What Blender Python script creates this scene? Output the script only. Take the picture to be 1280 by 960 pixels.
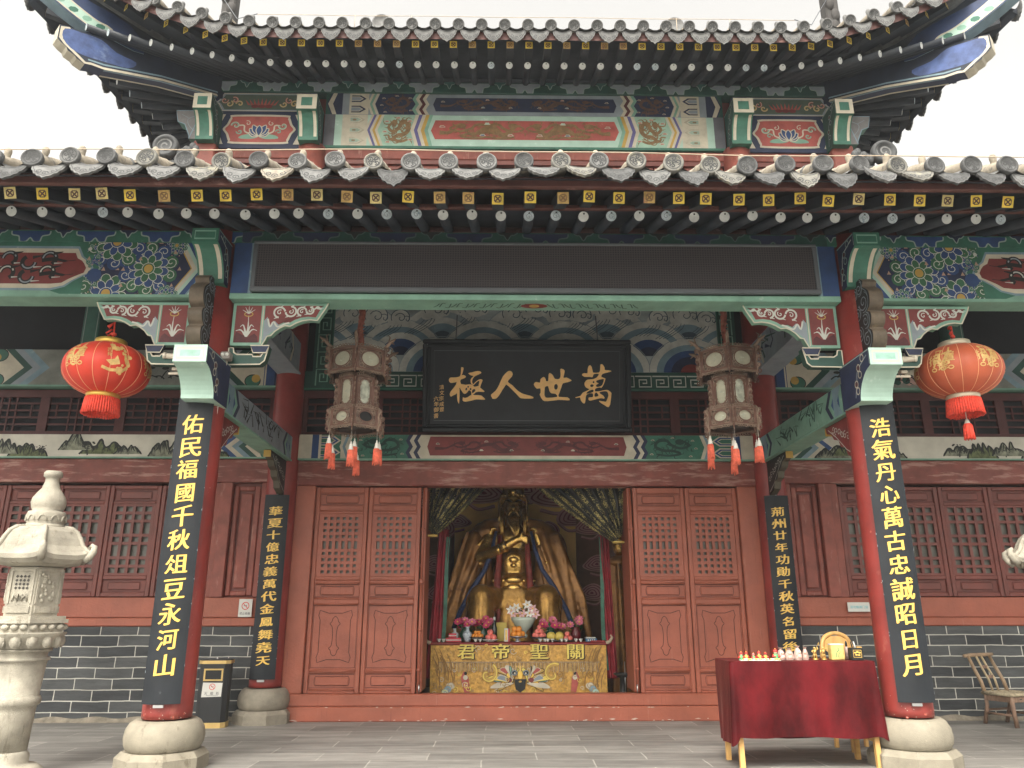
import bpy, math, random
from mathutils import Vector, Matrix
for o in list(bpy.data.objects): bpy.data.objects.remove(o)
R = math.radians
rnd = random.Random(7)
SC = bpy.context.scene
COL = SC.collection

# ------------------------------------------------------------------ camera, sky, sun, exposure
cam_d = bpy.data.cameras.new('camera'); cam = bpy.data.objects.new('camera', cam_d); COL.objects.link(cam)
cam_d.sensor_width = 36.0; cam_d.lens = 36.0*970.73/1280; cam_d.clip_start = .05; cam_d.clip_end = 500
cam.location = (-.3406, -6.9565, 1.2)
_p, _y, _r = .2877185, .0151344, -.0005278
cam.rotation_euler = (math.pi/2+_p, -_r, -_y)
SC.camera = cam
W = bpy.data.worlds.new('World'); SC.world = W; W.use_nodes = True
nt = W.node_tree
bg = nt.nodes['Background']
sky = nt.nodes.new('ShaderNodeTexSky'); sky.sky_type = 'NISHITA'; sky.sun_disc = False
SUN_EL, SUN_AZ = R(52), R(200)        # azimuth measured from +Y clockwise: high, behind the camera
sky.sun_elevation = SUN_EL; sky.sun_rotation = SUN_AZ
sky.air_density = 1.0; sky.dust_density = 6.0; sky.ozone_density = 1.0
hs = nt.nodes.new('ShaderNodeHueSaturation'); hs.inputs['Saturation'].default_value = .12
nt.links.new(sky.outputs['Color'], hs.inputs['Color'])
tint = nt.nodes.new('ShaderNodeMix'); tint.data_type = 'RGBA'; tint.blend_type = 'MULTIPLY'; tint.inputs['Factor'].default_value = 1; tint.inputs['B'].default_value = (1.0, .955, .87, 1)
nt.links.new(hs.outputs['Color'], tint.inputs['A']); nt.links.new(tint.outputs['Result'], bg.inputs['Color'])
bg.inputs['Strength'].default_value = .15
sd = bpy.data.lights.new('sun', 'SUN'); sd.energy = .55; sd.angle = R(25); sd.color = (1, .965, .91)
sun = bpy.data.objects.new('sun', sd); COL.objects.link(sun)
_dir = Vector((math.sin(SUN_AZ)*math.cos(SUN_EL), math.cos(SUN_AZ)*math.cos(SUN_EL), math.sin(SUN_EL)))
sun.rotation_euler = _dir.to_track_quat('Z', 'Y').to_euler()
SC.view_settings.view_transform = 'Standard'; SC.view_settings.look = 'None'
SC.view_settings.gamma = 1; SC.view_settings.use_curve_mapping = False
SC.view_settings.exposure = 1.62
SC.render.engine = 'CYCLES'
SC.cycles.max_bounces = 8; SC.cycles.diffuse_bounces = 5
SC.cycles.use_denoising = True

# ------------------------------------------------------------------ materials
_mats = {}
def M(name, col=None, rough=.6, metal=0, var=.14, sc=5., bump=0, bsc=60., wear=None, sheen=0, sub=None, spec=.5, stretch=None, streak=None):
    """procedural painted surface: colour, uneven tone, optional worn patches (amount, colour, scale), bump"""
    if name in _mats: return _mats[name]
    m = bpy.data.materials.new(name); _mats[name] = m; m.use_nodes = True
    n, l = m.node_tree.nodes, m.node_tree.links
    b = n['Principled BSDF']; b.inputs['Roughness'].default_value = rough; b.inputs['Metallic'].default_value = metal
    b.inputs['Specular IOR Level'].default_value = spec
    if sheen: b.inputs['Sheen Weight'].default_value = sheen; b.inputs['Sheen Roughness'].default_value = .35; b.inputs['Sheen Tint'].default_value = (1, .35, .3, 1)
    g = n.new('ShaderNodeNewGeometry'); pos = g.outputs['Position']
    if stretch:
        mp = n.new('ShaderNodeMapping'); mp.inputs['Scale'].default_value = stretch; l.new(pos, mp.inputs['Vector']); pos = mp.outputs['Vector']
    def noise(scale, det=5, rgh=.6):
        t = n.new('ShaderNodeTexNoise'); t.inputs['Scale'].default_value = scale; t.inputs['Detail'].default_value = det; t.inputs['Roughness'].default_value = rgh
        l.new(pos, t.inputs['Vector']); return t.outputs['Fac']
    c4 = (*col, 1)
    mr = n.new('ShaderNodeMapRange'); mr.inputs['From Min'].default_value = .25; mr.inputs['From Max'].default_value = .75
    mr.inputs['To Min'].default_value = 1-var*1.5; mr.inputs['To Max'].default_value = 1+var*1.5; l.new(noise(sc), mr.inputs['Value'])
    mx = n.new('ShaderNodeMix'); mx.data_type = 'RGBA'; mx.blend_type = 'MULTIPLY'; mx.inputs['Factor'].default_value = 1
    mx.inputs['A'].default_value = c4; l.new(mr.outputs['Result'], mx.inputs['B']); out = mx.outputs['Result']
    for wr in ([wear] if wear else []) + ([streak] if streak else []):
        am, wc, ws = wr[:3]
        src = noise(ws, 8, .68)
        if len(wr) > 3:
            mp2 = n.new('ShaderNodeMapping'); mp2.inputs['Scale'].default_value = wr[3]; l.new(g.outputs['Position'], mp2.inputs['Vector'])
            l.new(mp2.outputs['Vector'], src.node.inputs['Vector'])
        cr = n.new('ShaderNodeMapRange'); cr.inputs['From Min'].default_value = 1-am; cr.inputs['From Max'].default_value = 1-am+.09; cr.clamp = True
        l.new(src, cr.inputs['Value'])
        m2 = n.new('ShaderNodeMix'); m2.data_type = 'RGBA'; l.new(cr.outputs['Result'], m2.inputs['Factor']); l.new(out, m2.inputs['A'])
        m2.inputs['B'].default_value = (*wc, 1); out = m2.outputs['Result']
    l.new(out, b.inputs['Base Color'])
    if bump:
        bp = n.new('ShaderNodeBump'); bp.inputs['Strength'].default_value = bump; bp.inputs['Distance'].default_value = .01
        l.new(noise(bsc, 6), bp.inputs['Height']); l.new(bp.outputs['Normal'], b.inputs['Normal'])
    return m

RED_COL = M('column_red', (.235, .034, .028), .42, var=.2, sc=3, wear=(.40, (.33, .10, .075), 3.5, (1, 1, .5)), streak=(.33, (.16, .03, .025), 9, (1, 1, .3)))
RED_DOOR = M('door_red', (.285, .078, .044), .5, var=.16, sc=2.5, wear=(.37, (.36, .14, .095), 9, (2.2, 1, .22)), streak=(.40, (.20, .052, .032), 13, (3.2, 1, .14)), bump=.45, bsc=30)
RED_WORN = M('weathered_red', (.19, .05, .037), .6, var=.22, sc=5, wear=(.48, (.36, .19, .155), 5, (.35, 1, 2.6)), bump=.2, bsc=30)
RED_POST = M('worn_red_post', (.22, .058, .041), .6, var=.22, sc=5, wear=(.42, (.33, .155, .12), 6, (2, 1, .35)), streak=(.34, (.10, .035, .025), 9, (2, 1, .5)))
RED_DARK = M('dark_red', (.145, .034, .024), .5, var=.18, sc=5, wear=(.34, (.27, .09, .07), 6, (1, 1, .4)))
RED_DEEP = M('deep_red', (.075, .017, .016), .6, var=.2)
GROOVE = M('groove', (.05, .012, .01), .8)
INK = M('ink', (.012, .014, .014), .7)
LACQ = M('black_lacquer', (.016, .019, .023), .5, var=.18, sc=4, wear=(.31, (.06, .065, .07), 7), spec=.25)
GOLD = M('gold_letter', (.74, .48, .10), .45, 0, var=.12, sc=20)
GOLDP = M('pale_gold', (.78, .48, .18), .5, 0, var=.08, sc=20)
WHITE = M('white_paint', (.52, .52, .47), .6, var=.12, sc=9, wear=(.33, (.34, .36, .33), 9))
CREAM = M('cream_paint', (.50, .46, .36), .6, var=.12, sc=7, wear=(.36, (.36, .34, .27), 5))
GREEN = M('green_paint', (.030, .13, .088), .55, var=.2, sc=6, wear=(.36, (.09, .24, .18), 7))
DGREEN = M('dark_green', (.012, .06, .045), .55, var=.2, sc=6)
LGREEN = M('pale_green', (.18, .34, .26), .55, var=.15, sc=5, wear=(.37, (.34, .47, .40), 6))
MINT = M('mint', (.36, .52, .44), .5, var=.1, sc=5, wear=(.4, (.58, .68, .62), 5))
BLUE = M('blue_paint', (.020, .056, .165), .55, var=.2, sc=6, wear=(.31, (.2, .24, .32), 8))
NAVY = M('navy_paint', (.014, .022, .06), .6, var=.2, sc=7)
LBLUE = M('light_blue', (.17, .26, .31), .55, var=.18, sc=5, wear=(.36, (.40, .47, .5), 6))
PRED = M('panel_red', (.165, .026, .024), .55, var=.2, sc=6)
PRED2 = M('faded_red', (.36, .075, .06), .55, var=.18, sc=8, wear=(.33, (.55, .30, .26), 7))
OCHRE = M('ochre', (.44, .28, .06), .55, var=.15)
BROWN = M('brown_dragon', (.20, .115, .045), .6, var=.25, sc=20)
DBROWN = M('dark_brown_dragon', (.09, .045, .03), .6, var=.25, sc=20)
MAROON = M('maroon', (.075, .012, .015), .6, var=.25, sc=20)
GREYP = M('grey_paint', (.23, .27, .30), .6, var=.15, sc=4, wear=(.35, (.33, .36, .36), 5))
SOFFIT = M('soffit_dark', (.024, .031, .044), .7, var=.25, sc=4)
RAFT = M('rafter_dark', (.017, .023, .033), .6, var=.22, sc=5)
RAFTG = M('rafter_green', (.03, .075, .07), .6, var=.25, sc=5)
FASCIA = M('fascia_red', (.10, .036, .030), .65, var=.22, sc=6, wear=(.40, (.27, .14, .12), 8, (.4, 1, 1)))
YEL = M('rafter_yellow', (.72, .53, .06), .5, var=.22, sc=9, wear=(.36, (.42, .25, .09), 11))
YELW = M('rafter_yellow_worn', (.50, .33, .10), .6, var=.3, sc=14, wear=(.45, (.35, .15, .09), 16))
DISCW = M('rafter_white', (.58, .60, .58), .6, var=.12, sc=16)
DISCB = M('rafter_white_worn', (.45, .52, .55), .6, var=.2, sc=20, wear=(.44, (.13, .22, .28), 22))
TILE = M('grey_tile', (.135, .137, .135), .8, var=.3, sc=14, bump=.4, bsc=70, wear=(.36, (.22, .205, .17), 9))
TILED = M('grey_tile_dark', (.045, .047, .048), .8, var=.25, sc=16)
TILE2 = M('grey_tile_sooty', (.080, .082, .083), .8, var=.35, sc=16, bump=.5, bsc=60, wear=(.38, (.20, .19, .15), 12))
TILE3 = M('grey_tile_lichen', (.165, .162, .145), .85, var=.3, sc=12, bump=.5, bsc=60, wear=(.44, (.27, .255, .19), 14))
BARREL = M('barrel_mortar', (.30, .265, .21), .9, var=.25, sc=7, bump=.5, bsc=40, wear=(.45, (.13, .125, .115), 6))
STONE = M('carved_stone', (.345, .32, .26), .85, var=.24, sc=6, bump=.7, bsc=110, wear=(.38, (.25, .215, .16), 24), streak=(.42, (.19, .17, .13), 6, (1.6, 1.6, .3)))
DRUM = M('drum_stone', (.25, .225, .172), .75, var=.12, sc=9, bump=.3, bsc=90, wear=(.36, (.36, .325, .25), 14), streak=(.42, (.15, .128, .09), 7, (1.2, 1.2, .5)))
DRUMG = M('grey_drum_stone', (.235, .21, .165), .8, var=.16, sc=9, bump=.3, bsc=80, wear=(.36, (.33, .29, .22), 9))
WOODY = M('yellow_wood', (.62, .36, .12), .45, var=.14, sc=6, stretch=(3, 3, .6))
WOODB = M('old_wood', (.20, .125, .085), .65, var=.3, sc=9, stretch=(4, 4, 1), wear=(.36, (.33, .24, .18), 10))
BAMB = M('old_bamboo', (.27, .185, .11), .55, var=.25, sc=8)
ROSEW = M('lantern_wood', (.155, .080, .058), .5, var=.2, sc=9, wear=(.42, (.24, .16, .12), 12))
DUSTY = M('dusty_carving', (.235, .165, .12), .7, var=.25, sc=14)
PANE = M('lantern_pane', (.46, .45, .34), .5, var=.14, sc=9)
PANEP = M('lantern_pane_picture', (.45, .47, .38), .5, var=.4, sc=16)
TASS = M('coral_tassel', (.74, .15, .085), .7, var=.2, sc=30)
TASSW = M('tassel_cap', (.75, .73, .66), .5, var=.05)
GLASSD = M('dark_window', (.115, .115, .098), .3, var=.3, sc=3)
BLACK = M('black', (.006, .007, .007), .5)
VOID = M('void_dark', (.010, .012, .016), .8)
LINE = M('white_line', (.50, .52, .47), .6, var=.05)
LINEG = M('grey_line', (.26, .34, .31), .6, var=.05)
NET = M('net_screen', (.05, .042, .044), .8, var=.1)
IRON = M('grey_iron', (.09, .10, .11), .5, var=.1)
BEIGE = M('beige_plastic', (.58, .52, .42), .5, var=.05)
STEEL = M('steel', (.5, .5, .5), .35, 1, var=.05)

# ------------------------------------------------------------------ objects, tags
def obj(name, me, parent=None):
    o = bpy.data.objects.new(name, me); COL.objects.link(o)
    if parent: o.parent = parent
    return o
def thing(name, label, cat, loc=(0, 0, 0), rz=0, group=None):
    o = bpy.data.objects.new(name, None); COL.objects.link(o); o.location = loc; o.rotation_euler = (0, 0, rz)
    o.empty_display_size = .1
    return tag(o, label, cat, group)
def tag(o, label=None, cat=None, group=None, kind=None):
    if label: o['label'] = label
    if cat: o['category'] = cat
    if group: o['group'] = group
    if kind: o['kind'] = kind
    return o
def dup(o, parent=None, name=None):
    c = o.copy(); COL.objects.link(c)
    if parent: c.parent = parent
    for ch in list(o.children): dup(ch, c)
    return c

class G:
    """collects faces of one part; .build links them as one mesh object"""
    def __init__(s): s.v = []; s.f = []; s.m = []; s.sm = []; s.slots = []; s.X = None
    def mi(s, mat):
        if mat not in s.slots: s.slots.append(mat)
        return s.slots.index(mat)
    def add(s, pts, faces, mat, smooth=False):
        k = len(s.v)
        if s.X is not None: pts = [s.X @ Vector(p) for p in pts]
        s.v.extend([tuple(p) for p in pts]); i = s.mi(mat)
        for f in faces: s.f.append([k+j for j in f]); s.m.append(i); s.sm.append(smooth)
    def face(s, pts, mat): s.add(pts, [list(range(len(pts)))], mat)
    def box(s, x0, x1, y0, y1, z0, z1, mat, c=0):
        if x0 > x1: x0, x1 = x1, x0
        if y0 > y1: y0, y1 = y1, y0
        if z0 > z1: z0, z1 = z1, z0
        if c <= 0:
            p = [(x0,y0,z0),(x1,y0,z0),(x1,y1,z0),(x0,y1,z0),(x0,y0,z1),(x1,y0,z1),(x1,y1,z1),(x0,y1,z1)]
            s.add(p, [(0,3,2,1),(4,5,6,7),(0,1,5,4),(1,2,6,5),(2,3,7,6),(3,0,4,7)], mat); return
        c = min(c, (x1-x0)/2.1, (y1-y0)/2.1, (z1-z0)/2.1)
        xs, ys, zs = (x0, x1), (y0, y1), (z0, z1); p = []; idx = {}
        for i in (0, 1):
            for j in (0, 1):
                for k in (0, 1):
                    for a in range(3):
                        q = [xs[i], ys[j], zs[k]]; sg = [1-2*i, 1-2*j, 1-2*k]
                        for b in range(3):
                            if b != a: q[b] += sg[b]*c
                        idx[(i, j, k, a)] = len(p); p.append(q)
        F = []
        for a in range(3):
            b, d = [t for t in range(3) if t != a]
            for e in (0, 1):
                def key(u, w):
                    t = [0, 0, 0]; t[a] = e; t[b] = u; t[d] = w; return idx[(*t, a)]
                F.append((key(0, 0), key(1, 0), key(1, 1), key(0, 1)))
            for u in (0, 1):
                for w in (0, 1):
                    def kk(e, ax):
                        t = [0, 0, 0]; t[a] = e; t[b] = u; t[d] = w; return idx[(*t, ax)]
                    F.append((kk(0, b), kk(1, b), kk(1, d), kk(0, d)))
        for i in (0, 1):
            for j in (0, 1):
                for k in (0, 1): F.append(tuple(idx[(i, j, k, a)] for a in range(3)))
        s.add(p, F, mat)
    def tube(s, path, r, mat, n=8, smooth=True, caps=True, sq=None):
        P = [Vector(p) for p in path]; k = len(P)
        rs = [r]*k if not isinstance(r, (list, tuple)) else list(r)
        pts = []; up = None
        for i in range(k):
            t = (P[min(i+1, k-1)]-P[max(i-1, 0)])
            if t.length < 1e-9: t = Vector((0, 0, 1))
            t.normalize()
            if up is None: up = Vector((0, 0, 1)) if abs(t.z) < .9 else Vector((0, 1, 0))
            a = t.cross(up)
            if a.length < 1e-6: a = t.cross(Vector((1, 0, .1)))
            a.normalize(); b = a.cross(t); up = b
            for j in range(n):
                th = 2*math.pi*(j+.5)/n; pts.append(P[i]+a*math.cos(th)*rs[i]+b*math.sin(th)*rs[i])
        F = []
        for i in range(k-1):
            for j in range(n):
                F.append((i*n+j, i*n+(j+1) % n, (i+1)*n+(j+1) % n, (i+1)*n+j))
        if caps: F.append(tuple(range(n))[::-1]); F.append(tuple((k-1)*n+j for j in range(n)))
        s.add(pts, F, mat, smooth)
    def lathe(s, prof, mat, c=(0, 0, 0), n=24, smooth=True, caps=True, ax=None):
        pts = []
        for r_, z in prof:
            for j in range(n):
                a = 2*math.pi*(j+.5)/n; pts.append(Vector((math.cos(a)*r_, math.sin(a)*r_, z)))
        if ax is not None: pts = [ax @ p for p in pts]
        pts = [p+Vector(c) for p in pts]; F = []
        for i in range(len(prof)-1):
            for j in range(n): F.append((i*n+j, i*n+(j+1) % n, (i+1)*n+(j+1) % n, (i+1)*n+j))
        if caps: F.append(tuple(range(n))[::-1]); F.append(tuple((len(prof)-1)*n+j for j in range(n)))
        s.add(pts, F, mat, smooth)
    def ball(s, c, r, mat, n=10, k=6):
        r = (r, r, r) if not isinstance(r, (tuple, list)) else r
        pts = []; F = []
        for i in range(k+1):
            ph = math.pi*i/k
            for j in range(n):
                a = 2*math.pi*j/n
                pts.append((c[0]+r[0]*math.sin(ph)*math.cos(a), c[1]+r[1]*math.sin(ph)*math.sin(a), c[2]-r[2]*math.cos(ph)))
        for i in range(k):
            for j in range(n): F.append((i*n+j, i*n+(j+1) % n, (i+1)*n+(j+1) % n, (i+1)*n+j))
        s.add(pts, F, mat, True)
    def prism(s, poly, mp, d0, d1, mat, fmat=None):
        """poly of (u,v), mp(u,v,h)->xyz, extruded from h=d0 to d1 (d1 = front)"""
        n = len(poly); a = [mp(u, v, d0) for u, v in poly]; b = [mp(u, v, d1) for u, v in poly]
        s.add(a+b, [(i, (i+1) % n, n+(i+1) % n, n+i) for i in range(n)]+[list(range(n))[::-1]], mat)
        s.add(b, [list(range(n))], fmat or mat)
    def grid(s, fn, nu, nv, mat, smooth=True):
        pts = [fn(i/nu, j/nv) for j in range(nv+1) for i in range(nu+1)]
        s.add(pts, [(j*(nu+1)+i, j*(nu+1)+i+1, (j+1)*(nu+1)+i+1, (j+1)*(nu+1)+i) for j in range(nv) for i in range(nu)], mat, smooth)
    def build(s, name, parent=None, loc=None, mods=None):
        me = bpy.data.meshes.new(name); me.from_pydata(s.v, [], s.f); me.validate(verbose=False) if False else None
        for m in s.slots: me.materials.append(m)
        me.polygons.foreach_set('material_index', s.m); me.polygons.foreach_set('use_smooth', s.sm); me.update()
        o = obj(name, me, parent)
        if loc: o.location = loc
        return o

def cr(pts, n=5, closed=False):
    """smooth curve through points"""
    P = [Vector((p[0], p[1])) for p in pts]; out = []; k = len(P)
    rg = range(k if closed else k-1)
    for i in rg:
        p0 = P[(i-1) % k] if closed or i > 0 else P[i]; p1 = P[i % k]; p2 = P[(i+1) % k]
        p3 = P[(i+2) % k] if closed or i+2 < k else p2
        for j in range(n):
            t = j/n
            q = .5*((2*p1)+(p2-p0)*t+(2*p0-5*p1+4*p2-p3)*t*t+(3*p1-p0-3*p2+p3)*t**3); out.append((q.x, q.y))
    if not closed: out.append((P[-1].x, P[-1].y))
    return out
def clip_poly(poly, planes):
    for a, b, c in planes:          # keep a*u+b*v<=c
        out = []; n = len(poly)
        for i in range(n):
            p, q = poly[i], poly[(i+1) % n]; dp = a*p[0]+b*p[1]-c; dq = a*q[0]+b*q[1]-c
            if dp <= 0: out.append(p)
            if (dp < 0 < dq) or (dq < 0 < dp):
                t = dp/(dp-dq); out.append((p[0]+(q[0]-p[0])*t, p[1]+(q[1]-p[1])*t))
        poly = out
        if len(poly) < 3: return []
    return poly
_glyph = {}
def glyph(ch, bold=.0):
    key = (ch, bold)
    if key not in _glyph:
        c = bpy.data.curves.new('t', 'FONT'); c.body = ch; c.size = 1; c.offset = bold; c.resolution_u = 3
        o = bpy.data.objects.new('t', c); COL.objects.link(o)
        me = o.to_mesh(); vs = [(v.co.x, v.co.y) for v in me.vertices]; fs = [tuple(p.vertices) for p in me.polygons]
        o.to_mesh_clear(); bpy.data.objects.remove(o); bpy.data.curves.remove(c)
        _glyph[key] = (vs, fs)
    return _glyph[key]
class Pen:
    """paint on a surface: mp(u,v,h) -> point; every mark lies a hair above the one before"""
    def __init__(s, g, mp, base=.0014, step=5e-5): s.g = g; s.mp = mp; s.k = 0; s.base = base; s.step = step; s.clip = []
    def h(s): s.k += 1; return s.base+s.step*(s.k % 140)
    def poly(s, pts, mat):
        if s.clip: pts = clip_poly(pts, s.clip)
        if len(pts) < 3: return
        h = s.h(); s.g.face([s.mp(u, v, h) for u, v in pts], mat)
    def rect(s, u0, u1, v0, v1, mat): s.poly([(u0, v0), (u1, v0), (u1, v1), (u0, v1)], mat)
    def stroke(s, pts, w, mat, closed=False):
        P = [Vector((p[0], p[1])) for p in pts]; k = len(P)
        ws = w if isinstance(w, (list, tuple)) else [w]*k
        if len(ws) != k: ws = [ws[min(int(i*len(ws)/k), len(ws)-1)] for i in range(k)]
        L = []; Rr = []
        for i in range(k):
            a = P[i-1] if (i > 0 or closed) else P[i]; b = P[(i+1) % k] if (i < k-1 or closed) else P[i]
            t = b-a
            if t.length < 1e-9: t = Vector((1, 0))
            t.normalize(); nn = Vector((-t.y, t.x))*ws[i]/2; L.append(P[i]+nn); Rr.append(P[i]-nn)
        h = s.h(); rg = range(k if closed else k-1)
        if s.clip:
            for i in rg:
                j = (i+1) % k; q = clip_poly([tuple(L[i]), tuple(L[j]), tuple(Rr[j]), tuple(Rr[i])], s.clip)
                if len(q) > 2: s.g.face([s.mp(u, v, h) for u, v in q], mat)
        else:
            pts3 = [s.mp(p.x, p.y, h) for p in L]+[s.mp(p.x, p.y, h) for p in Rr]
            s.g.add(pts3, [(i, (i+1) % k, k+(i+1) % k, k+i) for i in rg], mat)
    def disc(s, c, rx, mat, ry=None, n=14, rot=0):
        ry = ry or rx
        s.poly([(c[0]+rx*math.cos(t)*math.cos(rot)-ry*math.sin(t)*math.sin(rot), c[1]+rx*math.cos(t)*math.sin(rot)+ry*math.sin(t)*math.cos(rot)) for t in [2*math.pi*i/n for i in range(n)]], mat)
    def ring(s, c, r, w, mat, n=18, a0=0, a1=2*math.pi, ry=None):
        ry = ry or r; cl = abs(a1-a0-2*math.pi) < 1e-6; k = n if cl else n+1
        s.stroke([(c[0]+r*math.cos(a0+(a1-a0)*i/n), c[1]+ry*math.sin(a0+(a1-a0)*i/n)) for i in range(k)], w, mat, closed=cl)
    def spiral(s, c, r, mat, w, turns=1.3, a0=0, d=1, r0=.12, n=14):
        s.stroke([(c[0]+r*(1-(1-r0)*i/n)*math.cos(a0+d*2*math.pi*turns*i/n), c[1]+r*(1-(1-r0)*i/n)*math.sin(a0+d*2*math.pi*turns*i/n)) for i in range(n+1)], w, mat)
    def text(s, ch, c, size, mat, bold=.0, shear=0., sx=1., jit=0, seed=0, flat=True):
        if bold:          # a broad nib: the strokes are swept along one slant, so uprights grow heavier than levels
            for k in (-1, -.5, 0, .5, 1): s.text(ch, (c[0]+k*bold*size*1.5*sx, c[1]+k*bold*size*.55), size, mat, 0, shear, sx, jit, seed, flat)
            return
        vs, fs = glyph(ch, bold)
        if not vs: return
        h = s.h(); r_ = random.Random(hash((ord(ch[0]), seed)) & 0xffff); p1, p2 = r_.random()*6, r_.random()*6
        flat2 = []
        for x, y in vs:
            u = (x-.5*len(ch)); v = (y-.38)
            u2 = u+jit*math.sin(v*7+p1)+jit*.5*math.sin(v*17+p2); v2 = v+shear*u+jit*math.sin(u*8+p2)+jit*.5*math.sin(u*15+p1)
            flat2.append((c[0]+u2*size*sx, c[1]+v2*size))
        if flat: s.g.add([s.mp(u, v, h) for u, v in flat2], fs, mat); return
        st = .012                        # on a curved board cut every face into narrow strips that follow the curve
        for f in fs:
            q = [flat2[i] for i in f]; lo = math.floor(min(a for a, b in q)/st); hi = math.floor(max(a for a, b in q)/st)
            for k in range(lo, hi+1):
                w = clip_poly(q, [(-1, 0, -k*st), (1, 0, (k+1)*st)])
                if len(w) > 2: s.g.face([s.mp(u, v, h) for u, v in w], mat)

def plane_xz(y, s=1):            # front of a beam: u = x (mirrored with s), v = z, towards the viewer
    return lambda u, v, h: Vector((s*u, y-h, v))
def plane_yz(x, s):              # side face at x looking along s*x: u = y, v = z
    return lambda u, v, h: Vector((x+s*h, u, v))
def plane_xy(z, s=-1): return lambda u, v, h: Vector((u, v, z+s*h))
# ------------------------------------------------------------------ ground
def brick_mat(name, c1, c2, mortar, sx, bw, bh, ms, rough, swap=None, mort_noise=.0, bump=.4, spec=.5):
    m = bpy.data.materials.new(name); m.use_nodes = True; n, l = m.node_tree.nodes, m.node_tree.links
    b = n['Principled BSDF']; b.inputs['Roughness'].default_value = rough; b.inputs['Specular IOR Level'].default_value = spec
    g = n.new('ShaderNodeNewGeometry'); vec = g.outputs['Position']
    if swap:
        sp = n.new('ShaderNodeSeparateXYZ'); cb = n.new('ShaderNodeCombineXYZ'); l.new(vec, sp.inputs[0])
        l.new(sp.outputs['X'], cb.inputs['X']); l.new(sp.outputs['Z'], cb.inputs['Y']); vec = cb.outputs[0]
    nz = n.new('ShaderNodeTexNoise'); nz.inputs['Scale'].default_value = 3; nz.inputs['Detail'].default_value = 3
    l.new(vec, nz.inputs['Vector'])
    mxv = n.new('ShaderNodeMix'); mxv.data_type = 'VECTOR'; mxv.inputs['Factor'].default_value = mort_noise
    l.new(vec, mxv.inputs['A']); l.new(nz.outputs['Color'], mxv.inputs['B'])
    t = n.new('ShaderNodeTexBrick'); l.new(mxv.outputs['Result'], t.inputs['Vector'])
    t.inputs['Color1'].default_value = (*c1, 1); t.inputs['Color2'].default_value = (*c2, 1); t.inputs['Mortar'].default_value = (*mortar, 1)
    t.inputs['Scale'].default_value = sx; t.inputs['Brick Width'].default_value = bw; t.inputs['Row Height'].default_value = bh
    t.inputs['Mortar Size'].default_value = ms; t.inputs['Mortar Smooth'].default_value = .25; t.inputs['Bias'].default_value = -.1
    n2 = n.new('ShaderNodeTexNoise'); n2.inputs['Scale'].default_value = 2.2; n2.inputs['Detail'].default_value = 9; n2.inputs['Roughness'].default_value = .7
    mp = n.new('ShaderNodeMapping'); mp.inputs['Scale'].default_value = (.7, 3.4, 1); l.new(vec, mp.inputs['Vector']); l.new(mp.outputs['Vector'], n2.inputs['Vector'])
    mr = n.new('ShaderNodeMapRange'); mr.inputs['From Min'].default_value = .3; mr.inputs['From Max'].default_value = .72
    mr.inputs['To Min'].default_value = .66; mr.inputs['To Max'].default_value = 1.55; l.new(n2.outputs['Fac'], mr.inputs['Value'])
    mx = n.new('ShaderNodeMix'); mx.data_type = 'RGBA'; mx.blend_type = 'MULTIPLY'; mx.inputs['Factor'].default_value = 1
    l.new(t.outputs['Color'], mx.inputs['A']); l.new(mr.outputs['Result'], mx.inputs['B']); l.new(mx.outputs['Result'], b.inputs['Base Color'])
    ad = n.new('ShaderNodeMath'); ad.operation = 'MULTIPLY_ADD'; ad.inputs[1].default_value = -.7; l.new(t.outputs['Fac'], ad.inputs[0]); l.new(n2.outputs['Fac'], ad.inputs[2])
    bp = n.new('ShaderNodeBump'); bp.inputs['Strength'].default_value = bump; bp.inputs['Distance'].default_value = .012
    l.new(ad.outputs[0], bp.inputs['Height']); l.new(bp.outputs['Normal'], b.inputs['Normal'])
    return m
PAVE = brick_mat('slate_paving', (.140, .135, .125), (.220, .212, .195), (.27, .26, .235), 1, .92, .34, .007, .62, mort_noise=.03, bump=.4)
BRICK = brick_mat('grey_brick', (.032, .035, .038), (.075, .079, .080), (.42, .41, .37), 1, .43, .118, .0062, .7, swap=True, mort_noise=.026, bump=.8, spec=.3)
g = G(); n_ = 40
for i in range(n_):
    for j in range(n_):
        x0, y0 = -60+3*i, -60+3*j
        g.face([(x0, y0, 0), (x0+3, y0, 0), (x0+3, y0+3, 0), (x0, y0+3, 0)], PAVE)
tag(g.build('ground'), kind='structure')

# ------------------------------------------------------------------ the temple hall
HALL = thing('temple_hall', 'two storey temple hall with red columns, painted beams and grey tiled eaves', 'temple')
CW, CR = 3.08, .195            # half width of the middle bay, column radius
YI, YD = 2.793, 2.82           # inner column line, door plane

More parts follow.
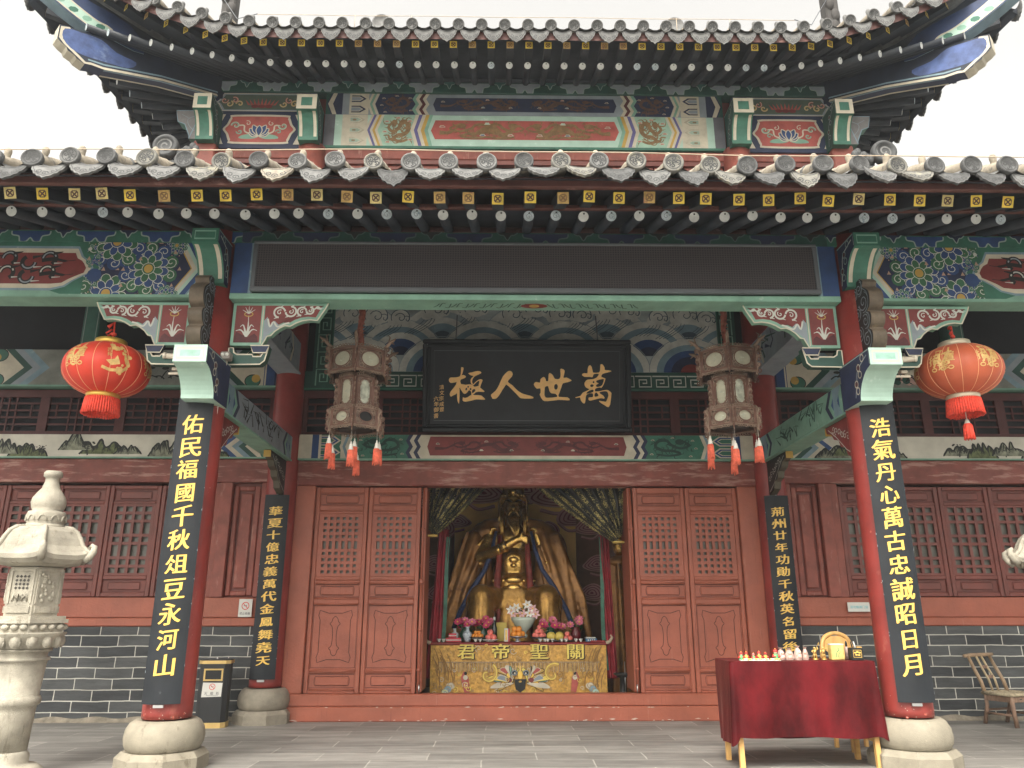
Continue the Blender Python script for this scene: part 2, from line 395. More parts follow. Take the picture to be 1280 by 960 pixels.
def column_base_mesh(mat, r, seed, full=True):
    g = G(); n = 28; rr = random.Random(seed)
    prof = [(r*1.04, .372), (r*1.22, .378), (r*1.40, .355), (r*1.55, .305), (r*1.60, .24), (r*1.56, .19), (r*1.46, .155), (r*1.40, .145)]
    g.lathe(prof[::-1], mat, n=n)
    R8 = r*1.84; o = []
    for z, rad in ((0, R8), (.10, R8), (.145, R8*.88)):
        o.append([(rad*math.cos(math.pi/8+math.pi/4*k), rad*math.sin(math.pi/8+math.pi/4*k), z) for k in range(8)])
    pts = o[0]+o[1]+o[2]
    g.add(pts, [(a*8+k, a*8+(k+1) % 8, a*8+8+(k+1) % 8, a*8+8+k) for a in (0, 1) for k in range(8)]+[list(range(16, 24))], mat)
    return g
def column(x, y, r, ztop, mat_base, name, seed):
    g = G(); n = 28
    g.lathe([(r*1.0, 0), (r*1.0, .05), (r, .4), (r*.985, ztop*.5), (r*.96, ztop-.385)], RED_COL, (0, 0, 0), n)
    if y < 1 and abs(x) < 4:         # knocks and bare patches low on the shaft
        CH = M('chipped_primer', (.50, .40, .34), .8, var=.15); CH2 = M('rubbed_red', (.40, .10, .07), .5, var=.2)
        p = Pen(g, lambda u, v, h: Vector(((r+h)*math.sin(u/r), -(r+h)*math.cos(u/r), v)), base=.0012)
        for i in range(44):
            u = rnd.uniform(-.28, .28); v = abs(rnd.gauss(0, .06))+.002 if i % 3 else rnd.uniform(0, 3); a = rnd.uniform(.0015, .006) if i % 4 else rnd.uniform(.006, .014)
            p.poly([(u+a*(.6+.4*rnd.random())*math.cos(t), v+a*rnd.uniform(.5, 1.1)*math.sin(t)) for t in [k*1.05 for k in range(6)]], CH2 if i % 4 == 0 else CH)
    o = g.build(name, HALL, (x, y, .385))
    b = column_base_mesh(mat_base, r, seed).build('stone_base', o, (0, 0, -.385))
    return o
column(-CW, 0, CR, 4.75, DRUM, 'front_column', 1); column(CW, 0, CR, 4.75, DRUM, 'front_column', 2)
column(-8.2, 0, CR, 4.75, DRUM, 'front_column', 1); column(8.2, 0, CR, 4.75, DRUM, 'front_column', 2)
column(-CW, YI, .185, 7.0, DRUMG, 'inner_column', 3); column(CW, YI, .185, 7.0, DRUMG, 'inner_column', 4)

# --- side bays: brick dado, sill board, lintel
def side_bay(s):
    X0, X1 = 3.16, 8.2
    def b(g, x0, x1, y0, y1, z0, z1, m, c=.006): g.box(s*x0, s*x1, y0, y1, z0, z1, m, c)
    g = G(); b(g, X0, X1, YD, YD+.3, 0, 1.055, BRICK, 0)
    g.build('brick_wall', HALL)
    g = G(); b(g, X0, X1, YD+.02, YD+.2, 1.16, 1.392, RED_DOOR); b(g, X0, X1, YD-.02, YD+.25, 1.058, 1.157, RED_DOOR, .012)
    g.build('sill_board', HALL)
    g = G(); b(g, X0-.05, X1, YD-.01, YD+.2, 2.79, 3.085, RED_WORN, .008); g.build('side_lintel', HALL)
    # posts and the narrow panel next to the inner column
    g = G(); b(g, 3.225, 3.335, YD-.005, YD+.14, 1.394, 2.788, RED_POST); b(g, 3.70, 3.845, YD-.005, YD+.14, 1.394, 2.788, RED_POST)
    b(g, 3.16, 3.222, YD+.03, YD+.12, 1.394, 2.788, RED_POST)
    g.build('side_post', HALL)
    g = G(); b(g, 3.337, 3.698, YD+.09, YD+.12, 1.396, 2.786, RED_DARK, 0)
    for a0, a1, z0, z1 in ((3.36, 3.43, 1.41, 2.75), (3.63, 3.69, 1.41, 2.75)): b(g, a0, a1, YD+.05, YD+.088, z0, z1, RED_POST, .012)
    for z0, z1 in ((1.41, 1.47), (2.69, 2.75)): b(g, 3.432, 3.628, YD+.052, YD+.088, z0, z1, RED_POST, .012)
    b(g, 3.455, 3.605, YD+.06, YD+.088, 1.50, 2.66, RED_POST, .012)
    g.build('side_panel', HALL)
side_bay(-1); side_bay(1)
CEM = M('cement_strip', (.20, .175, .135), .9, var=.35, sc=9, bump=.6, bsc=30)
for s in (-1, 1):
    g = G(); g.grid(lambda u, v: Vector((s*(3.4+4.8*u), YD-.004-.05*v-.012*v*math.sin(u*90), .05*(1-v)+.012*math.sin(u*61)*(1-v)+.002)), 120, 3, CEM); g.build('cement_fillet', HALL)
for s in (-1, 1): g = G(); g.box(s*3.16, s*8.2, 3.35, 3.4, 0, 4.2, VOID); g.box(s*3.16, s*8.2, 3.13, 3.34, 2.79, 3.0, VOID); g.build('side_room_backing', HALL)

def lattice_leaf(x0, x1, z0, z1, mat, kind, name, y=YD+.04, parent=HALL, seed=0):
    """a window or door leaf: stiles, rails, carved boards; its lattice and its pane are pieces of their own"""
    g = G(); w = x1-x0; st = .052; yb = y+.05
    def fr(a0, a1, b0, b1, m=mat, ya=y, yc=yb, c=.007): g.box(a0, a1, ya, yc, b0, b1, m, c)
    if kind == 'window':
        zs = [z0, z0+.05, z0+.205, z0+.255, z1-.235, z1-.20, z1-.045, z1]; lat = (z0+.255, z1-.235); cols = 4
        rows = [1, 1, 1.75, 1, 1.75, 1, 1]; boards = [(z0+.05, z0+.205), (z1-.20, z1-.045)]
        rails = [(z0, z0+.05), (z0+.205, z0+.255), (z1-.235, z1-.20), (z1-.045, z1)]
    else:
        lat = (1.64, 2.40); cols = 6; rows = [1, 1, 1, 1, 1.75, 1, 1, 1, 1]
        boards = [(.35, .525), (.575, 1.31), (1.385, 1.555), (2.505, 2.665)]
        rails = [(z0, .35), (.525, .575), (1.31, 1.385), (1.555, 1.64), (2.40, 2.505), (2.665, z1)]
    fr(x0, x0+st, z0, z1); fr(x1-st, x1, z0, z1)
    xa, xb = x0+st+.001, x1-st-.001
    for b0, b1 in rails: fr(xa, xb, b0, b1, ya=y+.003)
    # raised half-round beads along rails
    if kind == 'door':
        for zb in (.31+.03, .55, 1.315, 1.38, 1.56, 1.6, 2.44): g.tube([(xa+.01, y+.002, zb), (xb-.01, y+.002, zb)], .012, mat, 8, True)
    for b0, b1 in boards:
        g.box(xa, xb, y+.028, y+.045, b0+.001, b1-.001, mat)
        p = Pen(g, plane_xz(y+.028), base=.001)
        p.stroke([(xa+.012, b0+.014), (xb-.012, b0+.014), (xb-.012, b1-.014), (xa+.012, b1-.014)], .006, GROOVE, True)
        cx, cz = (x0+x1)/2, (b0+b1)/2
        if b1-b0 < .4:
            hw, hh = (xb-xa)*.36, (b1-b0)*.27
            g.box(cx-hw, cx+hw, y+.016, y+.027, cz-hh, cz+hh, mat, .008)
            p = Pen(g, plane_xz(y+.028), base=.001)
            p.stroke([(cx-hw-.01, cz-hh*.5), (cx-hw, cz-hh-.006), (cx+hw, cz-hh-.006), (cx+hw+.01, cz-hh*.5), (cx+hw+.01, cz+hh*.5), (cx+hw, cz+hh+.006), (cx-hw, cz+hh+.006), (cx-hw-.01, cz+hh*.5)], .007, GROOVE, True)
        else:
            hw, hh = (xb-xa)*.37, (b1-b0)*.42
            q = [(-1, -.78), (-.93, -.97), (-.74, -.93), (-.4, -.86), (.4, -.86), (.74, -.93), (.93, -.97), (1, -.78), (.9, -.6), (.9, .6), (1, .78), (.93, .97), (.74, .93), (.4, .86), (-.4, .86), (-.74, .93), (-.93, .97), (-1, .78), (-.9, .6), (-.9, -.6)]
            p.stroke([(cx+hw*a, cz+hh*b) for a, b in q], .008, GROOVE, True)
            q = [(0, -.72), (.14, -.66), (.20, -.52), (.30, -.44), (.16, -.34), (.11, 0), (.16, .34), (.30, .46), (.2, .54), (.14, .66), (0, .74), (-.14, .66), (-.2, .54), (-.30, .46), (-.16, .34), (-.11, 0), (-.16, -.34), (-.30, -.44), (-.2, -.52), (-.14, -.66)]
            p.stroke(cr([(cx+hw*a, cz+hh*b) for a, b in q], 3, True), .0075, GROOVE, True)
    o = g.build(name, parent)
    # lattice
    g = G(); l0, l1 = lat; m_ = .045 if kind == 'window' else .06
    a0, a1 = xa+m_, xb-m_; zz0, zz1 = l0+m_*.6, l1-m_*.6; bw = .036
    g.box(xa, a0, y+.016, y+.04, l0, l1, mat); g.box(a1, xb, y+.016, y+.04, l0, l1, mat)
    g.box(a0, a1, y+.016, y+.04, l0, zz0, mat); g.box(a0, a1, y+.016, y+.04, zz1, l1, mat)
    cw = (a1-a0+bw)/cols
    for i in range(1, cols): g.box(a0+cw*i-bw, a0+cw*i, y+.014, y+.038, zz0, zz1, mat)
    tot = sum(rows); u = (zz1-zz0+bw-0)/tot; z = zz0
    for r_ in rows[:-1]:
        z += u*r_; g.box(a0, a1, y+.017, y+.036, z-bw, z, mat)
    g.build('lattice', o)
    g = G(); g.box(xa-.01, xb+.01, y+.06, y+.065, l0-.01, l1+.01, GLASSD); g.build('window_pane', o)
    return o
for s in (-1, 1):
    for k in range(5):
        a, b = 3.95+.645*k+.004, 3.95+.645*(k+1)-.004
        x0, x1 = (s*a, s*b) if s > 0 else (-b, -a)
        lattice_leaf(x0, x1, 1.40, 2.755, RED_DARK if True else RED_DOOR, 'window', 'window_leaf')
    g = G(); g.box(s*3.847, s*3.949, YD+.03, YD+.1, 1.394, 2.788, RED_POST, .005); g.build('window_jamb', HALL)
for a, b in ((-2.655, -2.0), (-1.99, -1.335), (1.335, 1.99), (2.0, 2.655)):
    lattice_leaf(a, b, .30, 2.735, RED_DOOR, 'door', 'door_leaf')
for s in (-1, 1):                                   # the folded inner leaf, seen edge on
    g = G(); g.box(s*1.262, s*1.318, YD+.045, YD+.62, .31, 2.735, RED_DOOR, .008)
    g.tube([(s*1.30, YD+.03, .31), (s*1.30, YD+.03, 1.55)], .02, RED_DOOR, 8); g.tube([(s*1.30, YD+.03, 1.6), (s*1.30, YD+.03, 2.72)], .016, RED_DOOR, 8)
    o = g.build('folded_door_leaf', HALL)
    for z, L in ((1.545, .065), (.55, .03), (1.0, .03), (2.2, .03)): g = G(); g.tube([(s*1.30, YD+.028, z), (s*1.30, YD+.028, z+L)], .027, RED_DOOR, 8); g.build('hinge', o)
    g = G(); g.tube([(s*1.29, YD+.02, .30), (s*1.29, YD+.02, .40)], .01, STEEL, 8); g.build('door_bolt', o)
# frame, threshold, lintel
for s in (-1, 1): g = G(); g.box(s*2.66, s*2.90, YD-.01, YD+.15, .302, 2.748, RED_DOOR, .008); g.build('door_jamb', HALL)
g = G(); g.box(-2.9, 2.9, YD-.03, YD+.16, 0, .165, RED_DOOR, .01); g.box(-2.88, 2.88, YD-.012, YD+.15, .166, .30, RED_DOOR, .01)
p = Pen(g, plane_xz(YD-.03)); CHIP = M('chipped_primer', (.50, .40, .34), .8, var=.15)
for i in range(60):
    u = rnd.uniform(-2.85, 2.6); v = rnd.choice((.158, .153, .012, .02, .03)); L = rnd.uniform(.01, .09); p.poly([(u, v), (u+L*.5, v-.004), (u+L, v), (u+L*.6, v+rnd.uniform(.003, .008))], CHIP)
g.build('threshold', HALL)
g = G(); g.box(-2.93, 2.93, YD-.02, YD+.2, 2.75, 3.064, RED_WORN, .012); g.build('door_lintel', HALL)

# ------------------------------------------------------------------ painted patterns
def cloud(p, c, s, fill, line, d=1):
    x, y = c
    pts = [(-1, -.25), (-.55, -.05), (-.5, .35), (-.1, .5), (.1, .3), (.4, .5), (.75, .25), (.6, -.05), (.95, -.15), (.9, -.4), (.2, -.42), (-.4, -.4)]
    q = cr([(x+d*a*s, y+b*s*.8) for a, b in pts], 3, True)
    p.poly(q, fill); p.stroke(q, s*.14, line, True)
    p.spiral((x-d*.1*s, y+.12*s), .22*s, line, s*.07, 1, 0, d); p.spiral((x+d*.42*s, y+.08*s), .2*s, line, s*.07, 1, 2, d)
def zig(p, u0, z0, z1, n, amp, w, mat, ph=0):
    pts = []; k = 2*n
    for i in range(k+1): pts.append((u0+(amp if (i+ph) % 2 else -amp), z0+(z1-z0)*i/k))
    q = [(a-w/2, b) for a, b in pts]+[(a+w/2, b) for a, b in pts[::-1]]
    for i in range(k):
        p.poly([(pts[i][0]-w/2, pts[i][1]), (pts[i+1][0]-w/2, pts[i+1][1]), (pts[i+1][0]+w/2, pts[i+1][1]), (pts[i][0]+w/2, pts[i][1])], mat)
def dragon(p, c, w, h, mat, d=1, seed=0):
    """curled painted dragon: body, mane, legs, whiskers and cloud wisps around it"""
    r_ = random.Random(seed); x, y = c
    T = lambda a, b: (x+d*a*w/2, y+b*h/2)
    w *= .98; body = cr([T(-.45, .55), T(-.7, .2), T(-.35, -.1), T(.05, .2), T(.25, .62), T(.6, .55), T(.72, .05), T(.4, -.3), T(0, -.35), T(-.3, -.62), T(.2, -.8), T(.7, -.65)], 5)
    n = len(body); p.stroke(body, [h*(.07+.07*math.sin(math.pi*i/n)) for i in range(n)], mat)
    p.disc(T(-.3, .5), w*.10, mat, h*.14, 9); p.poly([T(-.4, .55), T(-.62, .72), T(-.5, .4)], mat)
    for k in range(34):
        i = r_.randrange(2, n-2); a = r_.uniform(0, 6.28); b0 = body[i]; L = r_.uniform(.16, .34)*h
        q = [b0, (b0[0]+math.cos(a)*L*.6, b0[1]+math.sin(a)*L*.6), (b0[0]+math.cos(a+.7)*L, b0[1]+math.sin(a+.7)*L)]
        p.stroke(cr(q, 3), [h*.045, h*.03, h*.008], mat)
    for (a, b) in ((-.75, -.35), (.45, -.55), (.85, .3), (-.1, .85)):
        for k in range(3):
            an = r_.uniform(0, 6.28); p.stroke([T(a, b), (T(a, b)[0]+math.cos(an)*h*.13, T(a, b)[1]+math.sin(an)*h*.13)], [h*.05, h*.01], mat)
def arrow_band(p, u0, u1, z0, z1, n, base, frame, fill, line, motif=None):
    """row of pointed panels lying along the beam end"""
    p.rect(min(u0, u1), max(u0, u1), z0, z1, base); hh = (z1-z0)/n; d = 1 if u1 < u0 else -1
    for i in range(n):
        zc = z0+hh*(i+.5); a = hh*.42; tip = u1; b = u1+d*hh*.6
        for k, mt in ((1, line), (.78, frame), (.52, line), (.40, fill)):
            aa = a*k; p.poly([(u0, zc-aa), (b+d*(1-k)*.06, zc-aa), (tip+d*(1-k)*hh*.9, zc), (b+d*(1-k)*.06, zc+aa), (u0, zc+aa)], mt)
        if motif:
            m0, m1 = u0-d*(.03), b+d*.06
            for t in (.25, .5, .75): p.disc((m0+(m1-m0)*t, zc), abs(m1-m0)*.10, motif, hh*.11, 6)
            p.stroke([(m0, zc), (m1, zc)], hh*.06, motif)
def dragon_beam(g, y, z0, z1, half, pal, n_arrow, seed, base_mat, bottom=.0):
    """long official style beam painting: end band, arrows, zigzags, dragon field, long middle panel"""
    hgt = z1-z0; zm = (z0+z1)/2
    for s in (-1, 1):
        p = Pen(g, plane_xz(y, s))
        u = half
        p.rect(u-.10, u-.015, z0, z1, pal['edge']); p.rect(u-.13, u-.10, z0, z1, pal['line'])
        arrow_band(p, u-.13, u-.38, z0, z1, n_arrow, pal['abase'], pal['aframe'], pal['afill'], pal['line'], pal.get('amotif'))
        ua = u-.41
        for k, mt in enumerate(pal['zig']): zig(p, ua-.036*k, z0, z1, 1, hgt*.09, .037, mt)
        f1 = ua-.036*len(pal['zig']); f0 = half*pal.get('f0', .60)
        p.clip = [(0, -1, -z0), (0, 1, z1)]
        p.poly([(f1-hgt*.06, z0), (f1+hgt*.12, zm), (f1-hgt*.06, z1), (f0, z1), (f0, z0)], pal['field'])
        dragon(p, ((f0+f1)/2, zm), (f1-f0)*.86, hgt*.9, pal['dragon'], -1, seed)
        for (a, b) in ((.15, .8), (.5, .9), (.85, .78), (.12, .2), (.8, .12), (.9, .45)):
            cloud(p, (f0+(f1-f0)*a, z0+hgt*b), hgt*.075, pal['cl'][0], pal['line'])
        for k, mt in enumerate(pal['zig2']): zig(p, f0-.05*k, z0, z1, 2 if pal.get('fine') else 1, hgt*.07, .051, mt)
    mid = half*pal.get('mid_w', .50)-.03
    p = Pen(g, plane_xz(y)); p.clip = [(0, -1, -z0), (0, 1, z1)]
    t = hgt*pal['border']
    p.poly([(-mid, z0+t), (mid, z0+t), (mid+hgt*.12, zm), (mid, z1-t*pal.get('tb', 1)), (-mid, z1-t*pal.get('tb', 1)), (-mid-hgt*.12, zm)], pal['mid'])
    for s in (-1, 1):
        p2 = Pen(g, plane_xz(y, s), base=.009)
        p2.clip = [(0, -1, -z0-t), (0, 1, z1-t*.8)]
        body = cr([(mid*.95*k/8, zm+hgt*.16*math.sin(k*2.3)) for k in range(1, 9)], 4); p2.stroke(body, [hgt*(.10+.06*math.sin(i*.25)) for i in range(len(body))], pal['mdragon'])
        dragon(p2, (mid*.22, zm), hgt*1.5, hgt*.62, pal['mdragon'], 1, seed+3)
        dragon(p2, (mid*.62, zm), hgt*1.6, hgt*.6, pal['mdragon'], -1, seed+4)
        p2.clip = []
        for a, b, k in ((.16, .35, 0), (.42, .72, 1), (.47, .35, 2), (.92, .62, 0)):
            cloud(p2, (mid*a, z0+hgt*b), hgt*.085, pal['cl'][k], pal['line'])
def cornice(g, y, z0, z1, x0, x1, per, base, cl, line, tri, off=0):
    p = Pen(g, plane_xz(y)); h = z1-z0; k0 = int(x0/per)-1
    p.clip = [(-1, 0, -x0), (1, 0, x1), (0, -1, -z0), (0, 1, z1)]
    for k in range(k0, int(x1/per)+2):
        c = k*per+off; s = per*.30
        q = [(-1, .95), (-.95, .62), (-.62, .5), (-.55, .2), (-.5, 0), (-.2, 0), (0, .35), (.2, 0), (.5, 0), (.55, .2), (.62, .5), (.95, .62), (1, .95)]
        pts = cr([(c+a*s, z0+b*h*.93) for a, b in q], 3)
        p.poly(pts, cl); p.stroke(pts, .014, line, False)
        c2 = c+per/2; q = [(-.46, 1), (-.30, .78), (-.16, .74), (0, .34), (.16, .74), (.30, .78), (.46, 1)]
        pts = cr([(c2+a*s, z0+b*h) for a, b in q], 3); p.poly(pts, tri); p.stroke(pts, .011, line)
def rosette(p, c, r, ink1, ink2, sp1, sp2, seed=0):
    """layered round flower ringed by curled leaves with white outlines"""
    x, y = c; N = 10
    for i in range(N):
        a = 2*math.pi*(i+.5)/N; q = (x+math.cos(a)*r*.84, y+math.sin(a)*r*.84)
        p.disc(q, r*.265, sp1 if i % 3 else sp2, n=10); p.spiral(q, r*.235, LINE, r*.030, 1.3, a+2.5, 1 if i % 2 else -1, n=13)
        a2 = 2*math.pi*i/N; q2 = (x+math.cos(a2)*r*1.12, y+math.sin(a2)*r*1.12)
        p.poly([(q2[0]-r*.075, q2[1]-r*.06), (q2[0]+r*.075, q2[1]-r*.06), (q2[0], q2[1]+r*.09)], M('petal_buff', (.42, .27, .20), .6))
    for rad, n, w, mt in ((.56, 10, .20, ink1), (.36, 8, .16, ink2)):
        for i in range(n):
            a = 2*math.pi*(i+.3)/n; q = (x+math.cos(a)*r*rad, y+math.sin(a)*r*rad)
            p.disc(q, r*.20, LINE, r*w*.92, 10, a); p.disc(q, r*.178, mt, r*w*.78, 10, a)
    p.disc(c, r*.24, LINE, n=14); p.disc(c, r*.215, ink2, n=14); p.disc(c, r*.16, OCHRE, r*.17, n=12)
def meander(p, u0, u1, v0, v1, n, mat, w, vert=False):
    L = (v1-v0) if vert else (u1-u0); c = L/n
    q = [(0, .88), (.92, .88), (.92, .10), (.22, .10), (.22, .62), (.66, .62), (.66, .36), (.42, .36)]
    for i in range(n):
        pts = [(u0+(u1-u0)*(b), v0+c*(i+a)) if vert else (u0+c*(i+a), v0+(v1-v0)*b) for a, b in q]
        p.stroke(pts, w, mat)
        if i < n-1:
            pts = [(u0+(u1-u0)*.10, v0+c*(i+.92)), (u0+(u1-u0)*.10, v0+c*(i+1)), ] if vert else [(u0+c*(i+.92), v0+(v1-v0)*.10), (u0+c*(i+1), v0+(v1-v0)*.10)]
def scroll_ornament(p, c, L, s, mat, line, d=1):
    """running scroll with leaves, growing along d"""
    x, y = c
    for i in range(3):
        q = (x+d*L*(.1+.28*i), y+(1 if i % 2 else -1)*s*.12)
        p.spiral(q, s*(.32-.05*i), line, s*.13, 1.0, 0 if d > 0 else math.pi, d*(1 if i % 2 else -1), .3)
        p.spiral(q, s*(.32-.05*i), mat, s*.07, 1.0, 0 if d > 0 else math.pi, d*(1 if i % 2 else -1), .3)
        p.stroke([(q[0], q[1]+s*.2), (q[0]+d*s*.3, q[1]+s*.42)], [s*.12, s*.02], line)
    p.stroke(cr([(x+d*L*.72, y), (x+d*L*.84, y+s*.14), (x+d*L, y+s*.02)], 4), [s*.14, s*.1, s*.02], line)
# ------------------------------------------------------------------ front beams of the porch
ZB0, ZB1, ZC1 = 4.075, 4.627, 4.763
YF = -.12
g = G(); g.box(-8.6, 8.6, YF, .12, ZB1+.003, ZC1, GREEN, .01)
g.box(-2.84, 2.84, YF-.002, YF, ZB1+.006, ZC1-.006, DGREEN)
cornice(g, YF, ZB1+.006, ZC1-.004, -6.6, -2.84, .62, GREEN, BLUE, LINEG, NAVY, .09); cornice(g, YF, ZB1+.006, ZC1-.004, 2.84, 6.8, .62, GREEN, BLUE, LINEG, NAVY, .09)
cornice(g, YF-.002, ZB1+.006, ZC1-.004, -2.84, 2.84, .74, DGREEN, NAVY, M('dull_line', (.07, .11, .10), .6), INK, .09)
g.build('cornice_band', HALL)
g = G(); g.tube([(-8.6, .02, ZC1+.055), (8.6, .02, ZC1+.055)], .07, FASCIA, 12); g.build('eave_purlin', HALL)
for s in (-1, 1):
    g = G(); x0, x1 = 2.99, 8.2
    g.box(s*x0, s*x1, YF+.003, .12, ZB0, ZB1, DGREEN)
    g.box(s*x0, s*x1, YF-.004, YF+.001, ZB0, ZB0+.016, LGREEN)
    g.box(s*x0, s*x1, YF-.004, .124, ZB0-.012, ZB0-.002, LGREEN)
    p = Pen(g, plane_xz(YF+.003, s)); p.clip = [(0, -1, -ZB0-.017), (0, 1, ZB1), (-1, 0, -3.0)]
    za, zm, zb = ZB0, 4.36, ZB1
    # bands next to the column
    p.rect(2.9, 3.6, za, zb, MINT)
    p.poly([(3.49, za), (3.30, zm), (3.45, zb), (4.30, zb), (4.16, zm), (4.305, za)], NAVY)
    def chev(d0, d1, mt): p.poly([(3.49-d0, za), (3.30-d0, zm), (3.45-d0, zb), (3.45-d1, zb), (3.30-d1, zm), (3.49-d1, za)], mt)
    chev(0, .012, OCHRE); chev(.012, .055, CREAM); chev(.055, .095, MINT); chev(.095, .15, BLUE); chev(.15, .17, LBLUE)
    p.disc((3.02, za+.05), .2, BLUE, .16); p.ring((3.02, za+.05), .2, .012, LINE, ry=.16); p.disc((3.02, za+.02), .12, DGREEN)
    p.disc((3.02, zb-.05), .2, GREEN, .16); p.ring((3.02, zb-.05), .2, .012, LINE, ry=.16)
    # flower field
    ck = p.clip; p.clip = ck+[(-.19, -.285, -.19*3.30-.285*4.36) if False else (-1, -(3.49-3.30)/(zm-za), -3.30-(3.49-3.30)/(zm-za)*zm+.006) if False else (-1, 0, -3.32), (1, 0, 4.30)]
    p.poly([(3.49, za), (3.30, zm), (3.45, zb), (4.30, zb), (4.16, zm), (4.305, za)], NAVY)
    for c in ((3.46, 4.60), (3.50, 4.08), (4.27, 4.50), (4.27, 4.22)): rosette(p, c, .10, BLUE, GREEN, GREEN, BLUE)
    LF2 = M('leaf_paint', (.03, .115, .055), .55, var=.2, sc=7)
    rosette(p, (4.03, 4.635), .27, LF2, BLUE, BLUE, LF2); rosette(p, (4.07, 4.10), .27, LF2, BLUE, BLUE, LF2); rosette(p, (3.70, 4.355), .262, BLUE, LF2, LF2, BLUE)
    rosette(p, (3.60, 4.02-.05), .12, GREEN, BLUE, BLUE, GREEN); rosette(p, (4.20, 4.36), .07, GREEN, OCHRE, BLUE, GREEN)
    p.clip = ck
    # green field and red medallion
    p.poly([(4.305, za), (4.16, zm), (4.30, zb), (8.2, zb), (8.2, za)], GREEN)
    p.stroke([(4.305, za), (4.16, zm), (4.30, zb)], .012, LINEG)
    def med(o, mt):
        q = [(a-.14, b) for a, b in [(4.455+.0-o, zm+.045), (4.43-o, zm+.0), (4.445-o, zm-.05), (4.50-o, zm-.075), (4.58-o*.7, zm-.115-o*.3), (4.64-o*.5, zm-.155-o*.6), (4.74, zm-.165-o), (8.1, zm-.165-o), (8.1, zm+.16+o), (4.55-o*.4, zm+.155+o), (4.525-o*.8, zm+.10+o*.3), (4.48-o, zm+.075)]]
        p.poly(q, mt)
    med(.07, LBLUE); med(.045, CREAM); med(0, PRED)
    p.poly([(4.5, za+.017), (8.2, za+.017), (8.2, za+.055), (4.6, za+.05)], LGREEN)
    for yy in (.075, -.07):
        q0 = (4.95, zm+yy)
        for k in range(4):
            c = (5.22-.19*k, zm+yy+(.02 if k % 2 else -.02)); p.ring(c, .062, .042, INK, 12, a0=(0 if k % 2 else math.pi), a1=(math.pi*1.35 if k % 2 else math.pi*2.35)); p.ring(c, .062, .014, LINE if (yy < 0 and k % 2) else GREYP, 10, a0=(0 if k % 2 else math.pi), a1=(math.pi*.9 if k % 2 else math.pi*1.9))
            p.stroke([(c[0]-.03, c[1]+.05), (c[0]-.12, c[1]+.07)], [.035, .008], INK); p.stroke([(c[0]-.05, c[1]-.05), (c[0]-.13, c[1]-.045)], [.014, .004], LINE)
        p.stroke(cr([(4.72, zm+yy), (4.60, zm+yy+.015), (4.50, zm+yy-.005), (4.40, zm+yy+.005)], 4), [.04, .025, .006], INK)
    for k in range(3): p.ring((5.43+.014*k, zm), .075, .009, LINE, 8, a0=math.pi*.65, a1=math.pi*1.35)
    p.disc((5.62, zm), .13, MAROON, .10); p.disc((5.56, zm), .02, LINE); p.disc((5.62, zm+.02), .05, INK)
    g.build('side_front_beam', HALL)
# centre: blue end boards, net screen, green soffit
g = G(); g.box(-2.88, 2.88, YF+.02, .12, ZB0+.03, ZB1, DGREEN); g.box(-2.90, 2.90, YF-.02, .124, ZB0-.03, ZB0+.028, LGREEN, .004)
for s in (-1, 1): g.box(s*2.735, s*2.90, YF-.01, YF+.019, ZB0+.03, ZB1, BLUE); g.box(s*2.705, s*2.735, YF-.012, YF+.019, ZB0+.03, ZB1, LBLUE)
p = Pen(g, lambda u, v, h: Vector((u, v, ZB0-.03-h)))
for k in range(16):
    for s in (-1, 1):
        u = s*(.10+.055*k); p.stroke(cr([(u, -.05), (u+s*.03, .06*math.sin(k*2.1)), (u+s*.065, .04)], 3), .012, DGREEN)
p.disc((-.02, 0), .13, PRED, .06); p.disc((-.02, 0), .05, OCHRE, .04)
g.build('middle_front_beam', HALL)
netm = M('net_mesh', (.050, .044, .047), .85, var=.1)
def _net():
    n, l = netm.node_tree.nodes, netm.node_tree.links; b = n['Principled BSDF']
    gg = n.new('ShaderNodeNewGeometry'); sp = n.new('ShaderNodeSeparateXYZ'); l.new(gg.outputs['Position'], sp.inputs[0])
    fs = []
    for ax in 'XZ':
        w = n.new('ShaderNodeMath'); w.operation = 'MULTIPLY'; w.inputs[1].default_value = 1/.024; l.new(sp.outputs[ax], w.inputs[0])
        f = n.new('ShaderNodeMath'); f.operation = 'FRACT'; l.new(w.outputs[0], f.inputs[0])
        c = n.new('ShaderNodeMath'); c.operation = 'LESS_THAN'; c.inputs[1].default_value = .42; l.new(f.outputs[0], c.inputs[0]); fs.append(c)
    mx = n.new('ShaderNodeMath'); mx.operation = 'MAXIMUM'; l.new(fs[0].outputs[0], mx.inputs[0]); l.new(fs[1].outputs[0], mx.inputs[1])
    m2 = n.new('ShaderNodeMix'); m2.data_type = 'RGBA'; m2.inputs['A'].default_value = (.012, .013, .018, 1); m2.inputs['B'].default_value = (.058, .049, .050, 1)
    l.new(mx.outputs[0], m2.inputs['Factor']); l.new(m2.outputs['Result'], b.inputs['Base Color'])
_net()
g = G(); g.box(-2.66, 2.66, YF-.055, YF-.045, ZB0+.075, ZB1-.03, netm)
o = g.build('net_screen', HALL)
g = G()
g.box(-2.70, 2.70, YF-.075, YF-.03, ZB0+.03, ZB0+.075, IRON, .006); g.box(-2.70, 2.70, YF-.07, YF-.03, ZB1-.03, ZB1-.004, IRON, .006)
for s in (-1, 1): g.box(s*2.66, s*2.70, YF-.068, YF-.03, ZB0+.077, ZB1-.032, IRON, .004)
g.build('screen_frame', o)

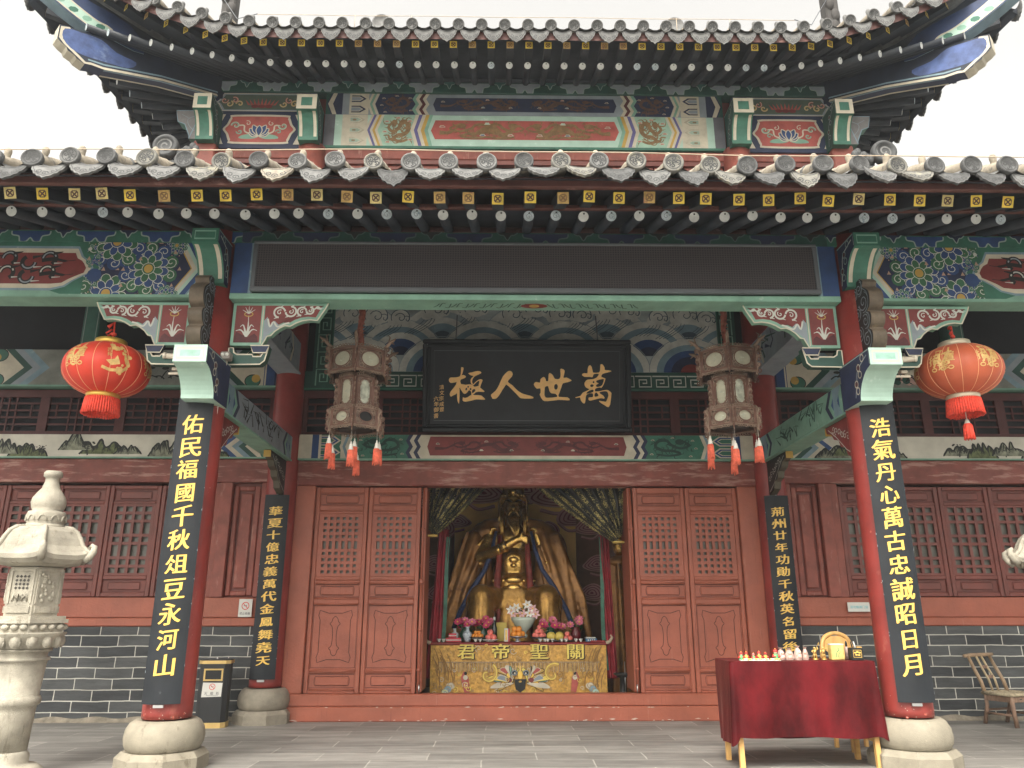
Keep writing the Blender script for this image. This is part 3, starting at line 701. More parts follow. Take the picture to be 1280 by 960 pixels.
def beam_head(x, w, yf, z0, z1, zb, yb, c_front, c_curve, side_m, s, name, line=CREAM):
    """scrolled end of a beam: square front, concave underside sweeping back to the column"""
    g = G(); prof = [(yb, z1), (yf, z1), (yf, z0), (yf+.035, z0-.012)]
    n = 8
    for i in range(n+1):
        t = i/n; a = t*math.pi/2
        prof.append((yf+.05+(yb*.55-yf*.55)*math.sin(a)*.62, z0-.015-(z0-zb-.02)*(1-math.cos(a))**.72*1.0))
    prof += [(prof[-1][0]+.03, zb), (yb, zb)]
    m = len(prof); a = [(x-w/2, y_, z_) for y_, z_ in prof]; b = [(x+w/2, y_, z_) for y_, z_ in prof]
    g.add(a+b, [(i, (i+1) % m, m+(i+1) % m, m+i) for i in range(m)], c_curve)
    g.face(a, side_m); g.face(b, side_m)
    p = Pen(g, lambda u, v, h: Vector((x+u, yf-h, v))); hw = w/2
    p.rect(-hw, hw, z0, z1, c_front); p.stroke([(-hw*.76, z0+.028), (hw*.76, z0+.028), (hw*.76, z1-.028), (-hw*.76, z1-.028)], .016, line, True)
    if line is MINT: p.stroke([(-hw*.80, z0+.03), (hw*.80, z0+.03), (hw*.80, z1-.03), (-hw*.80, z1-.03)], .014, CREAM, True); p.rect(-hw*.6, hw*.6, z0+.05, z1-.05, M('mint_panel', (.26, .46, .38), .5, var=.2, sc=9))
    if line is CREAM: p.rect(-hw*.55, hw*.55, z0+.05, z1-.05, c_curve)
    # two pale ribs running down the curve
    for k in (-1, 1):
        for i in range(4, 4+n):
            (ya, za_), (yc, zc) = prof[i-1], prof[i]
            nx = Vector((0, za_-zc, yc-ya)); 
            if nx.length: nx.normalize()
            off = Vector((0, -abs(nx.y), -abs(nx.z)*.4))*.0022
            u0, u1 = x+k*hw*.86, x+k*hw*.56
            g.face([Vector((u0, ya, za_))+off, Vector((u1, ya, za_))+off, Vector((u1, yc, zc))+off, Vector((u0, yc, zc))+off], line if line is not LGREEN else CREAM)
    # vine drawn on the cheek
    for sx in (-1, 1):
        p = Pen(g, plane_yz(x+sx*hw, sx)); ym = yf+.24
        p.stroke([(yf+.012, z0+.01), (yf+.012, z1-.012), (yb, z1-.012)], .010, LINEG)
        p.stroke(cr([(yf+.05, z1-.05), (ym, z0+.02), (ym+.05, z0-.1), (ym+.10, zb+.05)], 4), .012, LINE if line is LGREEN else GREYP)
        for i in range(5):
            c = (ym-.10+.035*i+.05*(i % 2), z1-.05-(z1-zb)*.16*i); p.ring(c, .032, .009, CREAM if line is MINT else LINEG, 8)
            p.disc(c, .022, MAROON if i % 2 else NAVY)
    return g.build(name, HALL)
for s in (-1, 1):
    beam_head(s*3.055, .245, -.47, 4.472, 4.605, 4.16, .10, GREEN, GREEN, NAVY, s, 'upper_beam_head', LGREEN)
    beam_head(s*3.005, .285, -.60, 3.272, 3.425, 3.01, .0, MINT, MINT, NAVY, s, 'lower_beam_head', MINT)
    # carved bracket of stacked rolls standing in front of the column
    g = G(); xc = s*3.085; w = .13
    prof = [(-.06, 4.20), (-.30, 4.21), (-.35, 4.165), (-.33, 4.12), (-.37, 4.09), (-.425, 4.04), (-.44, 3.97), (-.415, 3.90), (-.365, 3.865), (-.41, 3.84), (-.425, 3.79), (-.40, 3.735), (-.36, 3.70), (-.40, 3.665), (-.41, 3.61), (-.385, 3.55), (-.34, 3.50), (-.30, 3.43), (-.06, 3.43)]
    pr = [prof[0]]+[(a, b) for a, b in cr(prof[1:-1], 4)]+[prof[-1]]; m = len(pr)
    a = [(xc-w/2, y_, z_) for y_, z_ in pr]; b = [(xc+w/2, y_, z_) for y_, z_ in pr]
    g.add(a+b, [(i, (i+1) % m, m+(i+1) % m, m+i) for i in range(m)], M('bracket_edge', (.105, .080, .055), .65, var=.3, sc=8, wear=(.38, (.18, .14, .09), 9)), True); g.face(a, BLACK); g.face(b, BLACK)
    for sx in (-1, 1):
        p = Pen(g, plane_yz(xc+sx*w/2, sx))
        for i, (cy, cz, r) in enumerate(((-.31, 3.97, .085), (-.31, 3.79, .065), (-.30, 3.61, .07), (-.26, 4.12, .06), (-.18, 3.9, .06), (-.18, 3.7, .06), (-.17, 4.1, .05))):
            p.spiral((cy, cz), r, GREYP, .011, 1.5, i, 1 if i % 2 else -1); p.ring((cy, cz), r*1.15, .008, GREYP, 12, a0=2, a1=5)
        p.stroke([(q[0]*.93+.0, q[1]) for q in pr[2:-2]], .008, GREYP)
    g.build('carved_roll_bracket', HALL)

def queti(s, d, name='carved_spandrel'):
    """flower painted corner board under the front beam; s = side of the hall, d = +1 grows away from the middle"""
    g = G(); x0 = s*3.08+d*s*.195 if False else 0
    mp = lambda u, v, h: Vector((s*(3.08+d*u), -.045-h, v))
    top = 4.042
    q = [(.20, top), (1.095, top), (1.07, 3.985), (1.0, 3.865), (.93, 3.872), (.86, 3.862), (.80, 3.838), (.75, 3.805), (.70, 3.812), (.655, 3.79), (.61, 3.755), (.575, 3.712), (.54, 3.705), (.52, 3.66), (.495, 3.612), (.20, 3.612)]
    def outl(o): return [(.20+o, top-o), (1.095-o*1.2, top-o)]+[(a-(o*.55 if a < 1.05 else o), b+o*1.1) for a, b in q[2:-1]]+[(.20+o, 3.612+o)]
    g.prism(q, lambda u, v, h: mp(u, v, h), -.075, 0, LGREEN)
    p = Pen(g, mp); p.stroke(q[1:-1], .012, CREAM)
    p.poly(outl(.028), PRED)
    p.poly([(.50, 3.64), (.53, 3.70), (.565, 3.735), (.60, 3.76), (.66, 3.80), (.60, 3.86), (.56, 3.80), (.53, 3.90), (.50, 3.86)], GREYP)
    p.stroke(cr([(.535, 3.88), (.56, 3.80), (.59, 3.85), (.63, 3.80), (.70, 3.83), (.74, 3.84)], 4), .016, LINE)
    p.stroke([(.485, top-.02), (.485, 3.63)], .030, LGREEN); p.stroke([(.485, top-.03), (.485, 3.63)], .010, CREAM)
    # running scroll
    for i, (a, b, r, dd) in enumerate(((.64, 3.945, .052, 1), (.745, 3.955, .05, -1), (.85, 3.955, .042, 1), (.925, 3.965, .034, -1))):
        p.ring((a, b), r, .017, LINE, 14, a0=(.2 if dd > 0 else 3.3), a1=(4.6 if dd > 0 else 7.7)); p.spiral((a, b), r*.55, LINE, .009, 1, 1, dd)
        p.stroke([(a, b+r*.9), (a+.03, b+r*1.35)], [.018, .004], LINE); p.stroke([(a-.01, b-r*.9), (a-.05, b-r*1.2)], [.016, .004], LINE)
    p.stroke(cr([(.95, 3.965), (.99, 3.995), (1.02, 3.985), (1.055, 3.99)], 4), [.014, .03, .02, .004], LINE)
    # orchid panel
    c = (.345, 3.70); p.poly([(.23, 3.64), (.46, 3.64), (.45, 3.70), (.42, 3.73), (.36, 3.69), (.30, 3.72), (.25, 3.75), (.232, 3.70)], MAROON)
    for a, L in ((1.57, .21), (1.2, .15), (1.95, .15), (.8, .12), (2.4, .12)):
        p.stroke(cr([c, (c[0]+math.cos(a)*L*.6, c[1]+math.sin(a)*L*.8), (c[0]+math.cos(a)*L*1.15, c[1]+math.sin(a)*L*.7)] if abs(a-1.57) > .1 else [c, (c[0]+.01, c[1]+.1), (c[0]+.005, c[1]+.21)], 4), [.018, .012, .006], LINE)
    p.ring((.35, 3.925), .04, .010, OCHRE, 10, ry=.022)
    for k in range(5): p.stroke([(.35, 3.93), (.35+.07*math.cos(.6+k*.5), 3.93+.075*math.sin(.6+k*.5))], [.010, .003], LINE)
    # hooked foot block below
    f = [(.20, 3.585), (.24, 3.585), (.25, 3.54), (.28, 3.52), (.42, 3.52), (.43, 3.50), (.50, 3.50), (.535, 3.56), (.54, 3.606), (.57, 3.606), (.555, 3.53), (.54, 3.46), (.50, 3.425), (.20, 3.42)]
    g.prism(f, mp, -.09, .01, DGREEN); p = Pen(g, lambda u, v, h: mp(u, v, h+.01)); p.stroke(f, .013, CREAM, True)
    f2 = [(.40, 3.606), (.575, 3.606), (.55, 3.535), (.43, 3.535)]; g.prism(f2, mp, -.02, .02, NAVY); p = Pen(g, lambda u, v, h: mp(u, v, h+.02)); p.stroke(f2, .012, CREAM, True)
    return g.build(name, HALL)
for s in (-1, 1): queti(s, 1); queti(s, -1)

# tie beams from the front columns back to the inner columns
for s in (-1, 1):
    g = G(); x0, x1 = s*2.96, s*3.20; z0, z1 = 3.03, 3.345
    g.box(x0, x1, .0, YI, z0+.02, z1, LGREEN if s > 0 else GREYP, .01); g.box(x0-s*.012, x1, .0, YI, z0, z0+.018, LGREEN)
    p = Pen(g, plane_yz(x0, -s)); p.clip = [(-1, 0, -.19), (1, 0, YI-.18), (0, -1, -z0-.022), (0, 1, z1-.01)]
    zm = (z0+z1)/2
    for i, mt in enumerate((NAVY, LGREEN, BLUE, CREAM, LBLUE)):
        for e, dd in ((.42+.09, 1), (YI-.34-.09, -1)):
            o = .07*i; p.poly([(e-dd*(.35-o), z0), (e-dd*(.35-o), z1), (e+dd*(0-o), z1), (e+dd*(.12-o), zm), (e+dd*(-o), z0)], mt)
    for i in range(26):
        yy = .75+rnd.random()*1.4; zz = z0+.06+rnd.random()*.16; h = .05+.08*rnd.random()
        p.stroke([(yy+rnd.uniform(-.1, .1), zz), (yy+rnd.uniform(-.1, .1), zz+h), (yy+rnd.uniform(-.15, .15), zz+h*.8)], [.03, .012, .004], DGREEN if s > 0 else INK)
    g.build('lower_tie_beam', HALL)
    g = G(); g.box(s*2.95, s*3.21, -.02, YI, 4.20, 4.60, GREYP, .012); g.box(s*2.93, s*3.23, .15, YI, 4.17, 4.199, GREYP, .006)
    p = Pen(g, plane_yz(s*2.95, -s)); 
    for i in range(14):
        yy = .4+rnd.random()*2.0; p.stroke([(yy, 4.25+.2*rnd.random()), (yy+rnd.uniform(-.2, .2), 4.3+.25*rnd.random()), (yy+rnd.uniform(-.3, .3), 4.3+.25*rnd.random())], [.04, .03, .01], DGREEN if i % 2 else NAVY)
    for y_ in (.5, 2.2): p.poly([(y_, 4.21), (y_+.1, 4.4), (y_, 4.59), (y_+.06, 4.59), (y_+.16, 4.4), (y_+.06, 4.21)], CREAM)
    g.build('upper_tie_beam', HALL)
    # carved brackets below the lower tie beam
    for nm, ya, yb, m_face, edge in (('carved_tie_bracket', 2.62, 1.95, BLACK, OCHRE), ('carved_tie_bracket', .17, .78, PRED, OCHRE)):
        d = 1 if yb > ya else -1; L = abs(yb-ya)
        q = [(0, 3.024), (L, 3.024), (L*.97, 2.96), (L*.80, 2.93), (L*.72, 2.87), (L*.56, 2.84), (L*.50, 2.77), (L*.34, 2.74), (L*.28, 2.66), (.06, 2.62), (0, 2.60)]
        g = G(); mp = lambda u, v, h: Vector((s*3.04-s*h, ya+d*u, v)); g.prism(q, mp, -.04, .04, M('bracket_rim', (.07, .06, .04), .6), m_face); g.box(s*3.0, s*3.08, *sorted((ya+d*(L+.002), ya+d*(L+.02))), 2.945, 3.024, edge)
        p = Pen(g, lambda u, v, h: mp(u, v, h+.04))
        for i in range(7): p.spiral((L*(.1+.1*i), 2.97-.03*(6-i)*.9+.0), .042, LINE, .008, 1.2, i, 1 if i % 2 else -1)
        p.stroke([(.03, 2.64), (L*.3, 2.72), (L*.62, 2.88), (L*.9, 2.99)], .008, LINE)
        g.build(nm, HALL)

# ------------------------------------------------------------------ inner facade above the doors
PAL_LOW = dict(edge=BLUE, line=CREAM, abase=GREEN, aframe=BLUE, afill=GREEN, zig=[CREAM, LBLUE, CREAM], field=GREEN, dragon=DGREEN if False else M('deep_green_dragon', (.008, .04, .03), .6, var=.2),
    f0=.545, mid_w=.46, cl=(INK, PRED, CREAM), zig2=[NAVY, CREAM, NAVY, CREAM], mid=PRED, mdragon=MAROON, border=.13, tb=.55, fine=True)
g = G(); g.box(-2.9, 2.9, 2.75, 2.95, 3.068, 3.392, CREAM, .004); g.box(-2.9, 2.9, 2.744, 2.95, 3.066, 3.082, LGREEN)
dragon_beam(g, 2.7495, 3.084, 3.39, 2.745, PAL_LOW, 2.5 if False else 2, 11, CREAM)
g.build('painted_door_beam', HALL)
def transom(x0, x1, name):
    g = G(); z0, z1 = 3.395, 3.995; ya, yb = 2.83, 2.87
    g.box(x0, x1, ya, yb, z0, z0+.05, RED_DEEP); g.box(x0, x1, ya, yb, z1-.10, z1, RED_DEEP)
    L = x1-x0; n = max(1, round(L/.9)); c = L/n
    for i in range(n):
        a = x0+c*i; g.box(a, a+.06, ya, yb, z0+.051, z1-.101, RED_DEEP); g.box(a+c-.06, a+c-.001, ya, yb, z0+.051, z1-.101, RED_DEEP)
        for k in range(1, 5): g.box(a+.06, a+c-.06, ya+.01, yb-.01, z0+.04+.092*k, z0+.062+.092*k, RED_DEEP)
        for t in (.32, .42, .52, .62): g.box(a+c*t, a+c*t+.02, ya+.005, yb-.012, z0+.05, z1-.10, RED_DEEP)
        for t in (.15, .82): g.box(a+c*t, a+c*t+.02, ya+.005, yb-.012, z0+.05+.18, z1-.10-.09, RED_DEEP)
    o = g.build(name, HALL)
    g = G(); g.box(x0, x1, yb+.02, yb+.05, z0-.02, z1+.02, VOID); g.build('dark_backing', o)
transom(-2.9, 2.9, 'transom_lattice'); transom(-8.2, -3.27, 'transom_lattice'); transom(3.27, 8.2, 'transom_lattice')
# key pattern border and wave mural behind the plaque
g = G(); g.box(-2.9, 2.9, 2.78, 2.95, 4.0, 4.245, DGREEN)
for s in (-1, 1): g.box(s*2.56, s*2.80, 2.778, 2.95, 4.247, 5.5, DGREEN)
p = Pen(g, plane_xz(2.78)); 
meander(p, -2.56, -1.2, 4.03, 4.215, 6, LINE, .018); meander(p, 1.2, 2.56, 4.03, 4.215, 6, LINE, .018)
p.stroke([(-2.9, 4.008), (2.9, 4.008)], .022, GREEN)
for s in (-1, 1):
    p = Pen(g, plane_xz(2.778, s)); meander(p, 2.585, 2.775, 4.05, 5.25, 5, LGREEN, .018, True)
    p.stroke([(2.562, 4.2), (2.562, 5.4)], .016, GREEN)
g.build('key_pattern_border', HALL)
g = G(); MUR = M('mural_ground', (.35, .395, .40), .65, var=.35, sc=2.2, stretch=(.7, 1, 1.6), wear=(.38, (.40, .40, .37), 3)); g.box(-2.56, 2.56, 2.80, 2.9, 4.25, 5.5, MUR)
p = Pen(g, plane_xz(2.80)); p.clip = [(-1, 0, 2.555), (1, 0, 2.555), (0, -1, -4.252), (0, 1, 5.49)]
MW = M('mural_foam', (.52, .53, .49), .65, var=.22, sc=5); MB = M('mural_blue', (.05, .085, .115), .65, var=.3, sc=5); MGR = M('mural_shade', (.26, .31, .33), .65, var=.25, sc=4)
for row, (zc, off, r) in enumerate(((4.72, .0, .56), (4.50, .55, .56), (4.26, .0, .56))):
    for k in range(-3, 4):
        c = (k*1.1+off-.02, zc)
        for rr, mt in ((1, MW), (.83, MGR if row < 1 else LBLUE), (.66, MW if row < 2 else BLUE), (.48, LBLUE if row < 1 else (BLUE if row < 2 else NAVY)), (.26, MB if row < 1 else (NAVY if row < 2 else PRED))):
            p.poly([(c[0]+r*rr*math.cos(math.pi*i/18), c[1]+r*rr*.86*math.sin(math.pi*i/18)-.02) for i in range(19)], mt)
        p.ring(c, r, .010, MGR, 18, 0, math.pi, ry=r*.86)
for i, (x, z, sz, d) in enumerate(((-2.35, 5.06, .14, 1), (-2.05, 5.02, .16, 1), (-1.72, 5.0, .13, 1), (-1.25, 5.12, .17, 1), (-1.0, 5.06, .15, 1), (-.72, 5.14, .16, 1), (-.2, 5.06, .17, 1), (.1, 5.14, .16, 1), (.42, 5.07, .15, 1), (.72, 5.05, .13, 1), (1.1, 5.12, .17, 1), (1.36, 5.1, .14, 1), (1.75, 5.02, .13, 1), (2.1, 5.06, .17, 1), (2.4, 5.0, .13, 1))):
    for k in range(4):
        o = .05*k; p.stroke(cr([(x-sz*2.2+o, z-sz*2.0), (x-sz*.9+o, z-sz*1.1), (x-.3*sz+o*.6, z-.2*sz)], 4), .008, MB)
    p.disc((x+.25*sz, z+.1*sz), sz*.95, MW, sz*.85, 16); p.disc((x-.5*sz, z-.35*sz), sz*.5, MW); p.disc((x+.9*sz, z-.1*sz), sz*.45, MW)
    p.ring((x+.25*sz, z+.1*sz), sz*.95, .012, MB, 14, a0=-.6, a1=3.6, ry=sz*.85)
    p.spiral((x+.3*sz, z+.02*sz), sz*.6, MB, .012, 1.1, 2.8, -1); p.spiral((x+.95*sz, z-.12*sz), sz*.38, MB, .010, 1, 2.2, -1)
g.build('wave_mural', HALL)

# landscape beams and chevron beams of the side bays
LAND = M('landscape_ground', (.55, .53, .45), .6, var=.14, sc=3, wear=(.34, (.40, .36, .22), 2.5, (.6, 1, 2.4)))
INKW = M('ink_wash', (.022, .026, .022), .7, var=.5, sc=22); INKG = M('ink_wash_green', (.10, .12, .05), .7, var=.5, sc=18)
def ink_mountain(p, cx, zb, w, h, seed, tone=INKW):
    r_ = random.Random(seed); n = 12; top = []
    for i in range(n+1):
        t = i/n; e = math.sin(math.pi*t)**.7; top.append((cx-w/2+w*t, zb+h*e*(.42+.58*r_.random())))
    tp = cr(top, 3); p.poly([(cx-w/2, zb)]+tp+[(cx+w/2, zb)], INKG if seed % 3 == 0 else LAND if False else M('ink_pale', (.17, .18, .13), .7, var=.6, sc=14))
    p.stroke(tp, [.012+.014*r_.random() for _ in tp], INK)
    for k in range(int(16+w*60)):
        t = r_.random(); i = int(t*(len(tp)-1)); x, z = tp[i]; L = (z-zb)*r_.uniform(.25, .9); sl = r_.uniform(-.5, .9)*(1 if t > .5 else -1)
        p.stroke(cr([(x, z-.004), (x+sl*L*.3, z-L*.5), (x+sl*L*.75, z-L)], 3), [.016*r_.uniform(.5, 1.5), .010, .004], tone if r_.random() < .7 else INK)
def ink_tree(p, x, z, h, seed):
    r_ = random.Random(seed); p.stroke([(x, z), (x+h*.1, z+h*.5), (x, z+h)], [.016, .010, .005], INK)
    for k in range(18): p.disc((x+r_.gauss(0, h*.3), z+h*r_.uniform(.35, 1.05)), h*.10*r_.uniform(.5, 1.3), INKW if k % 3 else INK, h*.05, 7)
for s in (-1, 1):
    g = G(); x0, x1 = (3.25, 8.2); z0, z1 = 3.092, 3.392
    g.box(s*x0, s*x1, 2.775, 2.95, z0+.012, z1, LAND, .004); g.box(s*x0, s*x1, 2.765, 2.95, z0-.004, z0+.011, LGREEN)
    p = Pen(g, plane_xz(2.775, s)); p.clip = [(0, -1, -z0-.013), (0, 1, z1), (-1, 0, -3.25)]
    zm = (z0+z1)/2
    for i, mt in enumerate((MINT, LBLUE, CREAM, DGREEN, LBLUE, BLUE)[::-1]):
        e = 3.78-.075*(5-i)*1.0; p.poly([(3.2, z0), (3.2, z1), (e-.10, z1), (e+.08, zm), (e-.10, z0)][::1], mt) if False else None
    for i, mt in enumerate((BLUE, CREAM, LBLUE, DGREEN, CREAM)):
        e = 3.86-.085*i; p.poly([(3.2, z0), (3.2, z1), (e-.12, z1), (e+.06, zm), (e-.12, z0)], mt)
    for a in (-.06, .05): p.disc((3.33, zm+a*1.6), .05, GREEN); p.disc((3.36, zm+a), .028, OCHRE)
    if s < 0: spec = ((4.02, .5, .14), (4.42, .5, .24), (4.62, .34, .24), (5.35, .62, .22), (5.70, .45, .26), (5.05, .35, .12), (6.3, .5, .2), (6.62, .4, .28))
    else: spec = ((3.98, .6, .17), (4.28, .75, .25), (4.72, .3, .1), (5.62, .55, .18), (5.85, .4, .25), (6.2, .45, .2), (6.6, .5, .26))
    for i, (x, w, h) in enumerate(spec): ink_mountain(p, x, z0+.016+(.03 if i % 2 else 0)+(.08 if (s < 0 and i in (4,)) else 0), w, h, i+(20 if s > 0 else 0))
    for i, (x, h) in enumerate(((4.2, .14), (5.55, .16), (6.15, .12))): ink_tree(p, x, z0+.03, h, i)
    g.build('landscape_beam', HALL)
    g = G(); z0, z1 = 4.02, 4.52
    FLD = M('side_beam_field', (.20, .21, .185), .65, var=.3, sc=2.5, wear=(.42, (.30, .31, .28), 2.5)); g.box(s*3.2, s*8.2, 2.75, 2.95, z0+.02, z1, FLD, .004); g.box(s*3.2, s*8.2, 2.742, 2.95, z0, z0+.019, LGREEN)
    p = Pen(g, plane_xz(2.75, s)); p.clip = [(0, -1, -z0-.021), (0, 1, z1), (-1, 0, -3.2), (1, 0, 8.1)]; zm = (z0+z1)/2
    def vpan(e, d):
        for i, mt in enumerate((LBLUE, GREYP, DGREEN, CREAM)):
            o = .11*i; p.poly([(e-d*o-d*.9, z0), (e-d*o-d*.9, z1), (e-d*o-d*.17, z1), (e-d*o+d*.10, zm), (e-d*o-d*.17, z0)], mt)
        for a in (-.17, .17): p.disc((e-d*.56, zm+a), .10, GREEN, .085); p.ring((e-d*.56, zm+a), .10, .012, INK, ry=.085); p.disc((e-d*.60, zm+a*.8), .055, OCHRE)
        p.rect(min(e-d*.7, e-d*1.0), max(e-d*.7, e-d*1.0), z0, z1, BLUE); p.rect(min(e-d*.84, e-d*1.3), max(e-d*.84, e-d*1.3), z0, z1, NAVY); p.stroke([(e-d*.72, z0), (e-d*.72, z1)], .02, CREAM)
    vpan(4.12 if s < 0 else 4.12, 1); vpan(6.30, -1)
    if s > 0: p.poly([(4.15, zm), (4.4, z1), (5.2, z1), (5.2, z0), (4.4, z0)], M('gold_field', (.30, .22, .09), .6, var=.25)) if False else None
    for i in range(46):
        c = (rnd.gauss(5.55 if s < 0 else 5.0, .17), z0+.10+abs(rnd.gauss(0, .09))); mt = (DGREEN, DGREEN, PRED2, CREAM, M('rose_pale', (.45, .28, .24), .6))[i % 5]
        p.disc(c, .035+.03*rnd.random(), mt, n=8)
    for i in range(12):
        x = (4.25 if s < 0 else 4.0)+.09*i; p.stroke(cr([(x, z0+.13+.03*math.sin(i)), (x+.06, z0+.17+.05*math.sin(i*2)), (x+.13, z0+.14+.03*math.sin(i+1))], 3), .016, INK)
        if i % 2: p.disc((x, z0+.22+.04*math.sin(i*3)), .05, INKW, .02, 8)
    for i in range(14): p.disc((4.75+rnd.gauss(0, .12), z1-.15+rnd.gauss(0, .035)), .06, M('ink_leaf', (.05, .07, .06), .7), .018, 8)
    g.build('side_painted_beam', HALL)
    # short posts standing on the side beam, dark boarding behind
    g = G(); g.box(s*5.62, s*5.84, 2.70, 2.90, 4.522, 5.6, LGREEN if False else M('post_green', (.05, .14, .11), .6, var=.2), .01)
    p = Pen(g, plane_xz(2.70, s)); p.stroke([(5.65, 4.53), (5.65, 5.5)], .012, LINEG); p.stroke([(5.81, 4.53), (5.81, 5.5)], .012, LINEG)
    g.build('short_post', HALL)
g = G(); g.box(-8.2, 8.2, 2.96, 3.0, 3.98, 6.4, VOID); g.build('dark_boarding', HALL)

# ------------------------------------------------------------------ lower roof
LR = HALL
lower = G()
def lroof_z(y, dz=0): return 4.625+(y+1.42)*.40+.018*(y+1.42)**2+dz
CAPS = .3035; CX0 = -.158
XL0, XL1 = -6.4, 6.5
ks = range(int((XL0-CX0)/CAPS), int((XL1-CX0)/CAPS)+1)
ys = [-1.42+.28*i for i in range(15)]
SAGX = lambda x: .010*math.sin(x*1.7+1)+.008*math.sin(x*3.1)
for k in ks:
    x = CX0+k*CAPS; dz = SAGX(x); jx = rnd.uniform(-.008, .008)
    path = [(x+jx, y, lroof_z(y, .075+dz)) for y in ys]
    lower.tube(path, .066, BARREL, 10)
    for i in range(0, len(ys)-1): lower.tube([(x+jx, ys[i]+.23, lroof_z(ys[i]+.23, .075+dz)), (x+jx, ys[i]+.275, lroof_z(ys[i]+.275, .075+dz))], .071, BARREL if rnd.random() < .8 else TILE, 10)
    # concave pan tiles between this row and the next, each lapping the one below
    xa, xb = x+.035, x+CAPS-.035
    for i in range(len(ys)-1):
        y0, y1 = ys[i]-.02, ys[i+1]+.01
        pts = []
        for y_, up in ((y0, .016), (y1, 0.0)):
            for j in range(7):
                t = j/6; pts.append((xa+(xb-xa)*t, y_, lroof_z(y_, .065-.075*math.sin(math.pi*t)+up+dz)))
        lower.add(pts, [(j, j+1, 7+j+1, 7+j) for j in range(6)], TILE, True)
# underside boards
for i in range(len(ys)-1):
    lower.face([(XL0, ys[i], lroof_z(ys[i], -.055)), (XL1, ys[i], lroof_z(ys[i], -.055)), (XL1, ys[i+1], lroof_z(ys[i+1], -.055)), (XL0, ys[i+1], lroof_z(ys[i+1], -.055))], SOFFIT)
LROOF = lower.build('lower_roof', HALL)
g = G(); g.box(XL0-2, XL1+2, -1.335, -1.285, 4.545, 4.612, FASCIA, .006); g.box(XL0-2, XL1+2, -1.34, -1.22, 4.613, 4.632, FASCIA)
g.build('eave_board', LROOF)
g = G(); g.box(XL0-2, XL1+2, -.83, -.785, 4.630, 4.668, FASCIA, .004); g.build('inner_eave_board', LROOF)
def tile_end(sm=1.0, TILE=TILE):
    g = G(); ax = Matrix.Rotation(math.pi/2, 3, 'X'); r = .082*sm      # local +z -> -y
    g.lathe([(r*.98, -.01), (r, .0), (r, .028), (r*.93, .034), (r*.84, .034), (r*.80, .026), (0.001, .026)], TILE, n=22, ax=ax, caps=False)
    p = Pen(g, lambda u, v, h: Vector((u, -.026*1-h, v)), base=.002)
    for i, (a, b, rr, d) in enumerate(((-.30, .28, .30, 1), (.30, .30, .28, -1), (-.34, -.22, .28, -1), (.32, -.26, .30, 1), (0, .02, .24, 1))):
        p.spiral((a*r, b*r), rr*r, TILED, .010*sm, 1.2, i*1.3, d, n=9)
    p.ring((0, 0), r*.70, .006, TILED, 16)
    return g
def drip_tile(sm=1.0, mat=TILE):
    g = G(); w = .128*sm
    top = [(w*math.cos(math.pi*i/10), -.070*sm*math.sin(math.pi*i/10)) for i in range(11)]
    bot = [(-1.03, -.10), (-1.02, -.36), (-.92, -.60), (-.80, -.66), (-.72, -.82), (-.54, -.87), (-.42, -1.0), (-.2, -1.03), (0, -1.16), (.2, -1.03), (.42, -1.0), (.54, -.87), (.72, -.82), (.80, -.66), (.92, -.60), (1.02, -.36), (1.03, -.10)]
    q = top+[(a*w, b*.200*sm) for a, b in bot]
    mp = lambda u, v, h: Vector((u, -h-(-v)*.22, v)); g.prism(q, mp, -.012, .012, mat)
    p = Pen(g, lambda u, v, h: mp(u, v, h+.012), base=.002)
    for a, d in ((-.45, 1), (.45, -1), (0, 1)): p.spiral((a*w, (-.70 if a else -.85)*.200*sm), .030*sm, TILED, .008*sm, 1.2, a*3, d, n=8)
    p.stroke([(a*w*.9, b*.200*sm*.92+.004) for a, b in bot[1:-1]], .005, TILED); p.stroke([(a*.95, b-.014*sm) for a, b in top], .006, TILED)
    return g
CAP_ME = [tile_end(1, m_).build('eave_tile_end', LROOF) for m_ in (TILE, TILE2, TILE3)]; cap_used = [0, 0, 0]
DRIP_ME = [drip_tile().build('drip_tile', LROOF), drip_tile(1, TILE2).build('drip_tile', LROOF), drip_tile(1, TILE3).build('drip_tile', LROOF), drip_tile(1, M('mortared_tile', (.26, .235, .19), .9, var=.3, sc=12, bump=.5, bsc=40, wear=(.42, (.13, .128, .12), 12))).build('drip_tile', LROOF)]
def nail_g(g, m=BARREL): g.lathe([(.026, -.03), (.027, .03), (.030, .045), (.027, .066), (.017, .082), (.002, .088)], m, n=10, caps=False)
g = G(); nail_g(g); NAIL = g.build('tile_nail', LROOF)
first = [True, True, True, True]; drip_used = [0, 0, 0, 0]
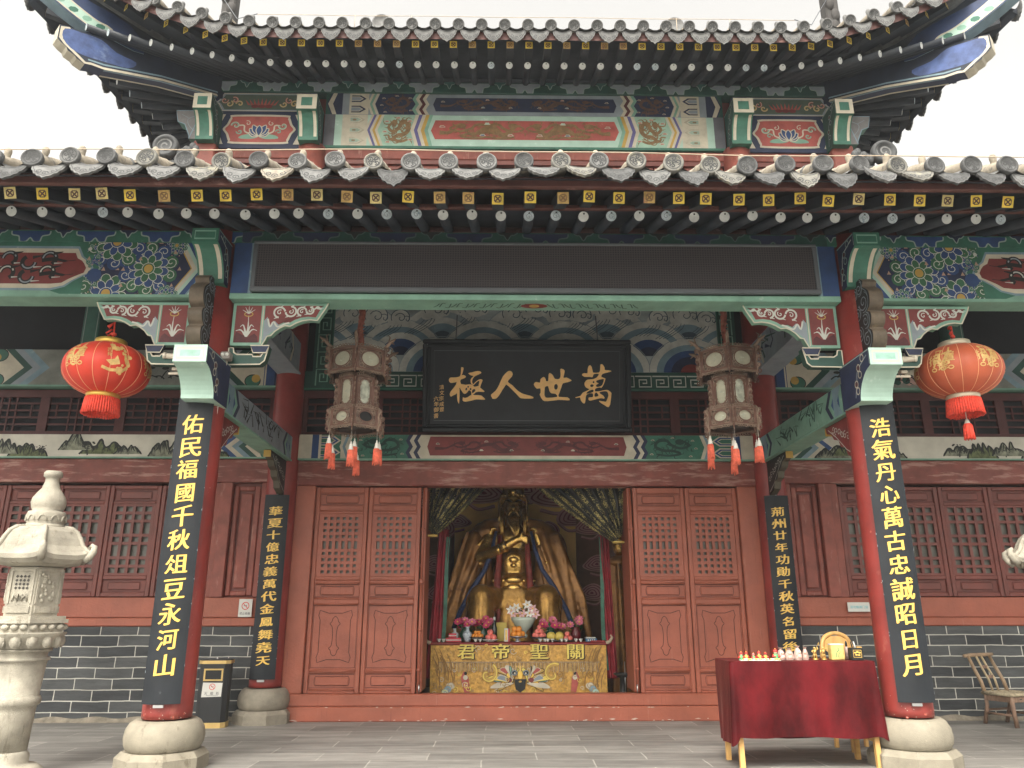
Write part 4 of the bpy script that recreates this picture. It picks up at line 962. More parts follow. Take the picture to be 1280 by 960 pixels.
for k in ks:
    x = CX0+k*CAPS; dz = SAGX(x)
    if not (k == int((4.09-CX0)/CAPS+.5)):                    # one end disc is broken off
        q = rnd.choice((0, 0, 1, 1, 2)); o = dup(CAP_ME[q]) if cap_used[q] else CAP_ME[q]; cap_used[q] = 1
        o.location = (x+rnd.gauss(0, .006), -1.425-rnd.random()*.02, lroof_z(-1.42, .075+dz)+rnd.gauss(0, .005)); o.rotation_euler = (R(-4)+rnd.gauss(0, .06), rnd.uniform(-.9, .9), rnd.gauss(0, .06)); q_ = rnd.uniform(.94, 1.05); o.scale = (q_, 1, q_)
    q = rnd.choice((0, 0, 0, 0, 1, 1, 1, 1, 2, 2, 2, 3))
    o = DRIP_ME[q] if not drip_used[q] else dup(DRIP_ME[q]); drip_used[q] = 1
    o.location = (x+CAPS/2, -1.415+rnd.uniform(-.008, .008), lroof_z(-1.42, .062+dz)); o.rotation_euler = (R(-10)+rnd.gauss(0, .08), rnd.gauss(0, .06), rnd.gauss(0, .05)); q_ = rnd.uniform(.92, 1.06); o.scale = (q_, 1, rnd.uniform(.88, 1.08))
    if rnd.random() < .85:
        o = NAIL if first[3] else dup(NAIL); first[3] = False
        o.location = (x, -1.30, lroof_z(-1.30, .138+dz)); o.rotation_euler = (rnd.uniform(-.15, .15), rnd.uniform(-.15, .15), 0)
# broken tile: mortar plug
g = G(); xk = CX0+int((4.09-CX0)/CAPS+.5)*CAPS
g.ball((xk, -1.40, lroof_z(-1.42, .07)), (.06, .03, .06), CREAM, 10, 6); g.ball((xk+.02, -1.41, lroof_z(-1.42, .03)), (.035, .03, .03), CREAM, 8, 5); g.build('broken_tile_mortar', LROOF)

# rafters
YELP = M('rafter_yellow_pale', (.60, .50, .20), .6, var=.25, sc=14, wear=(.40, (.34, .20, .10), 18))
def square_rafter(me_mat, worn):
    g = G(); h = .049
    g.box(-h, h, 0, .62, -h, h, RAFT, .004)
    p = Pen(g, lambda u, v, hh: Vector((u, -hh, v))); p.rect(-h*.97, h*.97, -h*.97, h*.97, (YEL, YELW, YELP)[worn])
    m = BROWN if worn == 1 else DBROWN
    pass
    for a in (1, -1):
        p.stroke([(-.025, -.025*a), (.025, .025*a)], .013, m); p.stroke([(a*.027, -.020), (a*.027, .020)], .009, m); p.stroke([(-.020, a*.027), (.020, a*.027)], .009, m)
    return g
def round_rafter(worn):
    g = G(); g.tube([(0, 0, 0), (0, 1.5, .0)], .047, RAFT, 14)
    p = Pen(g, lambda u, v, hh: Vector((u, -hh, v))); p.disc((0, 0), .046, DISCB if worn else DISCW, n=18); p.disc((.004, .026), .009, INK, n=8)
    if worn: p.spiral((0, -.004), .03, GREYP, .006, 1.3)
    return g
def place_rafters(proto, n0, n1, x0, step, y, z, pitch, parent, fan=None, scl=1):
    used = [False]*len(proto)
    for k in range(n0, n1+1):
        x = x0+k*step; q = rnd.choice((0, 0, 0, 1, len(proto)-1))
        o = proto[q] if not used[q] else dup(proto[q]); used[q] = True
        o.parent = parent; o.location = (x+rnd.gauss(0, .012), y+rnd.uniform(-.014, .010), z+rnd.gauss(0, .005)); o.rotation_euler = (R(pitch), rnd.gauss(0, .035), rnd.uniform(-.008, .008))
        o.scale = (scl,)*3
place_rafters([square_rafter(None, 0).build('flying_rafter', LROOF), square_rafter(None, 1).build('flying_rafter', LROOF), square_rafter(None, 2).build('flying_rafter', LROOF)], -24, 25, -.113, .2515, -1.20, 4.522, 23, LROOF)
place_rafters([round_rafter(0).build('round_rafter', LROOF), round_rafter(1).build('round_rafter', LROOF)], -24, 25, -.112, .2495, -.80, 4.575, 18.5, LROOF)
# boards hiding the gaps between the rafter rows
g = G()
g.face([(XL0-2, -1.22, 4.60), (XL1+2, -1.22, 4.60), (XL1+2, -.55, 4.88), (XL0-2, -.55, 4.88)], SOFFIT)
g.face([(XL0-2, -.78, 4.64), (XL1+2, -.78, 4.64), (XL1+2, 2.9, 5.95), (XL0-2, 2.9, 5.95)], SOFFIT); g.build('eave_boarding', LROOF)
tag_wire = G(); tag_wire.tube([(-6.4+.45*i, -1.36, 4.85+.006*math.sin(i*1.3)-.012*math.sin(i*.4)) for i in range(30)], .005, M('wire_tan', (.45, .36, .26), .6), 6)
tag(tag_wire.build('eave_wire'), 'thin tan wire stretched along the lower row of roof tile ends', 'wire')
# ------------------------------------------------------------------ upper storey
US = HALL
HX = 4.53; UZ0, UZ1, UZ2, UZ3 = 7.595, 8.158, 8.515, 8.712
g = G(); g.box(-HX+.02, HX-.02, 2.93, 8.6, 5.9, 8.7, RED_DARK)
for s in (-1, 1): g.box(s*(HX-.02), s*(HX+.06), 2.95, 8.6, UZ0, UZ3, DGREEN)
g.build('upper_wall', HALL)
for x in (-HX, -3.05, 3.05, HX):
    g = G(); 
    if abs(x) > 4: g.box(x-.155, x+.155, 2.64, 2.92, 5.9, 7.62, RED_POST, .02)
    else: g.lathe([(.19, 5.9), (.19, 7.60)], RED_POST, (x, 2.80, 0), 24)
    g.build('upper_column', HALL)
# red rails and window band
g = G(); g.box(-HX, HX, 2.80, 2.93, 7.44, 7.585, RED_POST, .01); g.box(-HX, HX, 2.82, 2.93, 7.37, 7.435, RED_DARK); g.build('upper_rail', HALL)
g = G()
def upwin(x0, x1, open_=False):
    if open_:
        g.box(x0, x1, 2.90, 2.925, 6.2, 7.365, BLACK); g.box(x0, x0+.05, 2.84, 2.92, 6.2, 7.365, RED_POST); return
    g.box(x0, x1, 2.86, 2.90, 7.17, 7.365, RED_POST, .006); g.box(x0+.02, x1-.02, 2.85, 2.858, 7.30, 7.33, RED_DARK)
    n = max(2, int((x1-x0-.16)/.13)); c = (x1-x0-.12)/n
    g.box(x0, x0+.06, 2.86, 2.90, 6.2, 7.17, RED_POST); g.box(x1-.06, x1, 2.86, 2.90, 6.2, 7.17, RED_POST)
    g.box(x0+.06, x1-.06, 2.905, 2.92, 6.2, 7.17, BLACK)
    for i in range(1, n): g.box(x0+.06+c*i-.02, x0+.06+c*i+.02, 2.865, 2.9, 6.2, 7.17, RED_POST)
    for k in range(7): g.box(x0+.06, x1-.06, 2.866, 2.899, 6.99-.13*k, 7.03-.13*k, RED_POST)
xw = [-2.86, -2.1, -1.24, -.62, .0, .62, 1.24, 1.85, 2.86]
for i in range(len(xw)-1): upwin(xw[i]+.006, xw[i+1]-.006, i in (2, 3))
for s in (-1, 1): upwin(*sorted((s*3.25, s*4.36)))
g.build('upper_window_band', HALL)
# painted beams of the upper storey
PAL_U = dict(edge=CREAM, line=CREAM, abase=CREAM, aframe=LGREEN if False else M('washed_beige', (.40, .37, .29), .6, var=.2, sc=8), afill=M('washed_green', (.28, .37, .30), .6, var=.2, sc=8), amotif=BROWN, zig=[CREAM, M('violet_paint', (.10, .09, .24), .6), CREAM, OCHRE, CREAM],
    field=M('pale_dragon_field', (.27, .42, .33), .6, var=.18, sc=6), dragon=BROWN, cl=(PRED2, MINT, BLUE), zig2=[CREAM, M('violet_paint'), CREAM, OCHRE, LGREEN], mid=PRED2, mdragon=BROWN, border=.22, tb=.75)
PAL_U2 = dict(edge=GREYP, line=CREAM, abase=CREAM, aframe=NAVY, afill=GREYP, zig=[CREAM, LGREEN, CREAM], field=NAVY, dragon=DBROWN, cl=(MAROON, PRED2, LBLUE), zig2=[LGREEN, CREAM, MAROON, CREAM], mid=NAVY, mdragon=DBROWN, border=.17, fine=True)
g = G(); g.box(-2.9, 2.9, 2.78, 2.92, UZ0+.04, UZ1-.004, MINT, .004); g.box(-2.9, 2.9, 2.77, 2.92, UZ0, UZ0+.038, GREEN)
dragon_beam(g, 2.78, UZ0+.042, UZ1-.006, 2.66, PAL_U, 3, 21, CREAM)
for s in (-1, 1): g.box(s*2.75, s*2.9, 2.776, 2.78, UZ0+.04, UZ1-.004, M('dark_grey_end', (.10, .10, .115), .6, var=.2))
g.build('upper_painted_beam', HALL)
g = G(); g.box(-2.9, 2.9, 2.785, 2.92, UZ1, UZ2, GREYP, .004)
dragon_beam(g, 2.785, UZ1+.003, UZ2-.003, 2.66, PAL_U2, 2, 31, CREAM)
for s in (-1, 1):
    p = Pen(g, plane_xz(2.785, s)); zm = (UZ1+UZ2)/2
    p.rect(2.66, 2.9, UZ1, UZ2, NAVY); p.poly([(2.74, UZ1), (2.80, zm), (2.74, UZ2), (2.80, UZ2), (2.87, zm), (2.80, UZ1)], CREAM); p.poly([(2.82, UZ1), (2.89, zm), (2.82, UZ2), (2.9, UZ2), (2.9, UZ1)], DGREEN)
g.build('upper_painted_lintel', HALL)
def lotus(p, c, s, petal, line):
    x, y = c
    for a, L in ((-1.25, .5), (1.25, .5), (-.85, .62), (.85, .62), (-.45, .72), (.45, .72), (0, .62)):
        d = (math.sin(a)*s*L, math.cos(a)*s*L*.85+s*.05); n = (math.cos(a)*s*.15, -math.sin(a)*s*.15)
        q = cr([(x, y), (x+d[0]*.55+n[0], y+d[1]*.55+n[1]), (x+d[0], y+d[1]), (x+d[0]*.55-n[0], y+d[1]*.55-n[1])], 3, True)
        p.poly(q, petal); p.stroke(q, s*.05, line, True)
for s in (-1, 1):
    g = G(); x0, x1 = 3.05, 4.53; g.box(s*x0, s*x1, 2.78, 2.92, UZ0+.03, UZ1-.004, NAVY, .004); g.box(s*x0, s*x1, 2.77, 2.92, UZ0-.02, UZ0+.028, NAVY)
    p = Pen(g, plane_xz(2.78, s)); z0, z1 = UZ0+.05, UZ1-.02; zm = (z0+z1)/2; cx = 3.83
    for e in (-1, 1):
        p.poly([(cx+e*.50, z0), (cx+e*.60, zm), (cx+e*.50, z1), (cx+e*.66, z1), (cx+e*.70, zm), (cx+e*.66, z0)], CREAM)
    def carto(o, mt):
        q = [(-.40, -.17), (-.34, -.21), (.34, -.21), (.40, -.17), (.44, -.07), (.49, 0), (.44, .07), (.40, .17), (.34, .21), (-.34, .21), (-.40, .17), (-.44, .07), (-.49, 0), (-.44, -.07)]
        p.poly(cr([(cx+a*(1+o*2), zm+b*(1+o*4)) for a, b in q], 3, True), mt)
    carto(.035, CREAM); carto(0, PRED2)
    for e in (-1, 1):
        p.poly(cr([(cx, zm-.12), (cx+e*.10, zm-.08), (cx+e*.24, zm-.10), (cx+e*.28, zm-.15), (cx+e*.1, zm-.16)], 3, True), LGREEN)
        p.stroke(cr([(cx+e*.05, zm-.1), (cx+e*.2, zm-.04), (cx+e*.22, zm+.06), (cx+e*.3, zm+.06)], 4), .022, CREAM); p.spiral((cx+e*.34, zm+.06), .065, LGREEN, .03, 1, 0, e); p.spiral((cx+e*.34, zm+.06), .07, CREAM, .010, 1.2, 0, e); p.spiral((cx+e*.28, zm-.04), .045, LGREEN, .02, 1, 0, -e); p.spiral((cx+e*.17, zm+.10), .045, CREAM, .012, 1, 1, e)
    lotus(p, (cx, zm-.11), .30, BLUE, CREAM)
    g.build('lotus_panel', HALL)
    g = G(); g.box(s*x0, s*x1, 2.785, 2.92, UZ1, UZ2, NAVY, .004); p = Pen(g, plane_xz(2.785, s)); z0, z1 = UZ1+.045, UZ2-.02; zm = (z0+z1)/2
    q = [(cx-.56, z0), (cx-.62, zm-.03), (cx-.66, zm), (cx-.62, zm+.03), (cx-.56, z1), (cx+.56, z1), (cx+.62, zm+.03), (cx+.66, zm), (cx+.62, zm-.03), (cx+.56, z0)]
    p.poly(q, GREYP); p.poly([(cx+(a-cx)*.955, zm+(b-zm)*.86) for a, b in q], M('lotus_ground', (.07, .10, .075), .6, var=.2)); p.stroke(q, .012, CREAM, True)
    for k in range(-4, 5): p.poly([(cx+.045*k*1.0-.02, zm-.05), (cx+.062*k, zm+.07-.006*abs(k)), (cx+.045*k+.022, zm-.05)], PRED2); 
    for k in (-1, 0, 1): p.disc((cx+.10*k, zm-.07), .055, PRED, .03)
    for e in (-1, 1):
        for k in range(4): p.spiral((cx+e*(.32+.075*k), zm+(.03 if k % 2 else -.03)), .055, PRED2 if k % 2 else OCHRE, .026, 1, k, e); p.spiral((cx+e*(.32+.075*k), zm+(.03 if k % 2 else -.03)), .058, CREAM, .008, 1.1, k, e)
    g.build('lotus_lintel', HALL)
g = G(); g.box(-HX-.1, HX+.1, 2.76, 2.95, UZ2+.004, UZ3, DGREEN, .01); cornice(g, 2.76, UZ2+.008, UZ3-.004, -HX, HX, .74, DGREEN, GREYP, LINEG, M('cornice_teal', (.04, .12, .11), .6), .0)
g.build('upper_cornice', HALL)
g = G(); g.tube([(-HX-.2, 2.80, UZ3+.05), (HX+.2, 2.80, UZ3+.05)], .06, SOFFIT, 12); g.build('upper_purlin', HALL)
for x, w in ((-3.055, .28), (3.055, .28), (-4.50, .25), (4.48, .25)):
    beam_head(x, w, 2.34, 7.93, 8.165, 7.56, 2.78, CREAM, GREEN, DGREEN, 1, 'upper_storey_beam_head', CREAM)
for s in (-1, 1):       # sideways beam head at the corner
    g = G(); q = [(.14, 8.08), (.50, 8.08), (.46, 7.90), (.36, 7.86), (.29, 7.70), (.28, 7.62), (.14, 7.62)]
    mp = lambda u, v, h: Vector((s*(4.47+u), 2.62-h, v)); g.prism(q, mp, -.18, 0, GREEN, M('grey_carved', (.17, .165, .165), .7, var=.2)); p = Pen(g, mp); p.stroke(q[:-1], .014, LBLUE, True); p.stroke(cr([(.2, 8.0), (.32, 7.94), (.3, 7.84), (.22, 7.75)], 4), .008, GREYP); p.stroke([(.3, 7.95), (.42, 8.02)], .008, GREYP)
    g.build('corner_beam_head', HALL)

# ------------------------------------------------------------------ upper roof with lifted corners
def up_side(half, P, ulo, uhi, name, flo, oc=.30, fm=None):
    fm = fm or FASCIA
    """one eave of the hipped upper roof; P(u, w, z) maps along / outward / up"""
    q0 = half-1.23
    def s_(u): return max(0, (abs(u)-q0)/2.4)
    rise = lambda u: .67*s_(u)**2; rise2 = lambda u: .12*s_(u)**1.5; out = lambda u: oc*s_(u)**2
    def surf(u, w, dz=0):
        a = 1.29-w; return 8.545+a*.40+.02*a*a+rise(u)*max(0, min(1, (w+.7)/1.99))+dz
    roof = G(); step = .3035; k0 = int(ulo/step)-1; k1 = int(uhi/step)+1; rows = []
    for k in range(k0, k1+1):
        u = k*step
        if abs(u) > half+1.22: continue
        w1 = 1.29+out(u); w0 = max(abs(u)-half+.02, -1.6); n = 8; rows.append(u)
        ws = [w1+(w0-w1)*i/n for i in range(n+1)]
        roof.tube([P(u, w, surf(u, w, .075)) for w in ws], .064, BARREL, 8)
        u2 = u+step
        if abs(u2) > half+1.3: continue
        w1b = 1.29+out(u2); w0b = max(abs(u2)-half+.02, -1.6)
        for i in range(n):
            pts = []
            for t, up in ((i/n-.01, .014), ((i+1)/n+.01, 0)):
                for j in range(6):
                    f = j/5; uu = u+.03+(step-.06)*f; w = (w1+(w0-w1)*t)*(1-f)+(w1b+(w0b-w1b)*t)*f
                    pts.append(P(uu, w, surf(uu, w, .065-.07*math.sin(math.pi*f)+up)))
            roof.add(pts, [(j, j+1, 6+j+1, 6+j) for j in range(5)], TILE, True)
    # boards: soffit above the rafters and the fascia
    N = 44; us = [-half-1.25+(2*half+2.5)*i/N for i in range(N+1)]; us = [u for u in us if ulo-.6 <= u <= uhi+.2]
    for i in range(len(us)-1):
        a, b = us[i], us[i+1]
        qa = lambda u, w, dz: P(u, w, surf(u, w, dz))
        for (wA, wB) in ((1.22, .6), (.6, 0), (0, -.8), (-.8, -1.6)):
            def W_(u, w): return max(w+(out(u) if w > 1 else 0), abs(u)-half)
            if W_(a, wB) >= 1.2+out(a) and W_(b, wB) >= 1.2+out(b): continue
            roof.face([qa(a, W_(a, wA), -.05), qa(b, W_(b, wA), -.05), qa(b, W_(b, wB), -.05), qa(a, W_(a, wB), -.05)], SOFFIT)
        oa, ob = out(a), out(b)
        roof.add([P(a, 1.235+oa, surf(a, 1.235+oa, -.125)), P(b, 1.235+ob, surf(b, 1.235+ob, -.125)), P(b, 1.245+ob, surf(b, 1.245+ob, -.01)), P(a, 1.245+oa, surf(a, 1.245+oa, -.01)), P(a, 1.17+oa, surf(a, 1.17+oa, -.10)), P(b, 1.17+ob, surf(b, 1.17+ob, -.10))], [(0, 1, 2, 3), (0, 4, 5, 1)], fm)
        # board over the round rafters
        r0 = lambda u: P(max(-q0-1.15, min(q0+1.15, u*.96)) if abs(u) > q0 else u, .86+.42*s_(u)**1.5, 8.425+rise2(u)); r1 = lambda u: P(u if abs(u) < q0 else math.copysign(q0+(abs(u)-q0)*.45, u), -.05, 8.80)
        roof.add([r0(a), r0(b), r1(b), r1(a)], [(0, 1, 2, 3)], SOFFIT)
    RO = roof.build(name, HALL)
    def orient(o, A, B):
        d = (Vector(B)-Vector(A)).normalized(); zz = Vector((0, 0, 1)); xx = d.cross(zz).normalized(); zz = xx.cross(d)
        o.matrix_local = Matrix(((xx.x, d.x, zz.x, A[0]), (xx.y, d.y, zz.y, A[1]), (xx.z, d.z, zz.z, A[2]), (0, 0, 0, 1)))
    pro = [square_rafter(None, 0).build('upper_flying_rafter', RO), square_rafter(None, 1).build('upper_flying_rafter', RO)]; use = [0, 0]
    for k in range(-24, 25):
        u = k*.2512+.02
        if abs(u) > half+1.22 or u < flo: continue
        fan = abs(u) > q0; ur = math.copysign(q0+(abs(u)-q0)*.62, u) if fan else u
        A = P(u, 1.13+out(u), surf(u, 1.13+out(u), -.162)); B = P(ur, .45, 8.56+rise(u)*.42)
        q = 0 if rnd.random() < .75 else 1; o = dup(pro[q]) if use[q] else pro[q]; use[q] = 1; orient(o, A, B)
    pro = [round_rafter(0).build('upper_round_rafter', RO), round_rafter(1).build('upper_round_rafter', RO)]; use = [0, 0]
    for k in range(-24, 25):
        u = k*.2490+.01
        if abs(u) > half+1.22 or u < flo: continue
        fan = abs(u) > q0; ur = math.copysign(q0+(abs(u)-q0)*.40, u) if fan else u
        A = P(u, .84+.50*s_(u)**1.5, 8.358+rise2(u)); B = P(ur, -.05, 8.74)
        q = 0 if rnd.random() < .75 else 1; o = dup(pro[q]) if use[q] else pro[q]; use[q] = 1; orient(o, A, B)
    d0 = drip_tile(.98).build('upper_drip_tile', RO); c0 = tile_end(.95).build('upper_eave_tile_end', RO); n0 = G(); nail_g(n0, TILE); n0 = n0.build('upper_tile_nail', RO); f = True
    for u in rows:
        if u < ulo-.05: continue
        w1 = 1.29+out(u); e = (math.copysign(.3, u)*s_(u) if abs(u) > q0 else 0)
        A = P(u, w1+.005, surf(u, w1, .075)); B = P(u, w1-.5, surf(u, w1-.5, .075)+0)
        o = c0 if f else dup(c0); orient(o, A, B)
        A = P(u+step/2, w1+out(u+step/2)-out(u)-.01, surf(u+step/2, w1, .060)); B = P(u+step/2, w1-.5, surf(u+step/2, w1-.5, .06)-.06)
        o = d0 if f else dup(d0); orient(o, A, B)
        o = n0 if f else dup(n0); A = P(u, w1-.10, surf(u, w1-.10, .138)); o.location = A; f = False
    return RO
up_side(HX, lambda u, w, z: Vector((u, 2.79-w, z)), -HX-1.3, HX+1.3, 'upper_front_roof', -99)
up_side(2.9, lambda u, w, z: Vector((-HX-w*1.13, 5.69-u, z)), -.3, 4.2, 'upper_side_roof', -.5, .55, SOFFIT)
up_side(2.9, lambda u, w, z: Vector((HX+w*1.13, 5.69-u, z)), -.3, 4.2, 'upper_side_roof', -.5, .55, SOFFIT)
g = G(); g.box(-4.0, 4.0, 4.3, 8, 8.7, 9.3, VOID); g.build('roof_core', HALL)
for s in (-1, 1):      # corner beams
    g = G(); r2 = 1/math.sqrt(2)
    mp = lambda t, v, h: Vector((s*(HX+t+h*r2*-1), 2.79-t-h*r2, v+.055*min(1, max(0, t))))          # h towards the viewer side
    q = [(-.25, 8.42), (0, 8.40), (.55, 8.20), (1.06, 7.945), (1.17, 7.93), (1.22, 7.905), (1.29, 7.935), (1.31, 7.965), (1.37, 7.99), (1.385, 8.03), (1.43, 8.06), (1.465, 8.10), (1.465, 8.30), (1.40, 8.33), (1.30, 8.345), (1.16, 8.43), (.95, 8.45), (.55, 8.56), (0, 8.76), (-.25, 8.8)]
    g.prism(q, mp, -.09, .09, NAVY, M('hip_shade_blue', (.010, .017, .036), .6, var=.3, sc=4))  # navy face colour carries the shade under the eave
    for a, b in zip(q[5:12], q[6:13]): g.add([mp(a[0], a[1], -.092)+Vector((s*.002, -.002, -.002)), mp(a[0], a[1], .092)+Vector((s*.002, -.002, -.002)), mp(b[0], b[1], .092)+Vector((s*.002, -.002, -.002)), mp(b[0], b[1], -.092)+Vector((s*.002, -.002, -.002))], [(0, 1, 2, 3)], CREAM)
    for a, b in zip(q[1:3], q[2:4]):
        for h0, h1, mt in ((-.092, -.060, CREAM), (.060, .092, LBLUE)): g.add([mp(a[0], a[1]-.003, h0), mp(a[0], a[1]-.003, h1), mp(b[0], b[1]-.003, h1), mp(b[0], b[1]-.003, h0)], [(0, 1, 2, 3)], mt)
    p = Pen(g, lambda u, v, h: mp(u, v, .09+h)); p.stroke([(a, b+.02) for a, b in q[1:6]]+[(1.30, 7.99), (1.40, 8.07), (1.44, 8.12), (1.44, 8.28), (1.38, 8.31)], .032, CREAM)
    p.poly(cr([(.86, 8.14), (1.08, 8.06), (1.30, 8.02), (1.42, 8.12), (1.42, 8.28), (1.28, 8.33), (1.12, 8.36), (.98, 8.28), (.80, 8.28)], 3, True), M('lit_tip_blue', (.05, .085, .22), .6, var=.4, sc=5, wear=(.42, (.12, .17, .30), 4)))  # lighter patch paints the daylight on the beam's tip
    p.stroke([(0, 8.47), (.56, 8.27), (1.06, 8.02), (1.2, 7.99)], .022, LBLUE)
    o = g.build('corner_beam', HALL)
    g = G(); q = [(.75, 8.46), (1.10, 8.435), (1.28, 8.46), (1.62, 8.64), (2.0, 8.95), (2.25, 9.25), (2.18, 9.32), (1.85, 9.08), (1.45, 8.86), (.9, 8.78)]
    qs = cr(q, 3, True); g.prism(qs, mp, -.10, .10, LBLUE, M('hip_shade_blue2', (.02, .038, .10), .6, var=.3, sc=4))
    p = Pen(g, lambda u, v, h: mp(u, v, .10+h)); 
    band = [(1.12, 8.455), (1.28, 8.475), (1.62, 8.66), (2.0, 8.97), (2.22, 9.24)]
    p.stroke(cr([(a-.03, b+.075) for a, b in band], 4), .155, CREAM); p.stroke(cr([(a-.03, b+.075) for a, b in band], 4), .115, MINT); p.disc((1.10, 8.53), .075, CREAM); p.disc((1.11, 8.53), .055, MINT)
    for i in range(9): t = i/8; p.disc((1.15+.95*t, 8.54+.12*t+.48*t*t), .035, LGREEN if i % 2 else GREEN, .05, 7, .7)
    g.build('corner_beam_tip', o)
    g = G(); tp = [(4.53, 2.79-0, 9.0), (5.2, 2.12, 8.98), (5.75, 1.57, 9.1), (6.2, 1.12, 9.35), (6.6, .72, 9.8)]
    g.tube([(s*a, b, c+.05) for a, b, c in tp], .10, TILE, 10); g.build('hip_ridge', HALL)
    xr = 4.62 if s > 0 else -4.40; RDG = M('ridge_dark', (.045, .042, .040), .8, var=.3); g = G(); g.box(xr-.10, xr+.10, 2.55, 2.75, 9.0, 11.2, RDG, .02)
    for i in range(9): g.ball((xr+rnd.uniform(-.05, .05), 2.56, 9.6+.2*i), (.075, .05, .12), RDG, 8, 5)
    g.build('ridge_ornament', HALL)
    g = G(); c = Vector((s*4.74, 2.0, 7.08))
    g.lathe([(.16, -.05), (.17, 0), (.16, .05), (.12, .055), (.11, .03), (0.001, .03)], M('dark_grey_tile', (.055, .058, .06), .75, var=.3), c, 20, ax=Matrix.Rotation(math.pi/2, 3, 'X'), caps=False)
    p = Pen(g, lambda u, v, h: Vector((c.x+u, c.y-.032-h, c.z+v)), base=.003); p.spiral((0, 0), .14, TILE, .022, 2, 0, s, n=26)
    for i in range(6): g.ball((c.x-s*(.18+.04*i), 2.02, c.z-.09+.012*i*(1 if i % 2 else 2)), (.05, .05, .07), M('dark_grey_tile'), 8, 5)
    g.box(c.x-.5, c.x+.3, 2.0, 2.1, 6.2, 6.88, M('dark_grey_tile'))
    g.build('ridge_end_scroll', HALL)
g = G(); g.tube([(-3.6+.3*i, 1.62, 8.86+.004*math.sin(i)) for i in range(25)], .004, M('wire_tan'), 5)
for x in (-2.3, -1.55, 2.0, 2.72): g.tube([(x, 1.62, 8.60), (x, 1.62, 8.87)], .004, M('wire_tan'), 5)
tag(g.build('eave_wire'), 'thin lightning wire on short rods above the upper roof edge', 'wire')
g = G()
for s in (-1, 1): g.tube([(s*4.62, 2.6, 10.6), (s*5.2, 2.0, 9.7), (s*5.6, 1.6, 9.35)], .006, IRON, 5); g.tube([(s*4.62, 2.6, 10.2), (s*4.1, 2.2, 9.3), (s*3.6, 1.62, 8.87)], .006, IRON, 5)
g.build('ridge_wire', HALL)
for x, l in ((-1.98, 'round grey floodlight on the upper eave above the left dragon field'), (2.02, 'round grey floodlight on the upper eave above the right dragon field')):
    t = thing('floodlight', l, 'floodlight', (x, 1.80, 8.72), 0, 'floodlights on the upper eave')
    g = G(); ax = Matrix.Rotation(math.pi/2, 3, 'X'); g.lathe([(.09, -.08), (.12, 0), (.125, .02), (.11, .025), (.10, .012), (.001, .012)], TILE, (0, 0, .19), 20, ax=ax, caps=False); g.build('lamp_housing', t)
    g = G(); g.tube([(-.13, 0, .19), (-.13, 0, .0), (.13, 0, .0), (.13, 0, .19)], .012, IRON, 6); g.box(-.04, .04, -.04, .04, -.06, .0, IRON); g.build('lamp_bracket', t)
# ------------------------------------------------------------------ name plaque
t = thing('name_plaque', 'large black wooden plaque with four gold brush characters above the doorway', 'plaque', (-.008, 2.60, 3.40))
t.rotation_euler = (R(14.4), 0, 0)
PW, PH = 1.312, 1.162
g = G(); g.box(-PW+.06, PW-.06, -.005, .05, .06, PH-.06, LACQ); g.build('panel', t)
g = G()
for a, b, c, d in ((-PW, PW, 0, .055), (-PW, PW, PH-.055, PH)): g.box(a, b, -.06, .06, c, d, LACQ, .012)
for s in (-1, 1): g.box(s*PW, s*(PW-.055), -.058, .06, .056, PH-.056, LACQ, .012)
for a, b, c, d in ((-PW+.056, PW-.056, .057, .095), (-PW+.056, PW-.056, PH-.095, PH-.057)): g.box(a, b, -.03, .0, c, d, LACQ, .01)
for s in (-1, 1): g.box(s*(PW-.056), s*(PW-.095), -.029, .0, .096, PH-.096, LACQ, .01)
p = Pen(g, plane_xz(-.006)); p.stroke([(-PW+.14, .14), (PW-.14, .14), (PW-.14, PH-.14), (-PW+.14, PH-.14)], .006, IRON, True)
g.build('frame', t)
